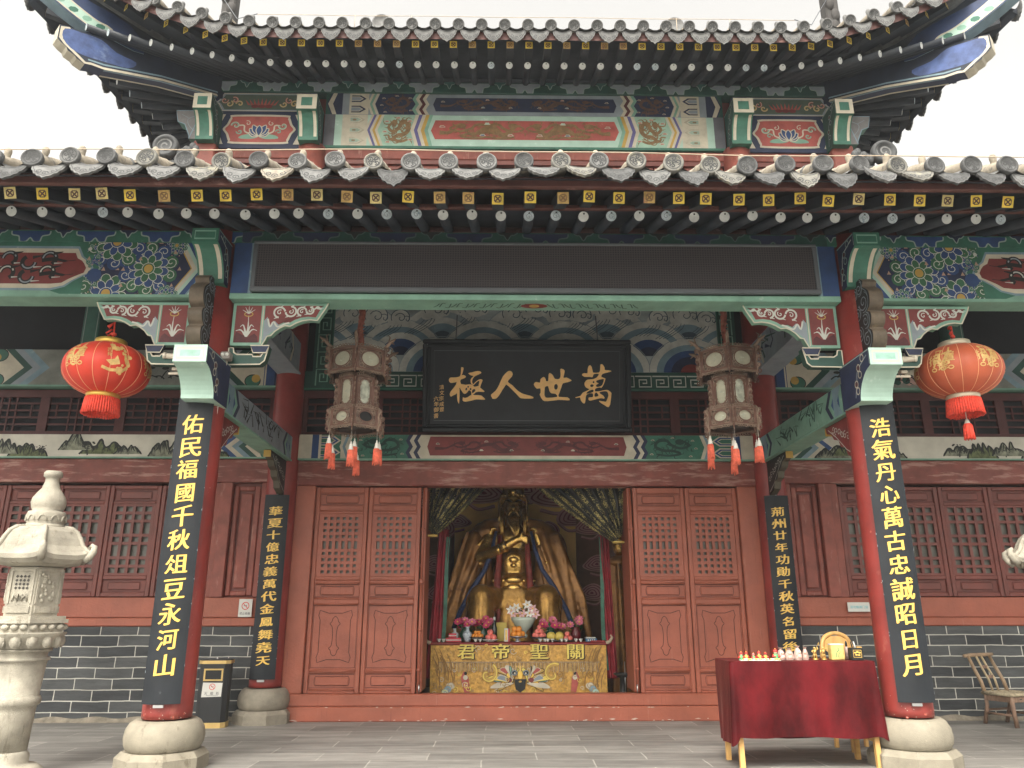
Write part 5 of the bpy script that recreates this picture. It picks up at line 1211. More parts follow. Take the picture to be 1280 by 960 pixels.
BR = {
 'a': (555, 452, [[(340,155),(365,143),(390,160),(380,220),(352,310),(310,330),(335,280)], [(98,400),(115,360),(150,350),(260,345),(330,320),(385,298),(437,328),(415,360),(345,388),(320,405),(250,440),(150,460),(110,440)],
  [(335,375),(325,430),(345,500),(305,575),(300,610),(240,682),(190,705),(140,732),(118,690),(130,640),(190,560),(240,490),(262,420)], [(260,620),(312,575),(307,850),(290,857),(270,800),(262,680)],
  [(325,490),(375,482),(430,495),(500,486),(540,488),(570,500),(600,530),(650,525),(690,518),(720,545),(770,590),(807,620),(790,637),(720,632),(640,642),(570,702),(545,690),(548,640),(505,600),(470,640),(430,674),(390,668),(350,610),(322,560)],
  [(483,265),(560,245),(640,222),(710,222),(745,250),(725,272),(640,312),(600,340),(568,390),(562,440),(580,490),(545,480),(528,410),(548,360),(590,320),(545,310)],
  [(572,495),(635,432),(690,392),(740,382),(770,405),(740,480),(717,550),(688,520),(702,450),(698,415),(650,440),(592,502)],
  [(383,738),(400,755),(470,745),(540,698),(620,698),(730,703),(770,728),(820,775),(800,792),(650,785),(560,807),(430,832),(385,817),(373,795)]],
  [[(428,602),(438,555),(462,560),(457,600)], [(465,532),(485,515),(502,535),(480,557)], [(510,580),(530,558),(552,580),(530,602)], [(558,622),(575,590),(610,578),(628,605),(602,640),(568,662)]]),
 'b': (610, 452, [[(58,690),(150,610),(220,490),(290,330),(370,240),(420,213),(465,228),(488,275),(470,330),(407,400),(397,440),(480,498),(580,598),(690,668),(840,708),(904,740),(885,762),(800,766),(650,757),(590,702),(480,592),(370,490),(340,512),(280,602),(220,702),(160,767),(90,772),(73,740)]], []),
 'c': (660, 455, [[(108,440),(150,383),(230,400),(243,330),(310,283),(350,340),(352,365),(395,360),(403,240),(430,203),(490,250),(530,320),(620,320),(643,240),(637,125),(690,128),(724,160),(712,240),(702,300),(760,293),(830,328),(864,355),(790,387),(690,412),(660,490),(620,600),(607,680),(780,688),(827,745),(740,747),(600,742),(380,767),(288,747),(228,640),(243,600),(238,510),(170,520)]],
  [[(330,500),(350,475),(395,470),(420,560),(460,610),(540,620),(576,680),(380,700),(340,680),(322,640)], [(515,480),(525,440),(552,425),(580,440),(588,480),(575,522),(550,538),(523,520)]]),
 'd': (715, 452, [[(188,285),(230,253),(298,255),(303,180),(320,118),(355,93),(387,140),(407,220),(425,243),(530,238),(553,180),(558,83),(600,78),(642,140),(647,188),(720,193),(782,212),(690,242),(602,267),(577,325),(650,353),(657,380),(622,480),(577,547),(550,537),(480,552),(452,575),(457,618),(560,608),(640,590),(710,590),(772,640),(777,680),(757,850),(742,900),(710,932),(640,892),(560,842),(533,803),(660,823),(688,780),(718,700),(698,627),(640,612),(547,632),(552,660),(602,690),(642,740),(625,762),(560,752),(440,782),(345,802),(318,775),(330,738),(408,728),(398,652),(282,682),(262,780),(247,852),(210,852),(163,790),(148,737),(80,752),(58,735),(158,708),(200,648),(268,613),(338,575),(268,540),(238,470),(258,420),(300,383),(400,373),(468,350),(508,310),(523,267),(427,272),(402,332),(340,327),(240,327)]],
  [[(480,402),(600,370),(628,387),(598,480),(560,515),(500,528),(468,510),(485,480),(528,455),(487,440)], [(400,432),(420,410),(442,432),(420,452)], [(352,502),(372,478),(410,480),(424,500),(405,525),(368,528)], [(438,690),(455,650),(480,640),(515,682),(510,710),(450,724)], [(278,650),(330,605),(410,582),(412,630),(300,664)], [(296,706),(340,677),(405,672),(405,710),(330,727)]]),
}
g = G(); p = Pen(g, plane_xz(-.006), base=.004)
for x0, y0, outs, holes in BR.values():
    cv = lambda q: [((x0+a/16-658.3)/98.6, (541.2-(y0+b/16))/98.7) for a, b in q]
    for q in outs: p.poly(cr(cv(q), 2, True), GOLDP)
    for q in holes: p.poly(cr(cv(q), 2, True), LACQ)
for ch, px, py in zip('清文宗咸豐', [552.3, 552.6, 552.0, 552.4, 552.6], [486, 493, 500, 507, 513.5]): p.text(ch, ((px-658.3)/98.6, (541.2-py)/98.7), .062, GOLDP, .004, .15)
for ch, px, py in zip('六年御書', [545.5, 546, 545.8, 545.6], [500.5, 507, 514, 521.5]): p.text(ch, ((px-658.3)/98.6, (541.2-py)/98.7), .066, GOLDP, .004, .15)
g.build('gold_lettering', t)
for s in (-1, 1):
    g = G(); g.tube([(s*.9, .03, PH), (s*.9, .26, PH+.34)], .008, IRON, 6); g.build('hanging_rod', t)

# ------------------------------------------------------------------ couplet boards on the columns
def couplet(x, y, rc, z0, z1, w, rot, chars, zt, zb, size, label, bold, jit, sx=1.0, group='couplet boards on the columns'):
    t = thing('couplet_board', label, 'couplet board', (x, y, z0), rot, group)
    rb = rc*1.9; H = z1-z0; off = rb-(rc+.034)
    mp = lambda u, v, h: Vector(((rb+h)*math.sin(u/rb), -(rb+h)*math.cos(u/rb)+off, v))
    g = G(); n = 12
    for k, (h0, h1) in enumerate(((-.022, 0),)):
        for i in range(n):
            a, b = -w/2+w*i/n, -w/2+w*(i+1)/n
            g.add([mp(a, 0, 0), mp(b, 0, 0), mp(b, H, 0), mp(a, H, 0)], [(0, 1, 2, 3)], LACQ, True)
            g.add([mp(a, 0, -.022), mp(b, 0, -.022), mp(b, H, -.022), mp(a, H, -.022)], [(3, 2, 1, 0)], LACQ, True)
            g.add([mp(a, 0, 0), mp(b, 0, 0), mp(b, 0, -.022), mp(a, 0, -.022)], [(3, 2, 1, 0)], LACQ); g.add([mp(a, H, 0), mp(b, H, 0), mp(b, H, -.022), mp(a, H, -.022)], [(0, 1, 2, 3)], LACQ)
    for s in (-1, 1): g.add([mp(s*w/2, 0, 0), mp(s*w/2, H, 0), mp(s*w/2, H, -.022), mp(s*w/2, 0, -.022)], [(0, 1, 2, 3)], LACQ)
    p = Pen(g, mp)
    for i in range(16):      # chips along the edges
        s = rnd.choice((-1, 1)); v = rnd.random()*H; p.poly([(s*w/2, v), (s*(w/2-rnd.uniform(.002, .007)), v+.01), (s*w/2, v+rnd.uniform(.012, .03))], GREYP)
    g.build('board', t)
    g = G(); p = Pen(g, mp, base=.0025)
    for i, ch in enumerate(chars):
        z = zt+(zb-zt)*i/(len(chars)-1)-z0
        p.text(ch, (.004*math.sin(i*2.1), z), size*(1+.06*math.sin(i*1.9)), GOLD, bold, .12, sx*(1+.05*math.sin(i*1.3)), jit, i, flat=False)
    g.build('gold_lettering', t)
    g = G(); g.tube([mp(0, H, -.03), mp(0, H+.03, -.02)], .012, STEEL, 6); g.build('hook', t); g = G(); a = mp(0, -.014, -.012); g.box(a.x-.05, a.x+.03, a.y-.012, a.y+.01, a.z-.012, a.z+.010, STEEL); g.build('steel_clip', t)
couplet(-CW, 0, CR, .505, 3.055, .312, R(5), '佑民福國千秋俎豆永河山', 2.81, .80, .185, 'black board reading 佑民福國千秋俎豆永河山 on the front column beside the trash bin', .016, .008)
couplet(CW, 0, CR, .505, 3.075, .305, R(-5), '浩氣丹心萬古忠誠昭日月', 2.80, .80, .185, 'black board reading 浩氣丹心萬古忠誠昭日月 on the front column beside the velvet table', .016, .008)
couplet(-CW, YI, .185, .478, 2.60, .30, R(3), '華夏十億忠義萬代金鳳舞堯天', 2.40, .685, .118, 'shorter black board reading 華夏十億忠義萬代金鳳舞堯天 on the inner column', .020, .009, 1.42)
couplet(CW, YI, .185, .478, 2.60, .30, R(-3), '荊州廿年功勛千秋英名留後世', 2.40, .685, .118, 'shorter black board starting 荊州廿年功勛千秋英名 on the inner column behind the table', .020, .009, 1.42)

# ------------------------------------------------------------------ carved palace lanterns
def palace_lantern(x, y, z, rot, label, hole):
    t = thing('palace_lantern', label, 'lantern', (x, y, z), rot, 'carved palace lanterns in the porch')
    # z = top of the upper tier; everything hangs below
    def tier(r0, z1, z0, st, name, oval, tall=False):
        o = None; g = G(); panes = []
        for k in range(6):
            a = math.pi/3*k+math.pi/2+math.pi/6-math.pi/2; am = a+math.pi/6
            A = Vector((r0*math.cos(a), r0*math.sin(a), 0)); B = Vector((r0*math.cos(a+math.pi/3), r0*math.sin(a+math.pi/3), 0))
            nrm = ((A+B)/2).normalized(); U = (B-A).normalized(); L = (B-A).length; C = (A+B)/2
            mp = lambda u, v, h, C=C, U=U, nrm=nrm: C+U*u+nrm*h+Vector((0, 0, v))
            hw = L/2; H = z1-z0; zc = (z1+z0)/2
            g.tube([A+Vector((0, 0, z0-.03)), A+Vector((0, 0, z1+.03))], .013, ROSEW, 8)
            def bar(u0, u1, v0, v1, d=.012):
                q = [(u0, v0), (u1, v0), (u1, v1), (u0, v1)]; g.prism(q, mp, -d, d, ROSEW)
            bar(-hw+.012, hw-.012, z1-st, z1); bar(-hw+.012, hw-.012, z0, z0+st); bar(-hw+.012, -hw+.012+st, z0+st, z1-st, .010); bar(hw-.012-st, hw-.012, z0+st, z1-st, .010)
            p = Pen(g, mp, base=.013); w_, h_ = hw-.02-st, H/2-st
            # fretwork corners and ring round the pane
            for sx in (-1, 1):
                for sz in (-1, 1):
                    for q_, rr in (((sx*w_*.82, zc+sz*h_*.84), .022), ((sx*w_*.55, zc+sz*h_*.92), .016), ((sx*w_*.92, zc+sz*h_*.55), .016)): p.ring(q_, rr, .008, DUSTY, 9)
            pw, ph = w_*oval[0], h_*oval[1]
            q = [(pw*math.cos(2*math.pi*i/16), zc+ph*math.sin(2*math.pi*i/16)) for i in range(16)] if not tall else [(-pw, zc-ph*.72), (-pw*.6, zc-ph), (pw*.6, zc-ph), (pw, zc-ph*.72), (pw, zc+ph*.72), (pw*.6, zc+ph), (-pw*.6, zc+ph), (-pw, zc+ph*.72)]
            p.stroke(q, .014, ROSEW, True)
            # dark silk behind the fretwork
            g.add([mp(-hw+.02, z0+st*.5, -.012), mp(hw-.02, z0+st*.5, -.012), mp(hw-.02, z1-st*.5, -.012), mp(-hw+.02, z1-st*.5, -.012)], [(0, 1, 2, 3)], M('fret_ground', (.15, .11, .09), .7, var=.3, sc=30))
            # lace under and over the tier
            for i in range(9):
                u = -hw+.02+(2*hw-.04)*i/8; p.ring((u, z0-.014-.010*abs(math.sin(i*1.2))), .013, .007, DUSTY, 8); p.ring((u, z1+.012+.012*math.cos((i-4)*.39)), .014, .008, DUSTY, 8)
            q2 = [(-hw, z0), (hw, z0), (hw, z0-.020), (0, z0-.008), (-hw, z0-.020)]; g.prism(q2, mp, -.004, .004, DUSTY)
            q2 = [(-hw, z1), (hw, z1), (hw*.6, z1+.012), (0, z1+.030), (-hw*.6, z1+.012)]; g.prism(q2, mp, -.004, .004, DUSTY)
            panes.append((q, mp, k))
        o = g.build(name, t)
        for q, mp, k in panes:
            if hole and name == 'lower_tier' and k == hole: 
                g2 = G(); p = Pen(g2, mp, base=-.010); p.poly(q, BLACK); g2.build('missing_pane', o); continue
            g2 = G(); p = Pen(g2, mp, base=-.006); p.poly(q, PANE if (k+len(name)) % 3 else PANEP)
            c = (sum(a for a, b in q)/len(q), sum(b for a, b in q)/len(q))
            for i in range(5): p.disc((c[0]+rnd.gauss(0, .02), c[1]+rnd.gauss(0, .02)), .012, PANEP, .006, 7)
            g2.build('picture_pane', o)
        return o
    tier(.325, -.06, -.300, .022, 'upper_tier', (.86, .86))
    tier(.208, -.345, -.675, .020, 'middle_tier', (.95, .92), True)
    tier(.272, -.70, -.875, .020, 'lower_tier', (.80, .86))
    for k in range(6):
        g = G(); a = math.pi/3*k+math.pi/6-math.pi/6+math.pi/6; c, s_ = math.cos(a), math.sin(a)
        # carved dragon heads at the upper corners
        P = [(.315, -.03), (.35, -.01), (.39, .03), (.42, .04), (.455, .06)]
        g.tube([(r*c, r*s_, z_) for r, z_ in P], [.014, .018, .020, .017, .006], DUSTY, 7)
        g.tube([(.37*c, .37*s_, .04), (.385*c, .385*s_, .085), (.36*c, .36*s_, .11)], [.008, .007, .003], DUSTY, 6); g.tube([(.40*c, .40*s_, .02), (.44*c, .44*s_, .0)], [.009, .004], DUSTY, 6)
        g.build('dragon_finial', t); g = G()
        rp = lambda u, v, h, c=c, s_=s_: Vector((u*c-h*s_, u*s_+h*c, v))
        for r_, ro, z0, z1 in ((.325, .385, -.345, -.02), (.212, .252, -.675, -.365), (.276, .335, -.93, -.70)):
            m = 10; q = [(r_, z0)]+[(r_+(ro-r_)*(.55+.45*math.cos(i*2.1)) if 0 < i < m else r_+.01, z0+(z1-z0)*i/m) for i in range(m+1)]+[(r_, z1)]
            g.prism(cr(q[1:-1], 3)+[(r_-.004, z1), (r_-.004, z0)], rp, -.005, .005, DUSTY)
            for i in range(5): g.tube([rp(r_+(ro-r_)*.6+.016*math.cos(b), z0+(z1-z0)*(i+.5)/5+.020*math.sin(b), 0) for b in [k2*.9 for k2 in range(8)]], .0075, ROSEW, 5)
        # side volutes of the body and lower corners
        for zz in (-.39, -.45, -.51, -.57, -.63): g.tube([((.235+.020*math.cos(b))*c, (.235+.020*math.cos(b))*s_, zz+.024*math.sin(b)) for b in [q*.9 for q in range(8)]], .0055, DUSTY, 5)
        g.build('side_fretwork', t); g = G()
        g.tube([(.28*c, .28*s_, -.68), (.31*c, .31*s_, -.72), (.285*c, .285*s_, -.78), (.315*c, .315*s_, -.84), (.29*c, .29*s_, -.90), (.30*c, .30*s_, -.95)], [.008, .012, .009, .013, .011, .005], DUSTY, 7)
        g.build('carved_foot', t)
    g = G(); g.lathe([(.05, -.30), (.05, -.05), (.02, .02)], M('lantern_core', (.05, .04, .035), .8), n=10); g.lathe([(.20, -.885), (.19, -.88)], M('lantern_core'), n=6)
    g.build('inner_core', t)
    g = G(); P = [(0, 0, -.1), (.01, 0, .1), (-.012, 0, .25), (.008, 0, .40), (0, 0, .62)]
    g.tube(P, [.03, .034, .030, .034, .03], M('rope_wrap', (.30, .095, .065), .8, var=.4, sc=22, bump=.4, wear=(.42, (.40, .22, .13), 16)), 8)
    for k in range(14): zz = -.08+.05*k; g.tube([(.036*math.cos(i*1.05+k), .036*math.sin(i*1.05+k), zz+.006*i) for i in range(7)], .006, M('rope_wrap'), 5)
    g.build('hanging_rope', t)
    for k in range(7):
        a = math.pi/3*k+math.pi/6; r = .28 if k < 6 else 0; L = -1.02-.045*((k*5) % 3)
        g = G(); c = (r*math.cos(a), r*math.sin(a)); z0 = -.90
        g.tube([(c[0], c[1], z0), (c[0], c[1], L)], .0022, M('tassel_string', (.36, .33, .29), .7), 5)
        g.lathe([(.004, L+.045), (.008, L+.035), (.006, L+.025), (.016, L+.012), (.021, L-.015), (.027, L-.045)], TASSW, (c[0], c[1], 0), 10)
        g.lathe([(.027, L-.043), (.030, L-.075), (.032, L-.18)], TASS, (c[0], c[1], 0), 12)
        for i in range(12): b = 2*math.pi*i/12; g.tube([(c[0]+.027*math.cos(b), c[1]+.027*math.sin(b), L-.05), (c[0]+.034*math.cos(b), c[1]+.034*math.sin(b), L-.19-.025*rnd.random())], .0055, TASS, 5)
        g.build('tassel', t)
palace_lantern(-1.86, 1.0, 3.93, R(4), 'carved wooden palace lantern with one missing pane, hanging beside 極', 4)
palace_lantern(2.11, 1.0, 3.95, R(-14), 'carved wooden palace lantern with all panes whole, hanging beside 萬', 0)

# ------------------------------------------------------------------ red silk lanterns
def silk_lantern(x, y, z, rz, col, label, low_tassel, cap):
    t = thing('silk_lantern', label, 'lantern', (x, y, z), rz, 'red silk lanterns between the columns')
    A, B = .385, .255; N = 96; RB = 16
    SILK = M('silk_'+label.split()[0], col, .55, var=.10, sc=4, sheen=.2)
    def P(th, ph): 
        f = math.cos(ph)**.86 if math.cos(ph) > 0 else 0; rib = 1-.022*abs(math.cos(th*RB/2))**6*1.0
        r = A*f*rib; return Vector((r*math.cos(th), r*math.sin(th), B*math.sin(ph)))
    lim = R(72); g = G(); n2 = 22
    g.grid(lambda u, v: P(2*math.pi*u, -lim+2*lim*v), N, n2, SILK)
    g.build('silk_body', t)
    g = G(); RIBM = M('rib_thread', (.80, .42, .22), .5, var=.05)
    for k in range(RB):
        th = 2*math.pi*(k+.5)/RB*1.0+math.pi/RB
        g.tube([P(th, -lim+2*lim*i/18)*1.003 for i in range(19)], .0028, RIBM, 5)
    g.build('rib', t)
    zt = B*math.sin(lim); ra = A*math.cos(lim)**.86
    g = G(); g.lathe([(ra*.9, zt-.01), (ra*1.06, zt), (ra*1.0, zt+.05), (ra*.94, zt+.055), (ra*.94, zt+.02)], cap, n=24); g.build('gilt_collar', t); g = G(); g.lathe([(ra*.94, -zt-.045), (ra*1.02, -zt-.045), (ra*1.06, -zt), (ra*.9, -zt+.01)], cap, n=24); g.build('gilt_collar', t)
    g = G(); FR = M('lantern_fringe', (.72, .065, .035), .7, var=.25, sc=40)
    for i in range(44):
        a = 2*math.pi*i/44; r0 = ra*1.02; r1 = ra*1.14
        g.tube([(r0*math.cos(a), r0*math.sin(a), -zt-.04), (r1*math.cos(a), r1*math.sin(a), -zt-.19-.012*rnd.random())], .0095, FR, 5)
    g.lathe([(ra*1.0, -zt-.04), (ra*1.08, -zt-.185)], FR, n=24, caps=False); g.build('fringe', t)
    g = G(); g.tube([(0, 0, zt+.02), (.01, 0, zt+.12), (0, 0, zt+.35)], .008, FR, 6); g.ball((.01, 0, zt+.12), (.03, .02, .02), FR, 7, 5); g.tube([(0, 0, zt+.14), (-.04, 0, zt+.10), (-.06, 0, zt+.13), (-.01, 0, zt+.17)], .010, FR, 6); g.tube([(.0, 0, zt+.24), (-.05, 0, zt+.19)], [.006, .02], FR, 6); g.build('hanging_cord', t)
    if low_tassel:
        g = G(); g.tube([(0, 0, -zt-.1), (0, 0, -zt-.25)], .004, TASSW, 5); g.lathe([(.010, -zt-.23), (.03, -zt-.28)], TASSW, n=10)
        g.lathe([(.03, -zt-.275), (.040, -zt-.30), (.043, -zt-.42)], FR, n=12); 
        for i in range(10): b = 2*math.pi*i/10; g.tube([(.035*math.cos(b), .035*math.sin(b), -zt-.29), (.044*math.cos(b), .044*math.sin(b), -zt-.43)], .007, FR, 5)
        g.build('tassel', t)
    GP = M('gold_print', (.66, .44, .16), .45, var=.15, sc=30)
    for th0, kind in ((-2.05, 0), (-1.05, 1), (.0, 0), (1.0, 1), (2.1, 0), (3.14, 1)):
        if low_tassel: kind = 0
        mp = lambda u, v, h, th0=th0: P(th0+u/A, math.asin(max(-.95, min(.95, v/B))))*(1.006+h*2)
        g = G(); p = Pen(g, mp, base=.0015)
        if kind == 0:
            for ch, c, sz in (('財', (-.0, .07), .20), ('招', (-.075, .055), .11), ('寶', (.065, .06), .11), ('進', (.0, -.01), .10)): p.text(ch, c, sz, GP, .012, .05, .95, .02, 3)
            for a in (-.08, 0, .07): p.ring((a, -.045), .022, .010, GP, 8, ry=.015)
        else:
            r_ = random.Random(5)
            for i in range(46):
                a = r_.uniform(-1.2, 1.9); rr = .085+.05*r_.random(); p.disc((rr*math.cos(a)-.02, rr*1.1*math.sin(a)+.02), .010+.012*r_.random(), GP, n=7)
            p.text('吉', (-.07, .10), .05, GP, .01); p.text('祥', (-.065, .05), .045, GP, .01); p.poly([(-.09, -.01), (-.02, .01), (0, .05), (.02, .0), (.03, -.03), (-.04, -.05)], GP); p.stroke(cr([(-.12, -.07), (-.04, -.09), (.06, -.08)], 4), .025, GP)
        g.build('gold_print', t)
silk_lantern(-4.085, .15, 3.425, R(8), (.62, .045, .022), 'red silk lantern with gilt collars beside the stone lantern finial', False, M('gilt', (.70, .47, .10), .35, .6, var=.1))
silk_lantern(4.09, .15, 3.445, R(40), (.50, .105, .045), 'faded orange-red silk lantern with pale collars and an extra tassel below', True, M('pale_gilt', (.62, .56, .42), .4, .3, var=.1))

# ------------------------------------------------------------------ stone lanterns
def stone_lantern(x, y, rz, label):
    t = thing('stone_lantern', label, 'stone lantern', (x, y, 0), rz, 'carved stone lanterns in the court')
    g = G(); g.lathe([(.26, 0), (.26, .045), (.22, .075), (.17, .085), (.155, .10), (.158, .14), (.145, .165), (.135, .18)], STONE, n=32)
    g.lathe([(.134, .175), (.148, .46), (.152, .50), (.172, .515), (.178, .545), (.168, .575), (.156, .58), (.172, .80), (.178, .84), (.195, .845), (.195, .865), (.172, .87), (.172, .905), (.20, .915), (.205, .93)], STONE, n=32); g.build('pillar', t)
    g = G(); g.lathe([(.19, .925), (.215, .95), (.26, 1.02), (.285, 1.05), (.285, 1.06)], STONE, n=32)
    for i in range(14):
        a = 2*math.pi*i/14; c, s = math.cos(a), math.sin(a); g.ball((.245*c, .245*s, .99), (.038, .038, .052), STONE, 10, 6); g.tube([(.255*c+.035*math.cos(b)*-s, .255*s+.035*math.cos(b)*c, .99+.048*math.sin(b)) for b in [k*.7 for k in range(10)]], .007, STONE, 5)
    def hexa(r, z0, z1, mat=STONE, r2=None):
        r2 = r2 or r; pts = [(q*math.cos(math.pi/3*k), q*math.sin(math.pi/3*k), z) for q, z in ((r, z0), (r2, z1)) for k in range(6)]
        g.add(pts, [(k, (k+1) % 6, 6+(k+1) % 6, 6+k) for k in range(6)]+[list(range(6))[::-1], list(range(6, 12))], mat)
    hexa(.285, 1.06, 1.075); hexa(.285, 1.075, 1.13); hexa(.315, 1.13, 1.16); hexa(.29, 1.16, 1.185)
    for k in range(6):
        a = math.pi/3*k; A = Vector((.287*math.cos(a), .287*math.sin(a), 0)); B = Vector((.287*math.cos(a+math.pi/3), .287*math.sin(a+math.pi/3), 0))
        for i in range(4):
            q = A.lerp(B, (i+.5)/4); g.ball((q.x, q.y, 1.10), (.033, .033, .026), STONE, 9, 5)
    g.build('lotus_capital', t)
    g = G(); hexa(.215, 1.185, 1.565)
    for k in range(6):
        a = math.pi/3*k+math.pi/6; nrm = Vector((math.cos(a), math.sin(a), 0)); U = Vector((-math.sin(a), math.cos(a), 0)); ap = .215*math.cos(math.pi/6)
        mp = lambda u, v, h, nrm=nrm, U=U: nrm*(ap+h)+U*u+Vector((0, 0, v))
        for q in ([(-.09, 1.21), (.09, 1.21), (.09, 1.26), (-.09, 1.26)], [(-.095, 1.28), (-.08, 1.28), (-.08, 1.55), (-.095, 1.55)], [(.08, 1.28), (.095, 1.28), (.095, 1.55), (.08, 1.55)], [(-.08, 1.53), (.08, 1.53), (.08, 1.55), (-.08, 1.55)]): g.prism(q, mp, 0, .010, STONE)
        p = Pen(g, mp, base=.002)
        if k % 2 == 0:
            for i in range(4):
                for j in range(4):
                    if (i+j) % 1 == 0: p.poly([(-.045+.03*i+dx*.013, 1.40+.03*j+dz*.013) for dx, dz in ((1, 0), (0, 1), (-1, 0), (0, -1))], M('lantern_holes', (.05, .045, .04), .9))
            for i in range(4): g.tube([mp(-.06+.04*i, 1.30, .002), mp(-.04+.03*i, 1.35, .012), mp(-.02+.01*i, 1.31, .004)], .008, STONE, 5)
        else:
            for i in range(18): c = mp(rnd.uniform(-.06, .06), 1.30+.21*rnd.random(), .002); g.ball(c, (.016, .016, .02), STONE, 7, 4)
    g.build('lamp_chamber', t)
    g = G(); n = 6
    prof = [(.165, 1.90), (.225, 1.888), (.275, 1.855), (.310, 1.80), (.335, 1.735), (.370, 1.685), (.402, 1.660), (.396, 1.625), (.345, 1.592), (.21, 1.57)]
    m = 8; pts = []; F = []
    for r, z in prof:
        for k in range(6):
            for j in range(m):
                f = j/m; a0 = math.pi/3*k; A = Vector((math.cos(a0), math.sin(a0))); B = Vector((math.cos(a0+math.pi/3), math.sin(a0+math.pi/3))); q = A.lerp(B, f)*r
                lift = (abs(f-.5)*2)**4*.035*max(0, (r-.30)/.1)
                pts.append((q.x, q.y, z+lift))
    N6 = 6*m
    for i in range(len(prof)-1):
        for j in range(N6): F.append((i*N6+j, i*N6+(j+1) % N6, (i+1)*N6+(j+1) % N6, (i+1)*N6+j))
    F.append(list(range(N6))); F.append([(len(prof)-1)*N6+j for j in range(N6)][::-1]); g.add(pts, F, STONE)
    for k in range(6):
        a = math.pi/3*k; c, s = math.cos(a), math.sin(a)
        g.tube([(r*c, r*s, z) for r, z in ((.17, 1.895), (.228, 1.885), (.278, 1.852), (.312, 1.80), (.340, 1.74), (.38, 1.70), (.42, 1.69))], [.018, .019, .019, .019, .019, .019, .018], STONE, 8)
        g.tube([(.37*c, .37*s, 1.625), (.41*c, .41*s, 1.66), (.435*c, .435*s, 1.70), (.435*c, .435*s, 1.735), (.415*c, .415*s, 1.748), (.40*c, .40*s, 1.735)], [.028, .030, .028, .024, .018, .010], STONE, 8)
    g.build('curved_roof', t)
    g = G(); g.lathe([(.17, 1.89), (.15, 1.915), (.135, 1.925), (.145, 1.94), (.148, 2.0), (.14, 2.025), (.110, 2.03), (.126, 2.06), (.133, 2.10), (.126, 2.14), (.098, 2.185), (.070, 2.225), (.055, 2.28), (.055, 2.315), (.072, 2.325), (.072, 2.355), (.06, 2.372), (.001, 2.376)], STONE, n=28)
    for i in range(10): a = 2*math.pi*i/10; g.tube([(.148*math.cos(a)+.03*math.cos(b)*-math.sin(a), .148*math.sin(a)+.03*math.cos(b)*math.cos(a), 1.945+.045*math.sin(b)) for b in [k*.4 for k in range(9)]], .006, STONE, 5)
    g.build('gourd_finial', t)
stone_lantern(-4.165, -.3, R(1), 'pale carved stone lantern with gourd finial before the brick wall')
stone_lantern(4.60, .0, R(3), 'pale stone lantern of which only a curled roof corner shows')
# ------------------------------------------------------------------ trash bin
t = thing('trash_bin', 'black trash bin with gilt bands and a white ashtray notice', 'trash bin', (-3.54, 2.43, 0), R(6))
BINB = M('bin_black', (.022, .024, .026), .30, var=.1); GILT = M('bin_gilt', (.62, .44, .17), .35, .4, var=.1)
def octo(w, d, c): return [(-w+c, -d), (w-c, -d), (w, -d+c), (w, d-c), (w-c, d), (-w+c, d), (-w, d-c), (-w, -d+c)]
def oprism(g, q, z0, z1, m, q2=None):
    a = [(u, v, z0) for u, v in q]; b = [(u, v, z1) for u, v in (q2 or q)]; n = len(q)
    g.add(a+b, [(i, (i+1) % n, n+(i+1) % n, n+i) for i in range(n)]+[list(range(n))[::-1], list(range(n, 2*n))], m)
g = G(); oprism(g, octo(.160, .12, .045), .055, .665, BINB); g.build('bin_body', t)
g = G(); oprism(g, octo(.168, .127, .045), 0, .055, GILT); g.build('base_band', t)
g = G(); oprism(g, octo(.172, .132, .045), .665, .70, GILT); oprism(g, octo(.165, .125, .045), .70, .708, BINB); g.tube([(0, 0, .70), (0, 0, .73)], .012, STEEL, 8); g.build('lid', t)
g = G(); p = Pen(g, plane_xz(-.12)); p.rect(-.085, .085, .50, .60, BLACK)
for a, b, c, d in ((-.105, .105, .485, .503), (-.105, .105, .597, .615), (-.105, -.085, .503, .597), (.085, .105, .503, .597)): g.box(a, b, -.130, -.1201, c, d, GILT, .004)
g.build('opening_frame', t)
PAPER = M('paper', (.56, .56, .52), .6, var=.05); REDP = M('sign_red', (.55, .04, .03), .6, var=.05); TXT = M('sign_text', (.07, .07, .08), .6)
def nosmoke(p, c, r):
    p.ring(c, r, r*.22, REDP, 20); p.rect(c[0]-r*.5, c[0]+r*.45, c[1]-r*.08, c[1]+r*.10, TXT); p.stroke([(c[0]+r*.3, c[1]+r*.15), (c[0]+r*.42, c[1]+r*.4)], r*.08, TXT); p.stroke([(c[0]-r*.7, c[1]+r*.7), (c[0]+r*.7, c[1]-r*.7)], r*.2, REDP)
g = G(); p = Pen(g, plane_xz(-.1212)); p.poly([(-.108, .318), (.103, .322), (.108, .465), (-.102, .47)], PAPER)
nosmoke(p, (0, .425), .030)
for i, ch in enumerate('灭烟处'): p.text(ch, (-.062+.062*i, .357), .036, TXT, .006)
p.rect(-.06, .07, .335, .338, TXT)
g.build('notice', t)

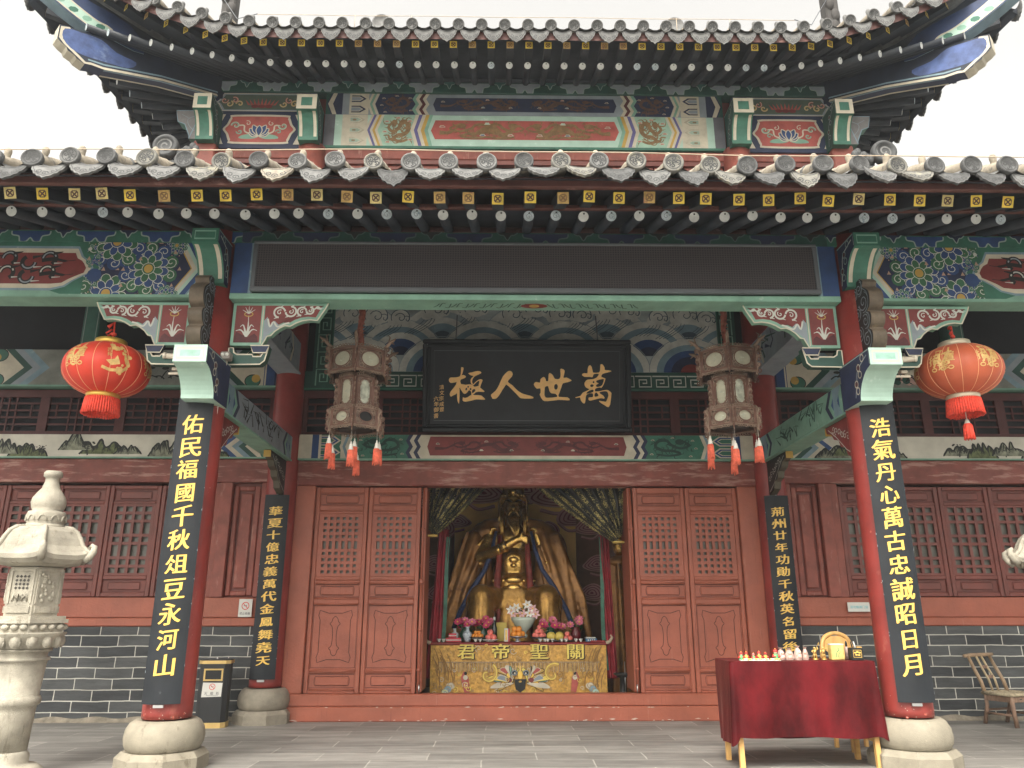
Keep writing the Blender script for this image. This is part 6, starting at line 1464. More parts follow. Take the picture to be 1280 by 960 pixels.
# notices on the walls
def wall_sign(label, x0, x1, z0, z1, y, fn):
    t = thing('wall_sign', label, 'sign', ((x0+x1)/2, y, z0))
    w, h = (x1-x0)/2, z1-z0; g = G(); g.box(-w, w, -.006, 0, 0, h, PAPER, .002); p = Pen(g, plane_xz(-.006)); fn(p, w, h); g.build('sign_board', t)
def f1(p, w, h):
    nosmoke(p, (0, h*.62), w*.52)
    for i, ch in enumerate('禁止吸烟'): p.text(ch, (-.048+.032*i, h*.2), .031, TXT, .004)
wall_sign('white no smoking notice on the red sill board beside the inner column', -3.475, -3.315, 1.165, 1.372, YD-.021, f1)
CYAN = M('sign_cyan', (.12, .45, .50), .6)
def f2(p, w, h):
    for i, ch in enumerate('请勿触摸门窗'): p.text(ch, (-.094+.037*i, h*.5), .036, CYAN, .004)
wall_sign('small white notice with pale blue characters on the red sill board', 3.885, 4.165, 1.222, 1.332, YD-.021, f2)

# ------------------------------------------------------------------ velvet covered table and what stands on it
TX0, TX1, TY0, TY1, TZ = 1.575, 2.80, -.13, .36, .818
t = thing('trestle_table', 'yellow wooden trestle table under the red velvet cloth', 'table', ((TX0+TX1)/2, (TY0+TY1)/2, 0))
tx, ty = (TX1-TX0)/2, (TY1-TY0)/2
g = G(); g.box(-tx+.01, tx-.01, -ty+.01, ty-.01, TZ-.03, TZ-.006, WOODY, .004); g.build('tabletop', t)
for sx in (-1, 1):
    for sy in (-1, 1):
        g = G(); xa = sx*(tx-.055)
        g.tube([(xa, sy*(ty-.045), 0), (xa, sy*(ty-.08), TZ-.03)], .028, WOODY, 4, smooth=False); g.build('leg', t)
    g = G(); g.box(sx*(tx-.043), sx*(tx-.067), -ty+.07, ty-.07, .19, .225, WOODY, .004); g.build('rail', t)
VEL = M('red_velvet', (.070, .0042, .006), .5, var=.58, sc=2.4, sheen=.10, spec=.12, stretch=(1.5, 1, .8), bump=.25, bsc=34)
g = G(); NX, NY = 46, 18
def drop(s, z): return .012*math.sin(s*9+z*3)*(1-z)+.016*math.sin(s*23+1)*(1-z)**2
g.grid(lambda u, v: Vector((-tx+2*tx*u, -ty+2*ty*v, TZ+.002+.002*math.sin(u*31)*math.sin(v*17))), NX, 6, VEL)
def _loop():
    """table edge as one closed run with small rounded corners: (point, outward normal)"""
    r = .035; out = []
    for (cx_, cy_, a0), (ex, ey) in (((tx-r, -ty+r, -90), (1, 0)), ((tx-r, ty-r, 0), (0, 1)), ((-tx+r, ty-r, 90), (-1, 0)), ((-tx+r, -ty+r, 180), (0, -1))):
        for k in range(7): a = R(a0+15*k); out.append((Vector((cx_+r*math.cos(a), cy_+r*math.sin(a), 0)), Vector((math.cos(a), math.sin(a), 0))))
    dense = []
    for k in range(len(out)):
        (p0, n0), (p1, n1) = out[k], out[(k+1) % len(out)]; m = max(1, int((p1-p0).length/.018))
        for q in range(m): f = q/m; dense.append((p0.lerp(p1, f), n0.lerp(n1, f).normalized()))
    return dense
LOOP = _loop(); NL = len(LOOP); rows = 18; pts = []
for jv in range(rows+1):
    f = jv/rows
    for k, (pp, nn) in enumerate(LOOP):
        w_f, w_r, w_l, w_b = max(0, -nn.y), max(0, nn.x), max(0, -nn.x), max(0, nn.y); t = w_f+w_r+w_l+w_b
        zb = (w_f*.235+w_r*.25+w_l*.175+w_b*.16)/t; flare = (w_f*.020-w_r*.040+w_l*.006+w_b*0)/t
        sa = k*.018; corner = w_f*(w_l+w_r)*4
        wave = (.016*math.sin(sa*6.1+.5)+.012*math.sin(sa*15+1)+.006*math.sin(sa*33+2))*(.3+.7*f)*(1-w_r*.8)
        off = .004*min(1, f*6)+f*(wave+flare)+.022*corner*f
        z = TZ+.002-(TZ-zb)*f+f*(.007*math.sin(sa*9)-.02*corner)
        pts.append(Vector((pp.x, pp.y, z))+nn*off)
g.add(pts, [(jv*NL+k, jv*NL+(k+1) % NL, (jv+1)*NL+(k+1) % NL, (jv+1)*NL+k) for jv in range(rows) for k in range(NL)], VEL, True)
o = g.build('velvet_cloth', None, ((TX0+TX1)/2, (TY0+TY1)/2, 0)); tag(o, 'dark red velvet cloth draped over the trestle table', 'tablecloth')
TS = TZ+.004
def tx_px(px, y): return 1.56+(px-908)*.00672+(.0 if y < 0 else .03*y)
FR_, FY, FG, SKIN = M('fig_red', (.60, .035, .03), .45), M('fig_yellow', (.75, .48, .08), .45), M('fig_green', (.10, .30, .12), .5), M('fig_skin', (.70, .48, .36), .5)
def figurine(px, y, h, kind, label, hat):
    t = thing('figurine', label, 'figurine', (tx_px(px, y), y, TS), rnd.uniform(-.3, .3), 'small painted figurines on the velvet table')
    g = G(); g.lathe([(h*.34, 0), (h*.36, h*.08), (h*.26, h*.22), (h*.30, h*.38), (h*.20, h*.58), (h*.10, h*.62)], FY if kind else FG, n=12)
    for s in (-1, 1): g.tube([(s*h*.22, 0, h*.5), (s*h*.36, -h*.12, h*.34), (s*h*.14, -h*.28, h*.36)], [h*.09, h*.08, h*.06], FR_, 7)
    g.build('robe', t)
    g = G(); g.ball((0, 0, h*.74), h*.17, SKIN, 10, 7); g.ball((0, -h*.16, h*.72), h*.035, SKIN, 6, 4)
    for s in (-1, 1): g.ball((s*h*.06, -h*.155, h*.77), h*.025, INK, 5, 4)
    g.build('head', t)
    g = G(); g.lathe([(h*.22, h*.78), (h*.20, h*.88), (h*.12, h*.98), (.001, h*1.05)], hat, n=12); g.ball((0, 0, h*1.04), h*.06, FY, 6, 4); g.build('hat', t)
for i, (px, y, h, k, l, hat) in enumerate(((930, -.02, .066, 0, 'red capped figurine in green nearest the left end of the velvet table', FR_), (938, .02, .064, 1, 'red capped figurine in yellow, second from the left end', FR_), (945.5, -.02, .056, 0, 'pink capped tiny figurine, third from the left end', M('fig_pink', (.70, .16, .16), .5)), (953.5, .0, .07, 1, 'red capped figurine in yellow, fourth from the left end', FR_), (963, .03, .06, 1, 'red capped figurine in yellow just before the tallest red capped one', FR_), (973, -.03, .088, 0, 'tallest red capped figurine in green, next to the wrapped ones', FR_))): figurine(px, y, h, k, l, hat)
PLAS = M('clear_wrap', (.40, .29, .25), .18, var=.25, sc=25); PNK = M('fig_pale', (.72, .40, .32), .5, var=.4, sc=40)
for i, (px, l) in enumerate(((982.5, 'pale figurine in a clear wrapper beside the tallest red capped figurine'), (993, 'squat pale figurine in a clear wrapper, second of four'), (1004, 'tall peaked wrapped figurine, third of four'), (1013.5, 'slim wrapped figurine next to the gold figurines'))):
    h = (.10, .098, .115, .105)[i]; t = thing('wrapped_figurine', l, 'figurine', (tx_px(px, .02), .02, TS), rnd.uniform(-.4, .4), 'wrapped figurines on the velvet table')
    g = G(); w = (.033, .038, .034, .026)[i]; g.lathe([(w, 0), (w*1.1, h*.15), (w*.95, h*.45), (w*.6, h*.75), (w*.3, h*.86), (w*.55, h*.93), (w*.7, h)], PLAS, n=9, smooth=False); g.build('wrapper', t)
    g = G(); g.ball((0, -w*.62, h*.55), (w*.5, w*.5, h*.16), PNK, 8, 6); g.ball((0, -w*.8, h*.25), (w*.6, w*.4, h*.18), PNK, 8, 6); g.build('figure', t)
GOLDM = M('gilt_metal', (.62, .42, .14), .35, .7, var=.1)
for px, l in ((1026, 'gold warrior figurine beside the wrapped ones'), (1037, 'gold warrior figurine nearer the wooden chair')):
    t = thing('gold_figurine', l, 'figurine', (tx_px(px, .02), .02, TS), .2, 'gold warrior figurines')
    g = G(); g.lathe([(.024, 0), (.026, .008), (.012, .012)], GOLDM, n=10); 
    for s in (-1, 1): g.tube([(s*.014, 0, .01), (s*.010, 0, .035), (s*.004, 0, .055)], [.007, .008, .009], GOLDM, 7)
    g.tube([(0, 0, .05), (0, 0, .075), (0, 0, .085)], [.013, .016, .008], GOLDM, 8); g.ball((0, 0, .095), .011, GOLDM, 8, 6)
    g.tube([(-.014, 0, .08), (-.03, -.005, .07), (-.022, -.01, .055)], [.006, .006, .004], GOLDM, 6); g.tube([(.014, 0, .08), (.030, -.005, .09), (.022, 0, .105)], [.006, .006, .004], GOLDM, 6); g.build('warrior', t)
    g = G(); g.tube([(-.04, -.012, .02), (.034, -.004, .125)], .003, GOLDM, 5); g.prism([(.03, .115), (.045, .125), (.044, .145), (.032, .13)], lambda u, v, h: Vector((u, -.004-h, v)), -.002, .002, GOLDM); g.build('halberd', t)
t = thing('gift_bag', 'yellow paper bag with white top beside the black pen box', 'bag', (tx_px(1055, .04), .05, TS), .1)
g = G(); g.box(-.058, .058, -.03, .03, 0, .118, M('bag_yellow', (.62, .47, .16), .55, var=.25, sc=14), .004); g.box(-.06, .06, -.032, .032, .118, .130, PAPER, .004)
p = Pen(g, plane_xz(-.03)); p.stroke(cr([(-.02, .02), (-.01, .06), (.01, .08), (.0, .10)], 4), .008, FG); p.stroke(cr([(.0, .02), (.01, .05), (.03, .07)], 4), .006, FG); g.build('paper_bag', t)
t = thing('pen_box', 'black lacquered pen box with gold emblem on the velvet table', 'pen box', (tx_px(1075, -.03), -.03, TS), -.06)
g = G(); g.box(-.05, .05, -.04, .04, 0, .10, BLACK, .004); p = Pen(g, plane_xz(-.04)); p.stroke([(-.033, .025), (.033, .025), (.033, .082), (-.033, .082)], .004, GOLD, True)
for i, (a, b) in enumerate(((-.018, .062), (0, .068), (.018, .062), (-.01, .045), (.012, .043))): p.disc((a, b), .011, GOLD, .007, 8)
g.build('box', t)
for dx, m_, l in ((-.02, BLACK, 'black pen standing in the black lacquered pen box'), (.005, PAPER, 'white pen standing in the black lacquered pen box')):
    g = G(); g.tube([(0, 0, .085), (-.010, .010, .15)], .0055, m_, 6); tag(g.build('pen', None, (tx_px(1075, -.03)+dx, -.03, TS)), l, 'pen')
t = thing('glue_bottle', 'small clear bottle with dark cap behind the black pen box', 'bottle', (tx_px(1072, .08), .10, TS)); g = G(); g.lathe([(.018, 0), (.018, .09), (.008, .105)], PLAS, n=12); g.build('bottle_body', t); g = G(); g.lathe([(.009, .105), (.009, .135), (.004, .15)], BLACK, n=10); g.build('cap', t)
t = thing('amber_box', 'amber box standing behind the black pen box', 'box', (tx_px(1086, .06), .07, TS)); g = G(); g.box(-.022, .022, -.015, .015, 0, .105, M('amber', (.60, .36, .10), .5), .003); g.build('carton', t)
t = thing('bead_tray', 'tray of pale trinkets lying before the red capped figurines', 'tray', (tx_px(950, -.08), -.085, TS)); g = G(); g.box(-.17, .17, -.03, .03, 0, .006, PAPER, .002); g.build('tray', t); g = G()
for i in range(60): g.ball((rnd.uniform(-.165, .165), rnd.uniform(-.026, .026), .011), .008, rnd.choice([PAPER, PNK, CREAM, FY, PAPER]), 6, 4)
tag(g.build('trinkets', t), kind='stuff')

# ------------------------------------------------------------------ wooden chair behind the table
t = thing('wooden_chair', 'yellow wooden chair with arched slatted back behind the velvet table', 'chair', (2.985, .80, 0), R(8))
g = G(); g.box(-.18, .18, -.18, .17, .385, .42, WOODY, .008); g.build('seat', t)
for sx in (-1, 1):
    for sy in (-1, 1): g = G(); g.box(sx*.15-.017, sx*.15+.017, sy*.14-.017, sy*.14+.017, 0, .384, WOODY, .004); g.build('leg', t)
g = G(); yb = .165; P = [(-.155, .42), (-.165, .70), (-.16, .86), (-.125, .965), (-.06, 1.005), (0, 1.015), (.06, 1.005), (.125, .965), (.16, .86), (.165, .70), (.155, .42)]
g.tube([(a, yb+.10*(b-.42), b) for a, b in cr(P, 3)], .020, WOODY, 8); q = [(-.14, .87), (-.11, .955), (-.05, .99), (.05, .99), (.11, .955), (.14, .87), (.08, .83), (.03, .82), (-.03, .82), (-.08, .83)]
g.prism(q, lambda u, v, h: Vector((u, yb+.10*(v-.42)-h, v)), -.010, .010, WOODY); g.prism([(-.15, .50), (.15, .50), (.15, .56), (-.15, .56)], lambda u, v, h: Vector((u, yb+.10*(v-.42)-h, v)), -.010, .010, WOODY); g.build('back_frame', t)
for k in range(-2, 3): g = G(); g.tube([(.035*k, yb+.014, .55), (.035*k, yb+.042, .84)], .009, WOODY, 6); g.build('slat', t)

# ------------------------------------------------------------------ old bamboo chair
t = thing('bamboo_chair', 'weathered bamboo chair with woven seat against the grey brick wall', 'chair', (5.43, 2.40, 0), R(20))
g = G(); P = [(-.21, -.20), (.21, -.20), (.20, .16), (-.20, .16)]
g.grid(lambda u, v: Vector((-.21+.42*u, -.20+.36*v, .345-.018*math.sin(math.pi*u)*math.sin(math.pi*v)+.006*math.sin(u*40)+.004*math.sin(v*50))), 30, 20, M('woven_rush', (.33, .28, .19), .85, var=.3, sc=30, bump=.6, bsc=90))
g.tube([(a, b, .335) for a, b in P+[P[0]]], .020, M('woven_rush'), 8); g.build('woven_seat', t)
g = G(); g.box(-.19, .19, -.195, -.165, .255, .318, WOODB, .006); g.box(-.19, .19, .13, .155, .255, .318, WOODB, .006)
for s in (-1, 1): g.box(s*.20, s*.17, -.16, .13, .255, .318, WOODB, .005)
p = Pen(g, plane_xz(-.195)); 
for k in (-1, 1): p.disc((k*.07, .287), .022, INK, .006, 9)
g.build('apron', t)
for sx in (-1, 1):
    g = G(); g.tube([(sx*.19, -.18, .325), (sx*.185, -.175, .2), (sx*.195, -.195, 0)], [.026, .023, .024], WOODB, 8); g.build('front_leg', t)
    g = G(); g.tube([(sx*.175, .21, 0), (sx*.18, .145, .2), (sx*.18, .14, .335)], [.022, .021, .022], WOODB, 8); g.build('rear_leg', t)
    g = G(); g.tube([(sx*.18, .145, .33), (sx*.18, .175, .45), (sx*.175, .25, .60), (sx*.17, .30, .715)], [.022, .021, .020, .018], BAMB, 8); g.build('back_post', t)
g = G(); g.tube([(-.235, .302, .722), (-.1, .312, .73), (.1, .312, .732), (.225, .302, .735)], [.020, .022, .022, .019], BAMB, 8); g.build('top_rail', t)
for k in (-1, 1): g = G(); g.tube([(k*.045, .15, .335), (k*.05, .18, .47), (k*.045, .255, .61), (k*.04, .305, .72)], .013, M('pale_bamboo', (.36, .28, .17), .55, var=.2), 7); g.build('back_spindle', t)
for z, y_ in ((.50, .195), (.60, .25)): g = G(); g.box(-.05, .05, y_-.008, y_+.008, z-.018, z+.018, WOODB, .004); g.build('back_crosspiece', t)
g = G(); g.tube([(-.188, -.18, .12), (-.178, .17, .12)], .013, WOODB, 7); g.tube([(.188, -.18, .12), (.178, .17, .12)], .013, WOODB, 7); g.tube([(-.178, .17, .15), (.178, .17, .15)], .013, WOODB, 7); g.tube([(-.188, -.18, .20), (.188, -.18, .20)], .012, WOODB, 7) if False else None; g.build('stretcher', t)

# ------------------------------------------------------------------ camera and spotlights on the columns
t = thing('security_light', 'small grey twin lens security light on the front column', 'security light', (-2.865, -.12, 3.45))
g = G(); g.box(-.045, .045, -.06, .03, -.015, .06, M('camera_grey', (.19, .17, .15), .5), .01); g.build('housing', t)
g = G(); 
for s in (-1, 1): g.lathe([(.016, 0), (.016, .008), (.001, .012)], PAPER, (s*.02, -.058, .028), 10, ax=Matrix.Rotation(math.pi/2, 3, 'X'))
g.build('lens', t); g = G(); g.tube([(0, 0, -.015), (0, .0, -.05), (-.14, .05, -.05)], .010, BEIGE, 6); g.tube([(.0, 0, -.05), (-.03, .01, -.20), (-.05, .04, -.55)], .004, TASSW, 5); g.build('mounting_arm', t)
for x, l, d in ((-3.40, 'beige tube spotlights beside the mint beam head near the left silk lantern', -1), (3.50, 'beige tube spotlights beside the mint beam head near the faded silk lantern', 1)):
    t = thing('spotlight_cluster', l, 'spotlight', (x, .02, 3.44), 0, 'beige spotlight clusters on the front columns')
    for i, (dz, L, y_) in enumerate(((.05, .17, -.06), (.01, .22, .0))):
        g = G(); g.tube([(-d*.12, y_, dz), (d*(L-.12), y_-.03, dz+.01)], .026, BEIGE, 10); g.tube([(d*(L-.125), y_-.03, dz+.01), (d*(L-.10), y_-.033, dz+.012)], .030, M('cream_plastic', (.66, .61, .50), .5), 10); g.build('lamp_tube', t)
    g = G(); g.box(-d*.16, d*.05, .01, .03, -.09, -.07, BEIGE); g.tube([(-d*.05, .02, -.08), (-d*.02, .0, .01)], .010, IRON, 6); g.box(-d*.02-.03, -d*.02+.03, -.02, .02, -.055, -.03, BEIGE); g.build('bracket', t)
# ------------------------------------------------------------------ inside the hall
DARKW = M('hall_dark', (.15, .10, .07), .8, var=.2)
g = G()
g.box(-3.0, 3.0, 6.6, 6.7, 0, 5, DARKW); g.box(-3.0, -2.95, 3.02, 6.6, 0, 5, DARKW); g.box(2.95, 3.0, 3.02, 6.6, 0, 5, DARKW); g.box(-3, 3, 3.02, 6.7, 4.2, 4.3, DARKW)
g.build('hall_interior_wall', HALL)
g = G(); g.box(-2.95, 2.95, 3.0, 6.6, 0, .12, M('hall_floor', (.5, .42, .32), .6)); g.build('hall_floor', HALL)
# painted screen behind the statue
t = thing('painted_screen', 'golden brown screen with purple swirling clouds behind the statue', 'screen', (-.09, 6.05, .12))
SCR = M('screen_gold', (.90, .58, .18), .55, .0, var=.12, sc=2); SCD = M('screen_brown', (.16, .075, .045), .6, var=.2); CL1 = M('screen_cloud', (.46, .24, .22), .6, var=.15); CL2 = M('screen_cloud_line', (.20, .03, .055), .6)
def swirl(p, c, s, d=1):
    x, y = c
    for k, (f, mt) in enumerate(((1.0, CL1), (.86, CL2), (.78, CL1), (.62, CL2), (.54, CL1), (.38, CL2), (.29, CL1), (.13, CL2))):
        q = [(-1*f, -.1), (-.75*f, .35*f), (-.2*f, .62*f), (.35*f, .5*f), (.75*f, .2*f), (1.05*f, -.15*f), (.5*f, -.42*f), (-.3*f, -.5*f), (-.8*f, -.42*f)]
        p.poly(cr([(x+d*a*s, y+b*s) for a, b in q], 3, True), mt)
    p.stroke(cr([(x-d*s*.9, y-s*.3), (x-d*s*.3, y-s*.75), (x+d*s*.5, y-s*.6)], 4), s*.16, CL1); p.stroke(cr([(x-d*s*.9, y-s*.36), (x-d*s*.3, y-s*.80), (x+d*s*.5, y-s*.66)], 4), s*.04, CL2)
g = G(); g.box(-1.0, 1.0, 0, .06, 0, 3.9, SCR); p = Pen(g, plane_xz(0))
for c, s, d in (((-.52, 3.02), .36, 1), ((.18, 3.08), .30, -1), ((.62, 2.98), .40, -1), ((-.95, 2.55), .22, 1), ((.52, 2.42), .22, -1), ((.98, 2.62), .30, 1), ((-.62, 2.0), .22, 1)): swirl(p, c, s, d)
g.build('middle_panel', t)
for s in (-1, 1):
    g = G(); ang = R(28); ux, uy = math.cos(ang), -math.sin(ang)
    mp = lambda u, v, h: Vector((s*(1.005+u*ux-h*.0), .0+u*uy-h, v))
    g.add([mp(0, 0, 0), mp(.9, 0, 0), mp(.9, 3.9, 0), mp(0, 3.9, 0), mp(0, 0, -.05), mp(.9, 0, -.05), mp(.9, 3.9, -.05), mp(0, 3.9, -.05)], [(0, 1, 2, 3), (4, 5, 6, 7), (0, 1, 5, 4), (3, 2, 6, 7), (1, 2, 6, 5), (0, 3, 7, 4)], SCD)
    p = Pen(g, mp); 
    for c, sz in (((.22, 2.45), .26), ((.35, 1.85), .24), ((.25, 1.40), .24), ((.5, 2.9), .25)): swirl(p, c, sz, -s)
    g.build('side_panel', t)

# ------------------------------------------------------------------ statue: one body grown from rounded volumes
t = thing('deity_statue', 'gilded seated bearded deity statue stroking his beard', 'statue', (-.14, 5.0, .3))
GB = M('statue_gold', (.64, .40, .115), .27, .85, var=.3, sc=6, bump=.7, bsc=26, wear=(.38, (.27, .13, .035), 9))
ROBE = M('statue_robe', (.27, .125, .032), .38, .4, var=.3, sc=5, bump=.6, bsc=18, wear=(.42, (.13, .05, .016), 6))
BLT = M('statue_blue', (.03, .05, .13), .6, var=.5, sc=50); SASH = M('statue_red', (.22, .035, .025), .6, var=.3, sc=12)
def blob(name, parts, mat, vox, parent, smooth=6):
    g = G()
    for P in parts:
        if P[0] == 'c':
            _, a, b, r1, r2 = P; A, B = Vector(a), Vector(b); n = max(2, int((B-A).length/(min(r1, r2)*.45))+1)
            for i in range(n+1): f = i/n; q = A.lerp(B, f); g.ball(q, r1+(r2-r1)*f, mat, 12, 8)
        else: g.ball(P[1], P[2], mat, 16, 10)
    tmp = g.build('tmp'); md = tmp.modifiers.new('r', 'REMESH'); md.mode = 'VOXEL'; md.voxel_size = vox; md.use_smooth_shade = True
    ms = tmp.modifiers.new('s', 'SMOOTH'); ms.iterations = smooth; ms.factor = .5
    dg = bpy.context.evaluated_depsgraph_get(); me = bpy.data.meshes.new_from_object(tmp.evaluated_get(dg)); me.name = name
    bpy.data.objects.remove(tmp)
    me.materials.clear(); me.materials.append(mat); me.polygons.foreach_set('use_smooth', [True]*len(me.polygons)); return obj(name, me, parent)
# heights are above the plinth (z = .3 in the hall)
S = lambda c, r: ('s', c, r)
Cc = lambda a, b, r1, r2: ('c', a, b, r1, r2)
body = [S((0, 0, 1.45), (.30, .24, .34)), S((0, -.06, 1.60), (.27, .22, .26)), S((0, .02, 1.95), (.34, .20, .24)), S((0, -.10, 1.32), (.31, .25, .2)), Cc((0, 0, 2.0), (0, -.02, 2.28), .13, .11),
        S((0, -.05, 2.46), (.155, .17, .215)), S((0, -.10, 2.36), (.12, .13, .13)), S((0, -.19, 2.50), (.11, .06, .05)), Cc((0, -.215, 2.50), (0, -.245, 2.41), .020, .034), S((-.06, -.19, 2.43), (.05, .045, .045)), S((.06, -.19, 2.43), (.05, .045, .045)),
        S((-.165, -.03, 2.44), (.03, .045, .075)), S((.165, -.03, 2.44), (.03, .045, .075)), S((0, -.17, 2.59), (.10, .06, .06)),
        Cc((-.34, 0, 2.06), (-.50, -.16, 1.70), .14, .11), Cc((-.50, -.16, 1.70), (-.22, -.33, 1.80), .10, .08), Cc((-.22, -.33, 1.80), (.06, -.37, 1.95), .075, .06), S((.11, -.375, 1.96), (.07, .05, .055)), Cc((.34, 0, 2.06), (.55, -.08, 1.60), .14, .11),
        Cc((-.18, -.05, 1.02), (-.50, -.46, 1.06), .22, .19), Cc((.18, -.05, 1.02), (.50, -.46, 1.06), .22, .19), Cc((-.50, -.46, 1.04), (-.48, -.50, .35), .19, .14), Cc((.50, -.46, 1.04), (.48, -.50, .35), .20, .14), S((-.48, -.58, .28), (.12, .2, .09)), S((.48, -.58, .28), (.12, .2, .09)), S((0, .05, .95), (.5, .34, .2))]
for k in range(4): body += [Cc((.13, -.40, 2.00-.030*k), (.20, -.415, 1.99-.034*k), .019, .017), Cc((.20, -.415, 1.99-.034*k), (.235-.012*k, -.39, 1.965-.034*k), .016, .012)]
body.append(Cc((.10, -.40, 2.0), (.13, -.42, 2.06), .02, .016))
for s in (-1, 1):
    for k in range(5): body.append(S((s*(.30+.035*k), -.12+.02*k, 2.13-.035*k), (.075, .06, .022)))
blob('body', body, GB, .020, t, 5)
robe = []
r5 = random.Random(5)
for s in (-1, 1):
    robe += [S((s*.40, .02, 2.10), (.23, .18, .15)), S((s*.60, -.03, 1.78), (.22, .19, .34)), S((s*.70, -.08, 1.35), (.22, .18, .42)), S((s*.80, -.10, .85), (.22, .16, .48)), S((s*.52, .08, 1.2), (.25, .12, .8)), Cc((s*.20, -.02, 2.22), (s*.40, -.02, 2.18), .08, .10)]
    for k in range(13):                 # hanging folds of uneven depth
        a = r5.uniform(.30, .72); b = a+r5.uniform(.02, .22); z0 = r5.uniform(1.75, 2.12); w = r5.uniform(.022, .045)
        P = [(s*a, -.13-.04*r5.random(), z0), (s*(a+.12), -.20-.03*r5.random(), z0-.35), (s*(b+.10), -.23-.03*r5.random(), z0-.8), (s*(b+.14+.1*r5.random()), -.24, z0-1.4)]
        for q0, q1 in zip(P[:-1], P[1:]): robe.append(Cc(q0, q1, w, w*.95))
    for k in range(4): robe.append(Cc((s*(.46+.07*k), -.17, 1.60-.05*k), (s*(.74+.03*k), -.16, 1.72-.10*k), .035, .02))     # cuff swags
blob('robe', robe, ROBE, .022, t, 3)
skirt_ = []
for s in (-1, 1):
    skirt_ += [Cc((s*.22, -.20, 1.10), (s*.46, -.52, 1.12), .20, .17), Cc((s*.46, -.52, 1.12), (s*.47, -.56, .35), .19, .21)]
    for k in range(7): a = -1.2+.4*k; skirt_.append(Cc((s*.46+.15*math.sin(a), -.54-.14*math.cos(a), 1.12-.04*abs(k-3)), (s*.47+.24*math.sin(a), -.56-.20*math.cos(a), .32), .025, .04))
for k in range(7): skirt_.append(Cc((-.12+.04*k, -.36, 1.24), (-.20+.07*k, -.52-.03*(k % 2), .35), .04, .06))
blob('skirt', skirt_, M('statue_skirt', (.36, .20, .05), .34, .65, var=.35, sc=7, bump=.8, bsc=24, wear=(.42, (.20, .09, .025), 8)), .022, t, 3)
g = G()
for s in (-1, 1):
    P = [(s*.26, -.22, 2.08), (s*.32, -.25, 1.8), (s*.42, -.27, 1.52), (s*.60, -.30, 1.25), (s*.76, -.32, .95), (s*.86, -.30, .7)]; g.tube(P, [.022, .03, .034, .038, .038, .034], BLT, 8)
g.build('blue_trim', t)
g = G()
for s in (-1, 1): g.tube([(s*.20, -.22, 2.02), (s*.21, -.30, 1.7), (s*.24, -.33, 1.3), (s*.20, -.36, 1.0), (s*.22, -.40, .6)], [.035, .045, .05, .05, .05], SASH, 8)
g.build('red_sash', t)
g = G()
for s in (-1, 1):      # raised coils on the sleeves
    q = [(s*.42, -.14, 2.02), (s*.52, -.17, 1.88), (s*.62, -.17, 1.90), (s*.66, -.16, 1.76), (s*.56, -.18, 1.70), (s*.48, -.20, 1.62), (s*.60, -.18, 1.54), (s*.72, -.14, 1.60)]
    g.tube(q, [.02, .03, .034, .036, .036, .034, .03, .014], GB, 8)
    for k in range(9): g.ball((s*(.70+.02*math.sin(k*2)), -.13, 1.48-.06*k), (.035, .03, .03), ROBE, 8, 5)
g.build('sleeve_dragon', t)
g = G()
for i in range(26):
    u = rnd.uniform(-1, 1); x = .085*u; L = .40*(1-.35*u*u); P = [(x, -.215+.03*u*u, 2.345), (x*1.15, -.27, 2.25), (x*.9+.02, -.30, 2.345-L*.7), (x*.35+.05, -.32, 2.345-L)]; g.tube(P, [.016, .018, .014, .004], GB, 6)
for s in (-1, 1): g.tube([(s*.01, -.245, 2.375), (s*.05, -.245, 2.36), (s*.085, -.225, 2.30), (s*.09, -.23, 2.18)], [.012, .014, .012, .005], GB, 6)
for s in (-1, 1): 
    for k in range(3): g.tube([(s*(.15+.012*k), -.10, 2.44), (s*(.165+.012*k), -.13, 2.25), (s*(.15+.015*k), -.19, 2.02-.04*k)], [.016, .018, .006], GB, 6)
g.build('beard', t)
g = G(); DK = M('statue_dark', (.02, .012, .008), .5)
for s in (-1, 1):
    g.ball((s*.062, -.213, 2.485), (.034, .014, .011), DK, 8, 5); g.tube([(s*.025, -.236, 2.515), (s*.07, -.226, 2.545), (s*.12, -.185, 2.545)], [.010, .013, .006], DK, 6)
g.tube([(-.035, -.238, 2.355), (0, -.247, 2.360), (.035, -.238, 2.355)], [.006, .010, .006], DK, 6); g.build('face_features', t)
g = G(); g.lathe([(.165, 2.585), (.175, 2.61), (.17, 2.66), (.165, 2.72), (.15, 2.76), (.10, 2.80), (.001, 2.81)], GB, (0, -.04, 0), 24); g.ball((0, -.20, 2.68), (.05, .03, .05), GB, 10, 7)
for k in range(7): a = -1.2+.4*k; g.ball((.17*math.sin(a), -.04-.165*math.cos(a), 2.63), .024, GB, 8, 5); g.ball((.15*math.sin(a), -.04-.15*math.cos(a), 2.75), .028, GB, 8, 5)
for s in (-1, 1): g.tube([(s*.17, -.02, 2.66), (s*.21, -.01, 2.55), (s*.20, -.05, 2.36), (s*.22, -.09, 2.15)], [.022, .026, .03, .012], GB, 7)
g.build('headdress', t)
g = G(); ax = Matrix.Rotation(R(90), 3, 'X')
g.lathe([(.17, 0), (.175, .02), (.10, .045), (.001, .05)], GB, (0, -.21, 1.62), 22, ax=ax); g.ball((0, -.31, 1.66), (.07, .03, .05), GB, 10, 6); g.ball((0, -.315, 1.58), (.05, .03, .035), GB, 10, 6)
for k in range(11): a = -1.25+.25*k; g.ball((.31*math.sin(a), -.09-.265*math.cos(a), 1.36), (.035, .02, .03), GB, 8, 5)
g.ball((0, -.375, 1.37), (.13, .035, .055), GB, 14, 7); g.ball((0, -.37, 1.26), (.11, .03, .06), GB, 12, 6)
P = [(-.20, -.335, 1.81), (-.10, -.36, 1.87)]; g.tube(P, .082, GB, 10)
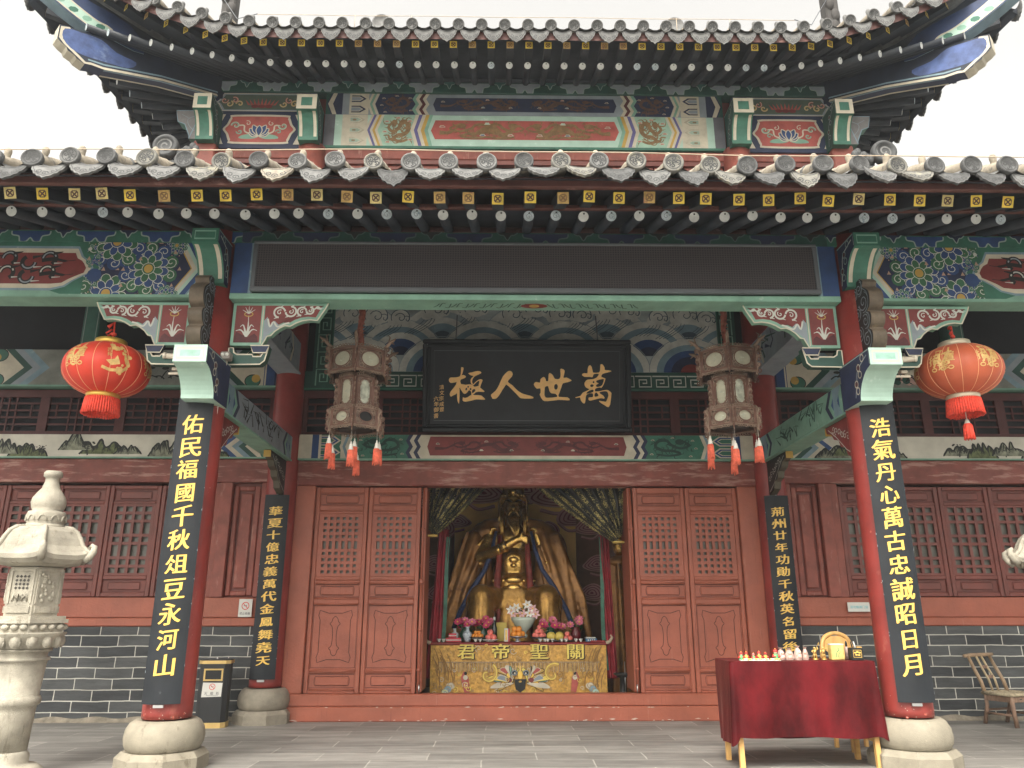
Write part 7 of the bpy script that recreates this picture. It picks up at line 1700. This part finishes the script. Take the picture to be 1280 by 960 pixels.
for k in range(3): g.tube([(-.19+.045*k, -.40-.01*k, 1.76+.028*k), (-.215+.045*k, -.42-.008*k, 1.82+.028*k), (-.235+.045*k, -.38, 1.88+.025*k)], .007, DK, 5)
g.build('armour_plates', t)
g = G(); g.box(-.85, .85, .15, .45, -.18, 1.5, DARKW, .05); g.box(-.75, .75, -.75, .6, -.18, .2, DARKW, .03); g.build('throne', t)

# ------------------------------------------------------------------ altar table, its cloth and the offerings
AX0, AX1, AY0, AY1, AZ = -1.235, 1.045, 3.68, 4.25, .845; acx = (AX0+AX1)/2
t = thing('altar_table', 'red lacquered altar table with curled ends before the statue', 'altar table', (acx, (AY0+AY1)/2, .12)); hw = (AX1-AX0)/2; hy = (AY1-AY0)/2; z_ = AZ-.12
LR_ = M('altar_red', (.20, .018, .016), .4, var=.15)
g = G(); g.box(-hw-.02, hw+.02, -hy-.02, hy, z_-.035, z_, LR_, .01); g.build('tabletop', t)
for s in (-1, 1):
    g = G(); g.tube([(s*(hw+.0), -hy+.0, z_-.01), (s*(hw+.05), -hy, z_+.01), (s*(hw+.085), -hy, z_+.06), (s*(hw+.06), -hy, z_+.09)], [.025, .022, .018, .012], M('curl_pale', (.42, .34, .24), .5), 8); g.build('curled_end', t)
    for sy in (-1, 1): g = G(); g.box(s*hw-s*.02, s*hw-s*.09, sy*(hy-.05)-.03, sy*(hy-.05)+.03, 0, z_-.036, LR_, .006); g.build('leg', t)
BROC = M('gold_brocade', (.50, .285, .058), .5, .12, var=.32, sc=22, bump=.6, bsc=45, wear=(.42, (.30, .14, .03), 24)); BRL = M('brocade_fringe', (.30, .21, .11), .7, var=.3, sc=30)
g = G()
g.grid(lambda u, v: Vector((AX0+.005+(AX1-AX0-.01)*u, AY0-.028-.012*v*(.5+.5*math.sin(u*19))-.008*math.sin(u*47)*v, AZ-.036-(AZ-.16)*v)), 90, 12, BROC)
p = Pen(g, lambda u, v, h: Vector((u, AY0-.052-h, v)))
p.rect(AX0+.10, AX1-.10, .595, .612, BRL)
for i in range(76):
    u = AX0+.13+(AX1-AX0-.26)*i/75; p.stroke([(u, .597), (u+rnd.uniform(-.004, .004), .50-.02*rnd.random())], .014, BRL if i % 2 else M('brocade_fringe_light', (.48, .34, .15), .6, var=.2))
for ch, px in zip('君帝聖關', (584, 626, 673.5, 718)):
    c = ((px-657.2)/95.5, .735); p.text(ch, (c[0]+.008, c[1]-.008), .20, INK, .026, 0, 1.25); p.text(ch, c, .20, OCHRE if False else M('embroidery_yellow', (.66, .52, .10), .5), .012, 0, 1.25)
cx = (650-657.2)/95.5; cz = .40            # embroidered beast face
for k in range(70):
    u = rnd.uniform(AX0+.05, AX1-.05); v = rnd.uniform(.22, .56) if abs(u-cx) > .55 or k % 3 else rnd.uniform(.64, .82); p.spiral((u, v), rnd.uniform(.02, .05), (M('brocade_crease', (.25, .14, .04), .7), M('embroidery_yellow'), CREAM, BRL)[k % 4], .007, 1.2, k, 1 if k % 2 else -1)
for s in (-1, 1):
    for k in range(15):
        a = R(-48+11*k); L = .25+.06*math.sin(k*2.4); x0, z0 = cx+s*(.10+.02*math.cos(k)), cz-.02+.03*math.sin(k*1.7); q = [(x0, z0), (x0+s*L*.5*math.cos(a)+.02*math.sin(a), z0+.42*L*math.sin(a)+.028), (x0+s*L*.8*math.cos(a), z0+.52*L*math.sin(a)+.035), (x0+s*L*1.05*math.cos(a), z0+.60*L*math.sin(a)-.012), (x0+s*L*.5*math.cos(a), z0+.38*L*math.sin(a)-.02)]
        p.poly(cr(q, 3, True), (OCHRE, PRED2, FY, CREAM, LGREEN, OCHRE, M('embroidery_yellow'), GREYP)[k % 8]); p.stroke(cr(q, 3, True), .006, (INK, CREAM)[k % 2], True)
    p.disc((cx+s*.075, cz+.075), .045, INK, .035); p.ring((cx+s*.075, cz+.075), .036, .010, GREYP, 10, ry=.028); p.disc((cx+s*.07, cz+.07), .012, CREAM); p.disc((cx+s*.14, cz-.01), .035, PRED, .03); p.spiral((cx+s*.42, cz+.06), .13, OCHRE, .05, .8, 1, s); p.spiral((cx+s*.42, cz+.06), .14, M('embroidery_yellow'), .012, .9, 1, s)
    c = (cx+s*.93, cz-.08)
    for k in range(5): p.disc((c[0]+.05*k*s*.7-.04*s, c[1]-.04*k), .055-.006*k, (CREAM, LBLUE, MINT, LGREEN, OCHRE)[k], .04); p.spiral((c[0]+.05*k*s*.7-.04*s, c[1]-.04*k), .05, BRL, .008, 1.2, k)
    p.poly([(cx+s*.70, cz-.20), (cx+s*.76, cz+.02), (cx+s*.72, cz+.10), (cx+s*.66, cz+.02), (cx+s*.64, cz-.2)], PRED2); p.disc((cx+s*.70, cz+.02), .03, CREAM); p.disc((cx+s*.70, cz+.07), .02, INK)
p.poly([(cx-.05, cz+.16), (cx+.05, cz+.16), (cx+.025, cz+.02), (cx, cz-.02), (cx-.025, cz+.02)], FY); p.poly([(cx-.075, cz-.0), (cx+.075, cz-.0), (cx+.06, cz-.12), (cx, cz-.16), (cx-.06, cz-.12)], INK); p.disc((cx, cz-.03), .02, OCHRE, .012)
for k in range(26): 
    u = AX0+.02+rnd.random()*.25 if k % 2 else AX1-.02-rnd.random()*.25; v = .8-rnd.random()*.3; p.stroke(cr([(u, v), (u+.06*(-1 if u > 0 else 1), v-.15), (u+.05*(-1 if u > 0 else 1), v-.35)], 4), [.010, .012, .003], M('brocade_crease', (.25, .14, .04), .7))
tag(g.build('altar_cloth'), 'gold brocade altar cloth embroidered 君帝聖關 hanging before the altar table', 'altar cloth')
AT = AZ+.002
xa = lambda px: (px-657)/94.5
def bouquet(px, y, label, cols, n, r, h, vase_m, vase=True, leaf=True, group='flower bouquets on the altar'):
    t = thing('flower_bouquet', label, 'bouquet', (xa(px), y, AT), 0, group)
    if vase: g = G(); g.lathe([(.045, 0), (.07, .04), (.075, .10), (.04, .16), (.05, .18)], vase_m, n=14); g.build('vase', t)
    g = G(); LF = M('leaf_green', (.03, .13, .05), .55, var=.4, sc=20)
    for i in range(34):
        a = rnd.uniform(0, 6.28); q = rnd.uniform(.2, 1)*r; z = h*.35+rnd.random()*h*.5; c = Vector((q*math.cos(a), q*math.sin(a)*.6, z)); d = Vector((math.cos(a), math.sin(a)*.6, rnd.uniform(-.2, .8))).normalized()*.07; n_ = d.cross(Vector((0, 0, 1))).normalized()*.022
        g.face([c, c+d*.5+n_, c+d, c+d*.5-n_], LF)
    for i in range(8): a = rnd.uniform(0, 6.28); g.tube([(0, 0, .1), (r*.6*math.cos(a), r*.4*math.sin(a), h*.7)], .006, LF, 5)
    g.build('leaves', t)
    for i in range(n):
        a = 2*math.pi*i/n*2.4; q = r*math.sqrt((i+.5)/n); c = Vector((q*math.cos(a), q*math.sin(a)*.5-.02, h*.72+.3*h*rnd.random()-q*.3)); g = G(); m = cols[i % len(cols)]
        for ring, (k, L, lift) in enumerate(((8, .058, .25), (7, .045, .6), (5, .028, 1.1))):
            for j in range(k):
                b = 2*math.pi*(j+ring*.5)/k; d = Vector((math.cos(b), math.sin(b), lift)); d = Vector((d.x, d.z*-.7+d.y*.5, d.y*.8+d.z*.5)).normalized(); s_ = d.cross(Vector((0, -.7, .5))).normalized()*L*.33
                g.face([c, c+d*L*.55+s_, c+d*L, c+d*L*.55-s_], m)
        g.ball(c+Vector((0, -.012, .006)), .012, FY, 6, 4); g.build('blossom', t)
PK = [M('petal_pink', (.50, .045, .13), .5, var=.2, sc=40), M('petal_rose', (.60, .16, .24), .5, var=.2, sc=40), M('petal_deep', (.38, .02, .08), .5, var=.2, sc=40)]
bouquet(581, 4.02, 'pink lotus bouquet at the end of the altar by the red boxes', PK, 9, .15, .30, M('vase_green', (.02, .07, .04), .3)); bouquet(604, 4.06, 'pink lotus bouquet beside the dark bottle', PK, 8, .13, .30, M('vase_green'))
bouquet(690, 4.03, 'dense rose pink bouquet behind the yellow pomelos', PK[:2]+[PK[0]], 12, .17, .30, M('vase_green')); bouquet(722, 4.05, 'sparse pink flowers in green leaves above the blue books', [PK[1]], 4, .15, .32, M('vase_red', (.12, .01, .015), .4))
t = thing('lily_bowl', 'pale fluted bowl of white and pink lilies at the middle of the altar', 'flower bowl', (xa(655), 3.98, AT))
g = G(); n = 36; pts = []; prof = [(.05, 0), (.055, .03), (.03, .05), (.04, .07), (.10, .13), (.155, .22), (.17, .26), (.16, .255), (.10, .18)]
for r, z in prof:
    for j in range(n): a = 2*math.pi*j/n; q = r*(1+.035*(1 if j % 2 else -1)*(r > .08)); pts.append((q*math.cos(a), q*math.sin(a), z+.05))
g.add(pts, [(i*n+j, i*n+(j+1) % n, (i+1)*n+(j+1) % n, (i+1)*n+j) for i in range(len(prof)-1) for j in range(n)], M('celadon', (.50, .58, .50), .25, var=.06), True); g.build('bowl', t)
g = G(); LF = M('leaf_green')
for i in range(40):
    a = rnd.uniform(0, 6.28); q = rnd.uniform(.2, 1)*.17; c = Vector((q*math.cos(a), q*math.sin(a)*.6, .30+rnd.random()*.12)); d = Vector((math.cos(a), math.sin(a)*.6-.3, rnd.uniform(-.2, .8))).normalized()*.08; n_ = d.cross(Vector((0, 0, 1))).normalized()*.02; g.face([c, c+d*.5+n_, c+d, c+d*.5-n_], LF)
g.build('leaves', t)
LW = M('lily_white', (.70, .70, .66), .5); LP = M('lily_pink', (.66, .40, .42), .5)
for i, (a, b) in enumerate(((-.14, .36), (-.10, .43), (-.02, .36), (.05, .47), (.12, .42), (.08, .36), (.16, .35), (-.17, .40))):
    g = G(); c = Vector((a, -.10, b))
    for j in range(6):
        th = 2*math.pi*j/6+i; d = Vector((math.cos(th), -.35, math.sin(th))).normalized()*.075; s_ = Vector((-math.sin(th), 0, math.cos(th)))*.018; g.face([c, c+d*.5+s_, c+d, c+d*.5-s_], LW if i % 2 else LP)
    g.ball(c+Vector((0, -.02, 0)), .012, FY, 6, 4); g.build('blossom', t)
def fruit_plate(px, y, label, fl, fc, m, r, lay, plate, ph=.06):
    t = thing('fruit_plate', label, 'plate', (xa(px), y, AT), 0, 'fruit plates on the altar')
    g = G(); g.lathe([(.05, 0), (.055, .006), (.02, .015), (.02, ph-.02), (.10, ph), (.115, ph+.012), (.10, ph+.006)], plate, n=20); g.build('plate', t)
    z = ph+r*.9; k = 0; g = G(); g.lathe([(r*.2, -r*.88), (r*.75, -r*.68), (r, 0), (r*.78, r*.66), (r*.3, r*.9), (.001, r*.80)], m, n=12); g.tube([(0, 0, r*.8), (.003, 0, r*1.08)], .003, FG, 5)
    o0 = None
    for n_, rad in lay:
        for i in range(n_):
            a = 2*math.pi*(i+.5*k)/n_; o = g.build(fc) if o0 is None else dup(o0); o0 = o0 or o
            o.location = (xa(px)+rad*math.cos(a), y+rad*math.sin(a)*.8, AT+z); o.rotation_euler = (rnd.uniform(-.3, .3), rnd.uniform(-.3, .3), rnd.uniform(0, 6)); tag(o, fl, fc, 'fruit: '+fl)
        z += r*1.45; k += 1
ORG = M('orange_peel', (.72, .26, .03), .5, var=.12, sc=20, bump=.3, bsc=200); PEA = M('peach_skin', (.68, .17, .14), .6, var=.35, sc=14); YPO = M('pomelo_skin', (.62, .48, .10), .55, var=.15, sc=10); SIL = M('plate_dark', (.05, .05, .05), .3)
fruit_plate(597, 3.82, 'dark plate of small oranges beside the blue and white vase', 'one of the small oranges piled beside the blue and white vase', 'orange', ORG, .028, ((7, .055), (4, .03)), SIL, .05); fruit_plate(613, 3.80, 'low white plate under three big peaches', 'one of the big peaches on the low white plate', 'peach', PEA, .042, ((3, .045), (1, 0)), M('plate_white', (.6, .6, .58), .3), .02)
fruit_plate(647, 3.78, 'silver footed dish of large oranges before the lily bowl', 'one of the large oranges heaped before the lily bowl', 'orange', ORG, .042, ((5, .062), (3, .035)), M('plate_silver', (.4, .42, .45), .25, .6), .06); fruit_plate(674, 3.80, 'dark plate under the tall pyramid of red peaches', 'one of the red peaches in the tall pyramid', 'peach', PEA, .034, ((6, .06), (4, .038), (1, 0)), SIL, .05)
fruit_plate(694, 3.78, 'low dark plate under two yellow pomelos', 'one of two yellow pomelos on the low dark plate', 'pomelo', YPO, .062, ((2, .055),), SIL, .012); fruit_plate(709, 3.80, 'low dark plate of mottled apples beside the pomelos', 'one of the mottled apples beside the pomelos', 'apple', PEA, .036, ((3, .038), (1, 0)), SIL, .012)
for i, (px, z, l) in enumerate(((563, 0, 'red and white offering box at the end of the altar row'), (572, 0, 'red and white offering box beside the small white vase'), (566, .055, 'red and white offering box on top of two others'))):
    t = thing('offering_box', l, 'box', (xa(px), 3.78, AT+z), .1*i, 'red and white offering boxes'); g = G(); g.box(-.05, .05, -.03, .03, 0, .052, M('box_red', (.50, .04, .06), .5), .003); g.box(-.051, .051, -.031, .031, .018, .030, PAPER, .001); g.build('carton', t)
for px, y, l, m, sc in ((568, 3.95, 'small white vase behind the red boxes', M('porcelain', (.55, .58, .58), .2, var=.05), 1.0), (584.5, 3.85, 'blue and white porcelain vase beside the small oranges', M('porcelain_blue', (.42, .48, .52), .2, var=.3, sc=25, wear=(.45, (.05, .09, .2), 30)), 1.15)):
    t = thing('porcelain_vase', l, 'vase', (xa(px), y, AT)); g = G(); g.lathe([(a*sc, b*sc) for a, b in ((.03, 0), (.035, .01), (.055, .07), (.05, .10), (.022, .12), (.018, .15), (.026, .165), (.016, .16))], m, n=18); g.build('vase_body', t)
t = thing('dark_bottle', 'tall dark bottle with pale top between the bouquets', 'bottle', (xa(618), 3.95, AT)); g = G(); g.lathe([(.036, 0), (.04, .02), (.04, .17), (.02, .23), (.014, .25), (.014, .27)], M('bottle_glass', (.01, .012, .012), .15), n=16); g.build('bottle_body', t); g = G(); g.lathe([(.016, .27), (.016, .31), (.01, .315)], PAPER, n=12); g.build('stopper', t)
t = thing('incense_box', 'white and red upright incense box beside the lily bowl', 'box', (xa(633), 3.84, AT)); g = G(); g.box(-.025, .025, -.02, .02, 0, .17, PAPER, .002); g.box(.0255, .045, -.02, .02, 0, .165, M('box_red'), .002); p = Pen(g, plane_xz(-.02)); p.rect(-.012, .012, .02, .15, GOLD); g.build('carton', t)
t = thing('name_board', 'plain yellow card standing behind the incense box', 'card', (xa(627), 4.05, AT)); g = G(); g.box(-.07, .07, -.006, .006, .0, .24, M('card_yellow', (.52, .40, .08), .6), .002); g.build('card', t)
for i, (px, z, w, m, l) in enumerate(((739, 0, .075, M('book_blue', (.04, .14, .26), .5), 'thick blue book at the end of the altar'), (738, .042, .065, PAPER, 'thin white booklet on the thick blue book'))):
    t = thing('book', l, 'book', (xa(px), 3.83, AT+z), .05*i); g = G(); h = .04 if i == 0 else .015; g.box(-w, w, -.05, .05, 0, h, m, .003)
    if i == 0: p = Pen(g, plane_xz(-.05)); [p.rect(-.05+.028*k, -.035+.028*k, .012, .03, PAPER) for k in range(4)]
    g.build('book_block', t)
t = thing('red_booklet', 'flat dark red booklet lying before the blue book', 'book', (xa(747), 3.74, AT), -.05); g = G(); g.box(-.10, .09, -.03, .03, 0, .018, M('box_dark_red', (.28, .02, .02), .5), .003); g.build('book_block', t)
g = G(); g.lathe([(.010, 0), (.012, .008), (.024, .03), (.027, .042), (.020, .03)], PAPER, n=14); cup0 = g.build('wine_cup'); first_cup = True
for px, l in ((553, 'one of two white cups near the curled altar end'), (598, 'one of two white cups before the small oranges'), (678, 'one of two white cups before the peach pyramid'), (687, 'one of two white cups before the pomelos'), (704, 'one of two white cups before the mottled apples'), (722, 'one of two white cups between the apples and the books')):
    for k in (-1, 1):
        o = cup0 if first_cup else dup(cup0); first_cup = False; o.location = (xa(px)+k*.03, 3.70, AT); tag(o, l, 'cup', 'white cups along the altar edge')

# ------------------------------------------------------------------ curtains and banners behind the door
CUR = M('black_gold_curtain', (.012, .014, .016), .45, var=.4, sc=8)
CURG = M('gold_curtain_fold', (.03, .03, .02), .45, var=.4, sc=8)
def _sparkle(CUR, lo, hi):
    n, l = CUR.node_tree.nodes, CUR.node_tree.links; b = n['Principled BSDF']; gg = n.new('ShaderNodeNewGeometry'); v = n.new('ShaderNodeTexVoronoi'); v.inputs['Scale'].default_value = 62; l.new(gg.outputs['Position'], v.inputs['Vector'])
    w = n.new('ShaderNodeTexNoise'); w.inputs['Scale'].default_value = 9; mp = n.new('ShaderNodeMapping'); l.new(gg.outputs['Position'], mp.inputs['Vector']); l.new(mp.outputs['Vector'], w.inputs['Vector'])
    a = n.new('ShaderNodeMapRange'); a.inputs['From Min'].default_value = .40; a.inputs['From Max'].default_value = .60; a.inputs['To Min'].default_value = lo; a.inputs['To Max'].default_value = hi; l.new(w.outputs['Fac'], a.inputs['Value'])
    c = n.new('ShaderNodeMath'); c.operation = 'LESS_THAN'; l.new(v.outputs['Distance'], c.inputs[0]); l.new(a.outputs['Result'], c.inputs[1])
    m = n.new('ShaderNodeMix'); m.data_type = 'RGBA'; m.inputs['A'].default_value = (.016, .018, .02, 1); m.inputs['B'].default_value = (.62, .52, .22, 1); l.new(c.outputs[0], m.inputs['Factor']); l.new(m.outputs['Result'], b.inputs['Base Color'])
_sparkle(CUR, .02, .18); _sparkle(CURG, .28, .60)
for s, x_in, x_out, gx, gz, l in ((-1, -.50, -1.27, -1.22, 2.16, 'black and gold tied back curtain before 君 on the left of the doorway'), (1, .10, 1.27, 1.18, 2.08, 'black and gold tied back curtain sweeping down to the right door jamb')):
    t = thing('door_curtain', l, 'curtain', (gx, 3.16, gz), 0, 'tied back doorway curtains')
    def fn(u, v, s=s):
        top = Vector((x_in+(x_out-x_in)*u, 0, 2.80)); bot = Vector((gx+s*.05*(u-.5)*2, 0, gz+.10*(u-.1)))
        sag = math.sin(math.pi*v)*(.14*(1-u)); q = top.lerp(bot, v**.9)+Vector((s*sag*.5, 0, -sag*.55))
        q.y = 3.16+.055*math.sin(u*math.pi*15+v*1.5)*(1-.45*v)+.02*math.sin(u*41); return q-Vector((gx, 3.16, gz))
    g = G(); NU, NV = 120, 26
    for i in range(NU):
        u0, u1 = i/NU, (i+1)/NU; k = math.sin(u0*math.pi*15)+.5*math.sin(u0*47)
        g.grid(lambda u, v: fn(u0+(u1-u0)*u, v), 1, NV, CURG if (k > .55 or u0 < .05) else CUR)
    g.build('drape', t)
    g = G(); g.tube([(.07*math.cos(a), .05*math.sin(a), 0) for a in [k*.5 for k in range(14)]], .014, M('tie_gold', (.5, .36, .1), .5), 6); g.build('tie', t)
SR, SG = M('banner_red', (.26, .02, .03), .55, var=.3, sc=6), M('banner_green', (.03, .12, .08), .55, var=.4, sc=12)
for x, l, w, lean in ((-1.20, 'dark red silk banner edged in green at the left of the altar', .20, .10), (1.12, 'dark red silk banner edged in green at the right of the altar', .16, -.05)):
    t = thing('silk_banner', l, 'banner', (x, 3.75, .4), 0, 'silk banners beside the altar')
    g = G(); g.grid(lambda u, v: Vector((w*(u-.5)*(1-.3*v)+lean*v, .03*math.sin(u*14+v*3), 1.9*v)), 20, 12, SR); g.build('banner_cloth', t)
    g = G(); e = -1 if x < 0 else 1; g.grid(lambda u, v: Vector((-e*w*.40+lean*v-e*.0+.05*(u-.5)-e*.02*math.sin(v*5), -.02+.02*math.sin(v*9), .1+1.7*v)), 4, 16, SG); g.build('green_edge', t)
t = thing('attendant_statue', 'dim gold draped attendant figure at the right of the altar', 'statue', (1.36, 4.3, .12))
g = G(); g.grid(lambda u, v: Vector(((.20-.06*v)*math.cos(u*6.283)*(1+.16*math.sin(u*6.283*7+v*2)), (.16-.04*v)*math.sin(u*6.283)*(1+.16*math.sin(u*6.283*7+v*2)), 1.75*v)), 56, 20, ROBE); g.ball((0, 0, 1.78), (.17, .13, .10), ROBE, 12, 8); g.build('robe', t)
g = G(); g.ball((0, -.02, 2.0), (.10, .11, .135), GB, 14, 10); g.tube([(0, 0, 1.8), (0, 0, 1.95)], .05, GB, 10); g.ball((0, -.12, 1.99), (.015, .02, .03), GB, 8, 5); g.build('head', t)
g = G(); g.lathe([(.105, 2.06), (.11, 2.12), (.06, 2.2), (.001, 2.21)], GB, n=16); g.build('headdress', t)
for k in range(6): pass

# beads hanging at the right
t = thing('incense_stool', 'dark round stool with thin rod standing right of the altar', 'stool', (1.22, 3.5, .12)); g = G(); g.lathe([(.10, .0), (.12, .02), (.05, .05), (.04, .30), (.11, .34), (.12, .36)], BLACK, n=18); g.build('stool_body', t); g = G(); g.tube([(.02, -.06, .02), (.02, -.06, .5)], .005, STEEL, 5); g.build('rod', t)

# ------------------------------------------------------------------ thin volume added to lift the darks like a lens veil
HZ = bpy.data.materials.new('glare_veil'); HZ.use_nodes = True; _n, _l = HZ.node_tree.nodes, HZ.node_tree.links
_n.remove(_n['Principled BSDF']); _v = _n.new('ShaderNodeVolumePrincipled'); _v.inputs['Color'].default_value = (.90, .95, 1, 1); _v.inputs['Density'].default_value = .0014; _v.inputs['Anisotropy'].default_value = .2
_l.new(_v.outputs['Volume'], _n['Material Output'].inputs['Volume'])
g = G(); g.box(-70, 70, -70, 70, -1, 14, HZ); tag(g.build('glare_veil'), kind='stuff')
SC.cycles.volume_bounces = 1; SC.cycles.volume_max_steps = 64
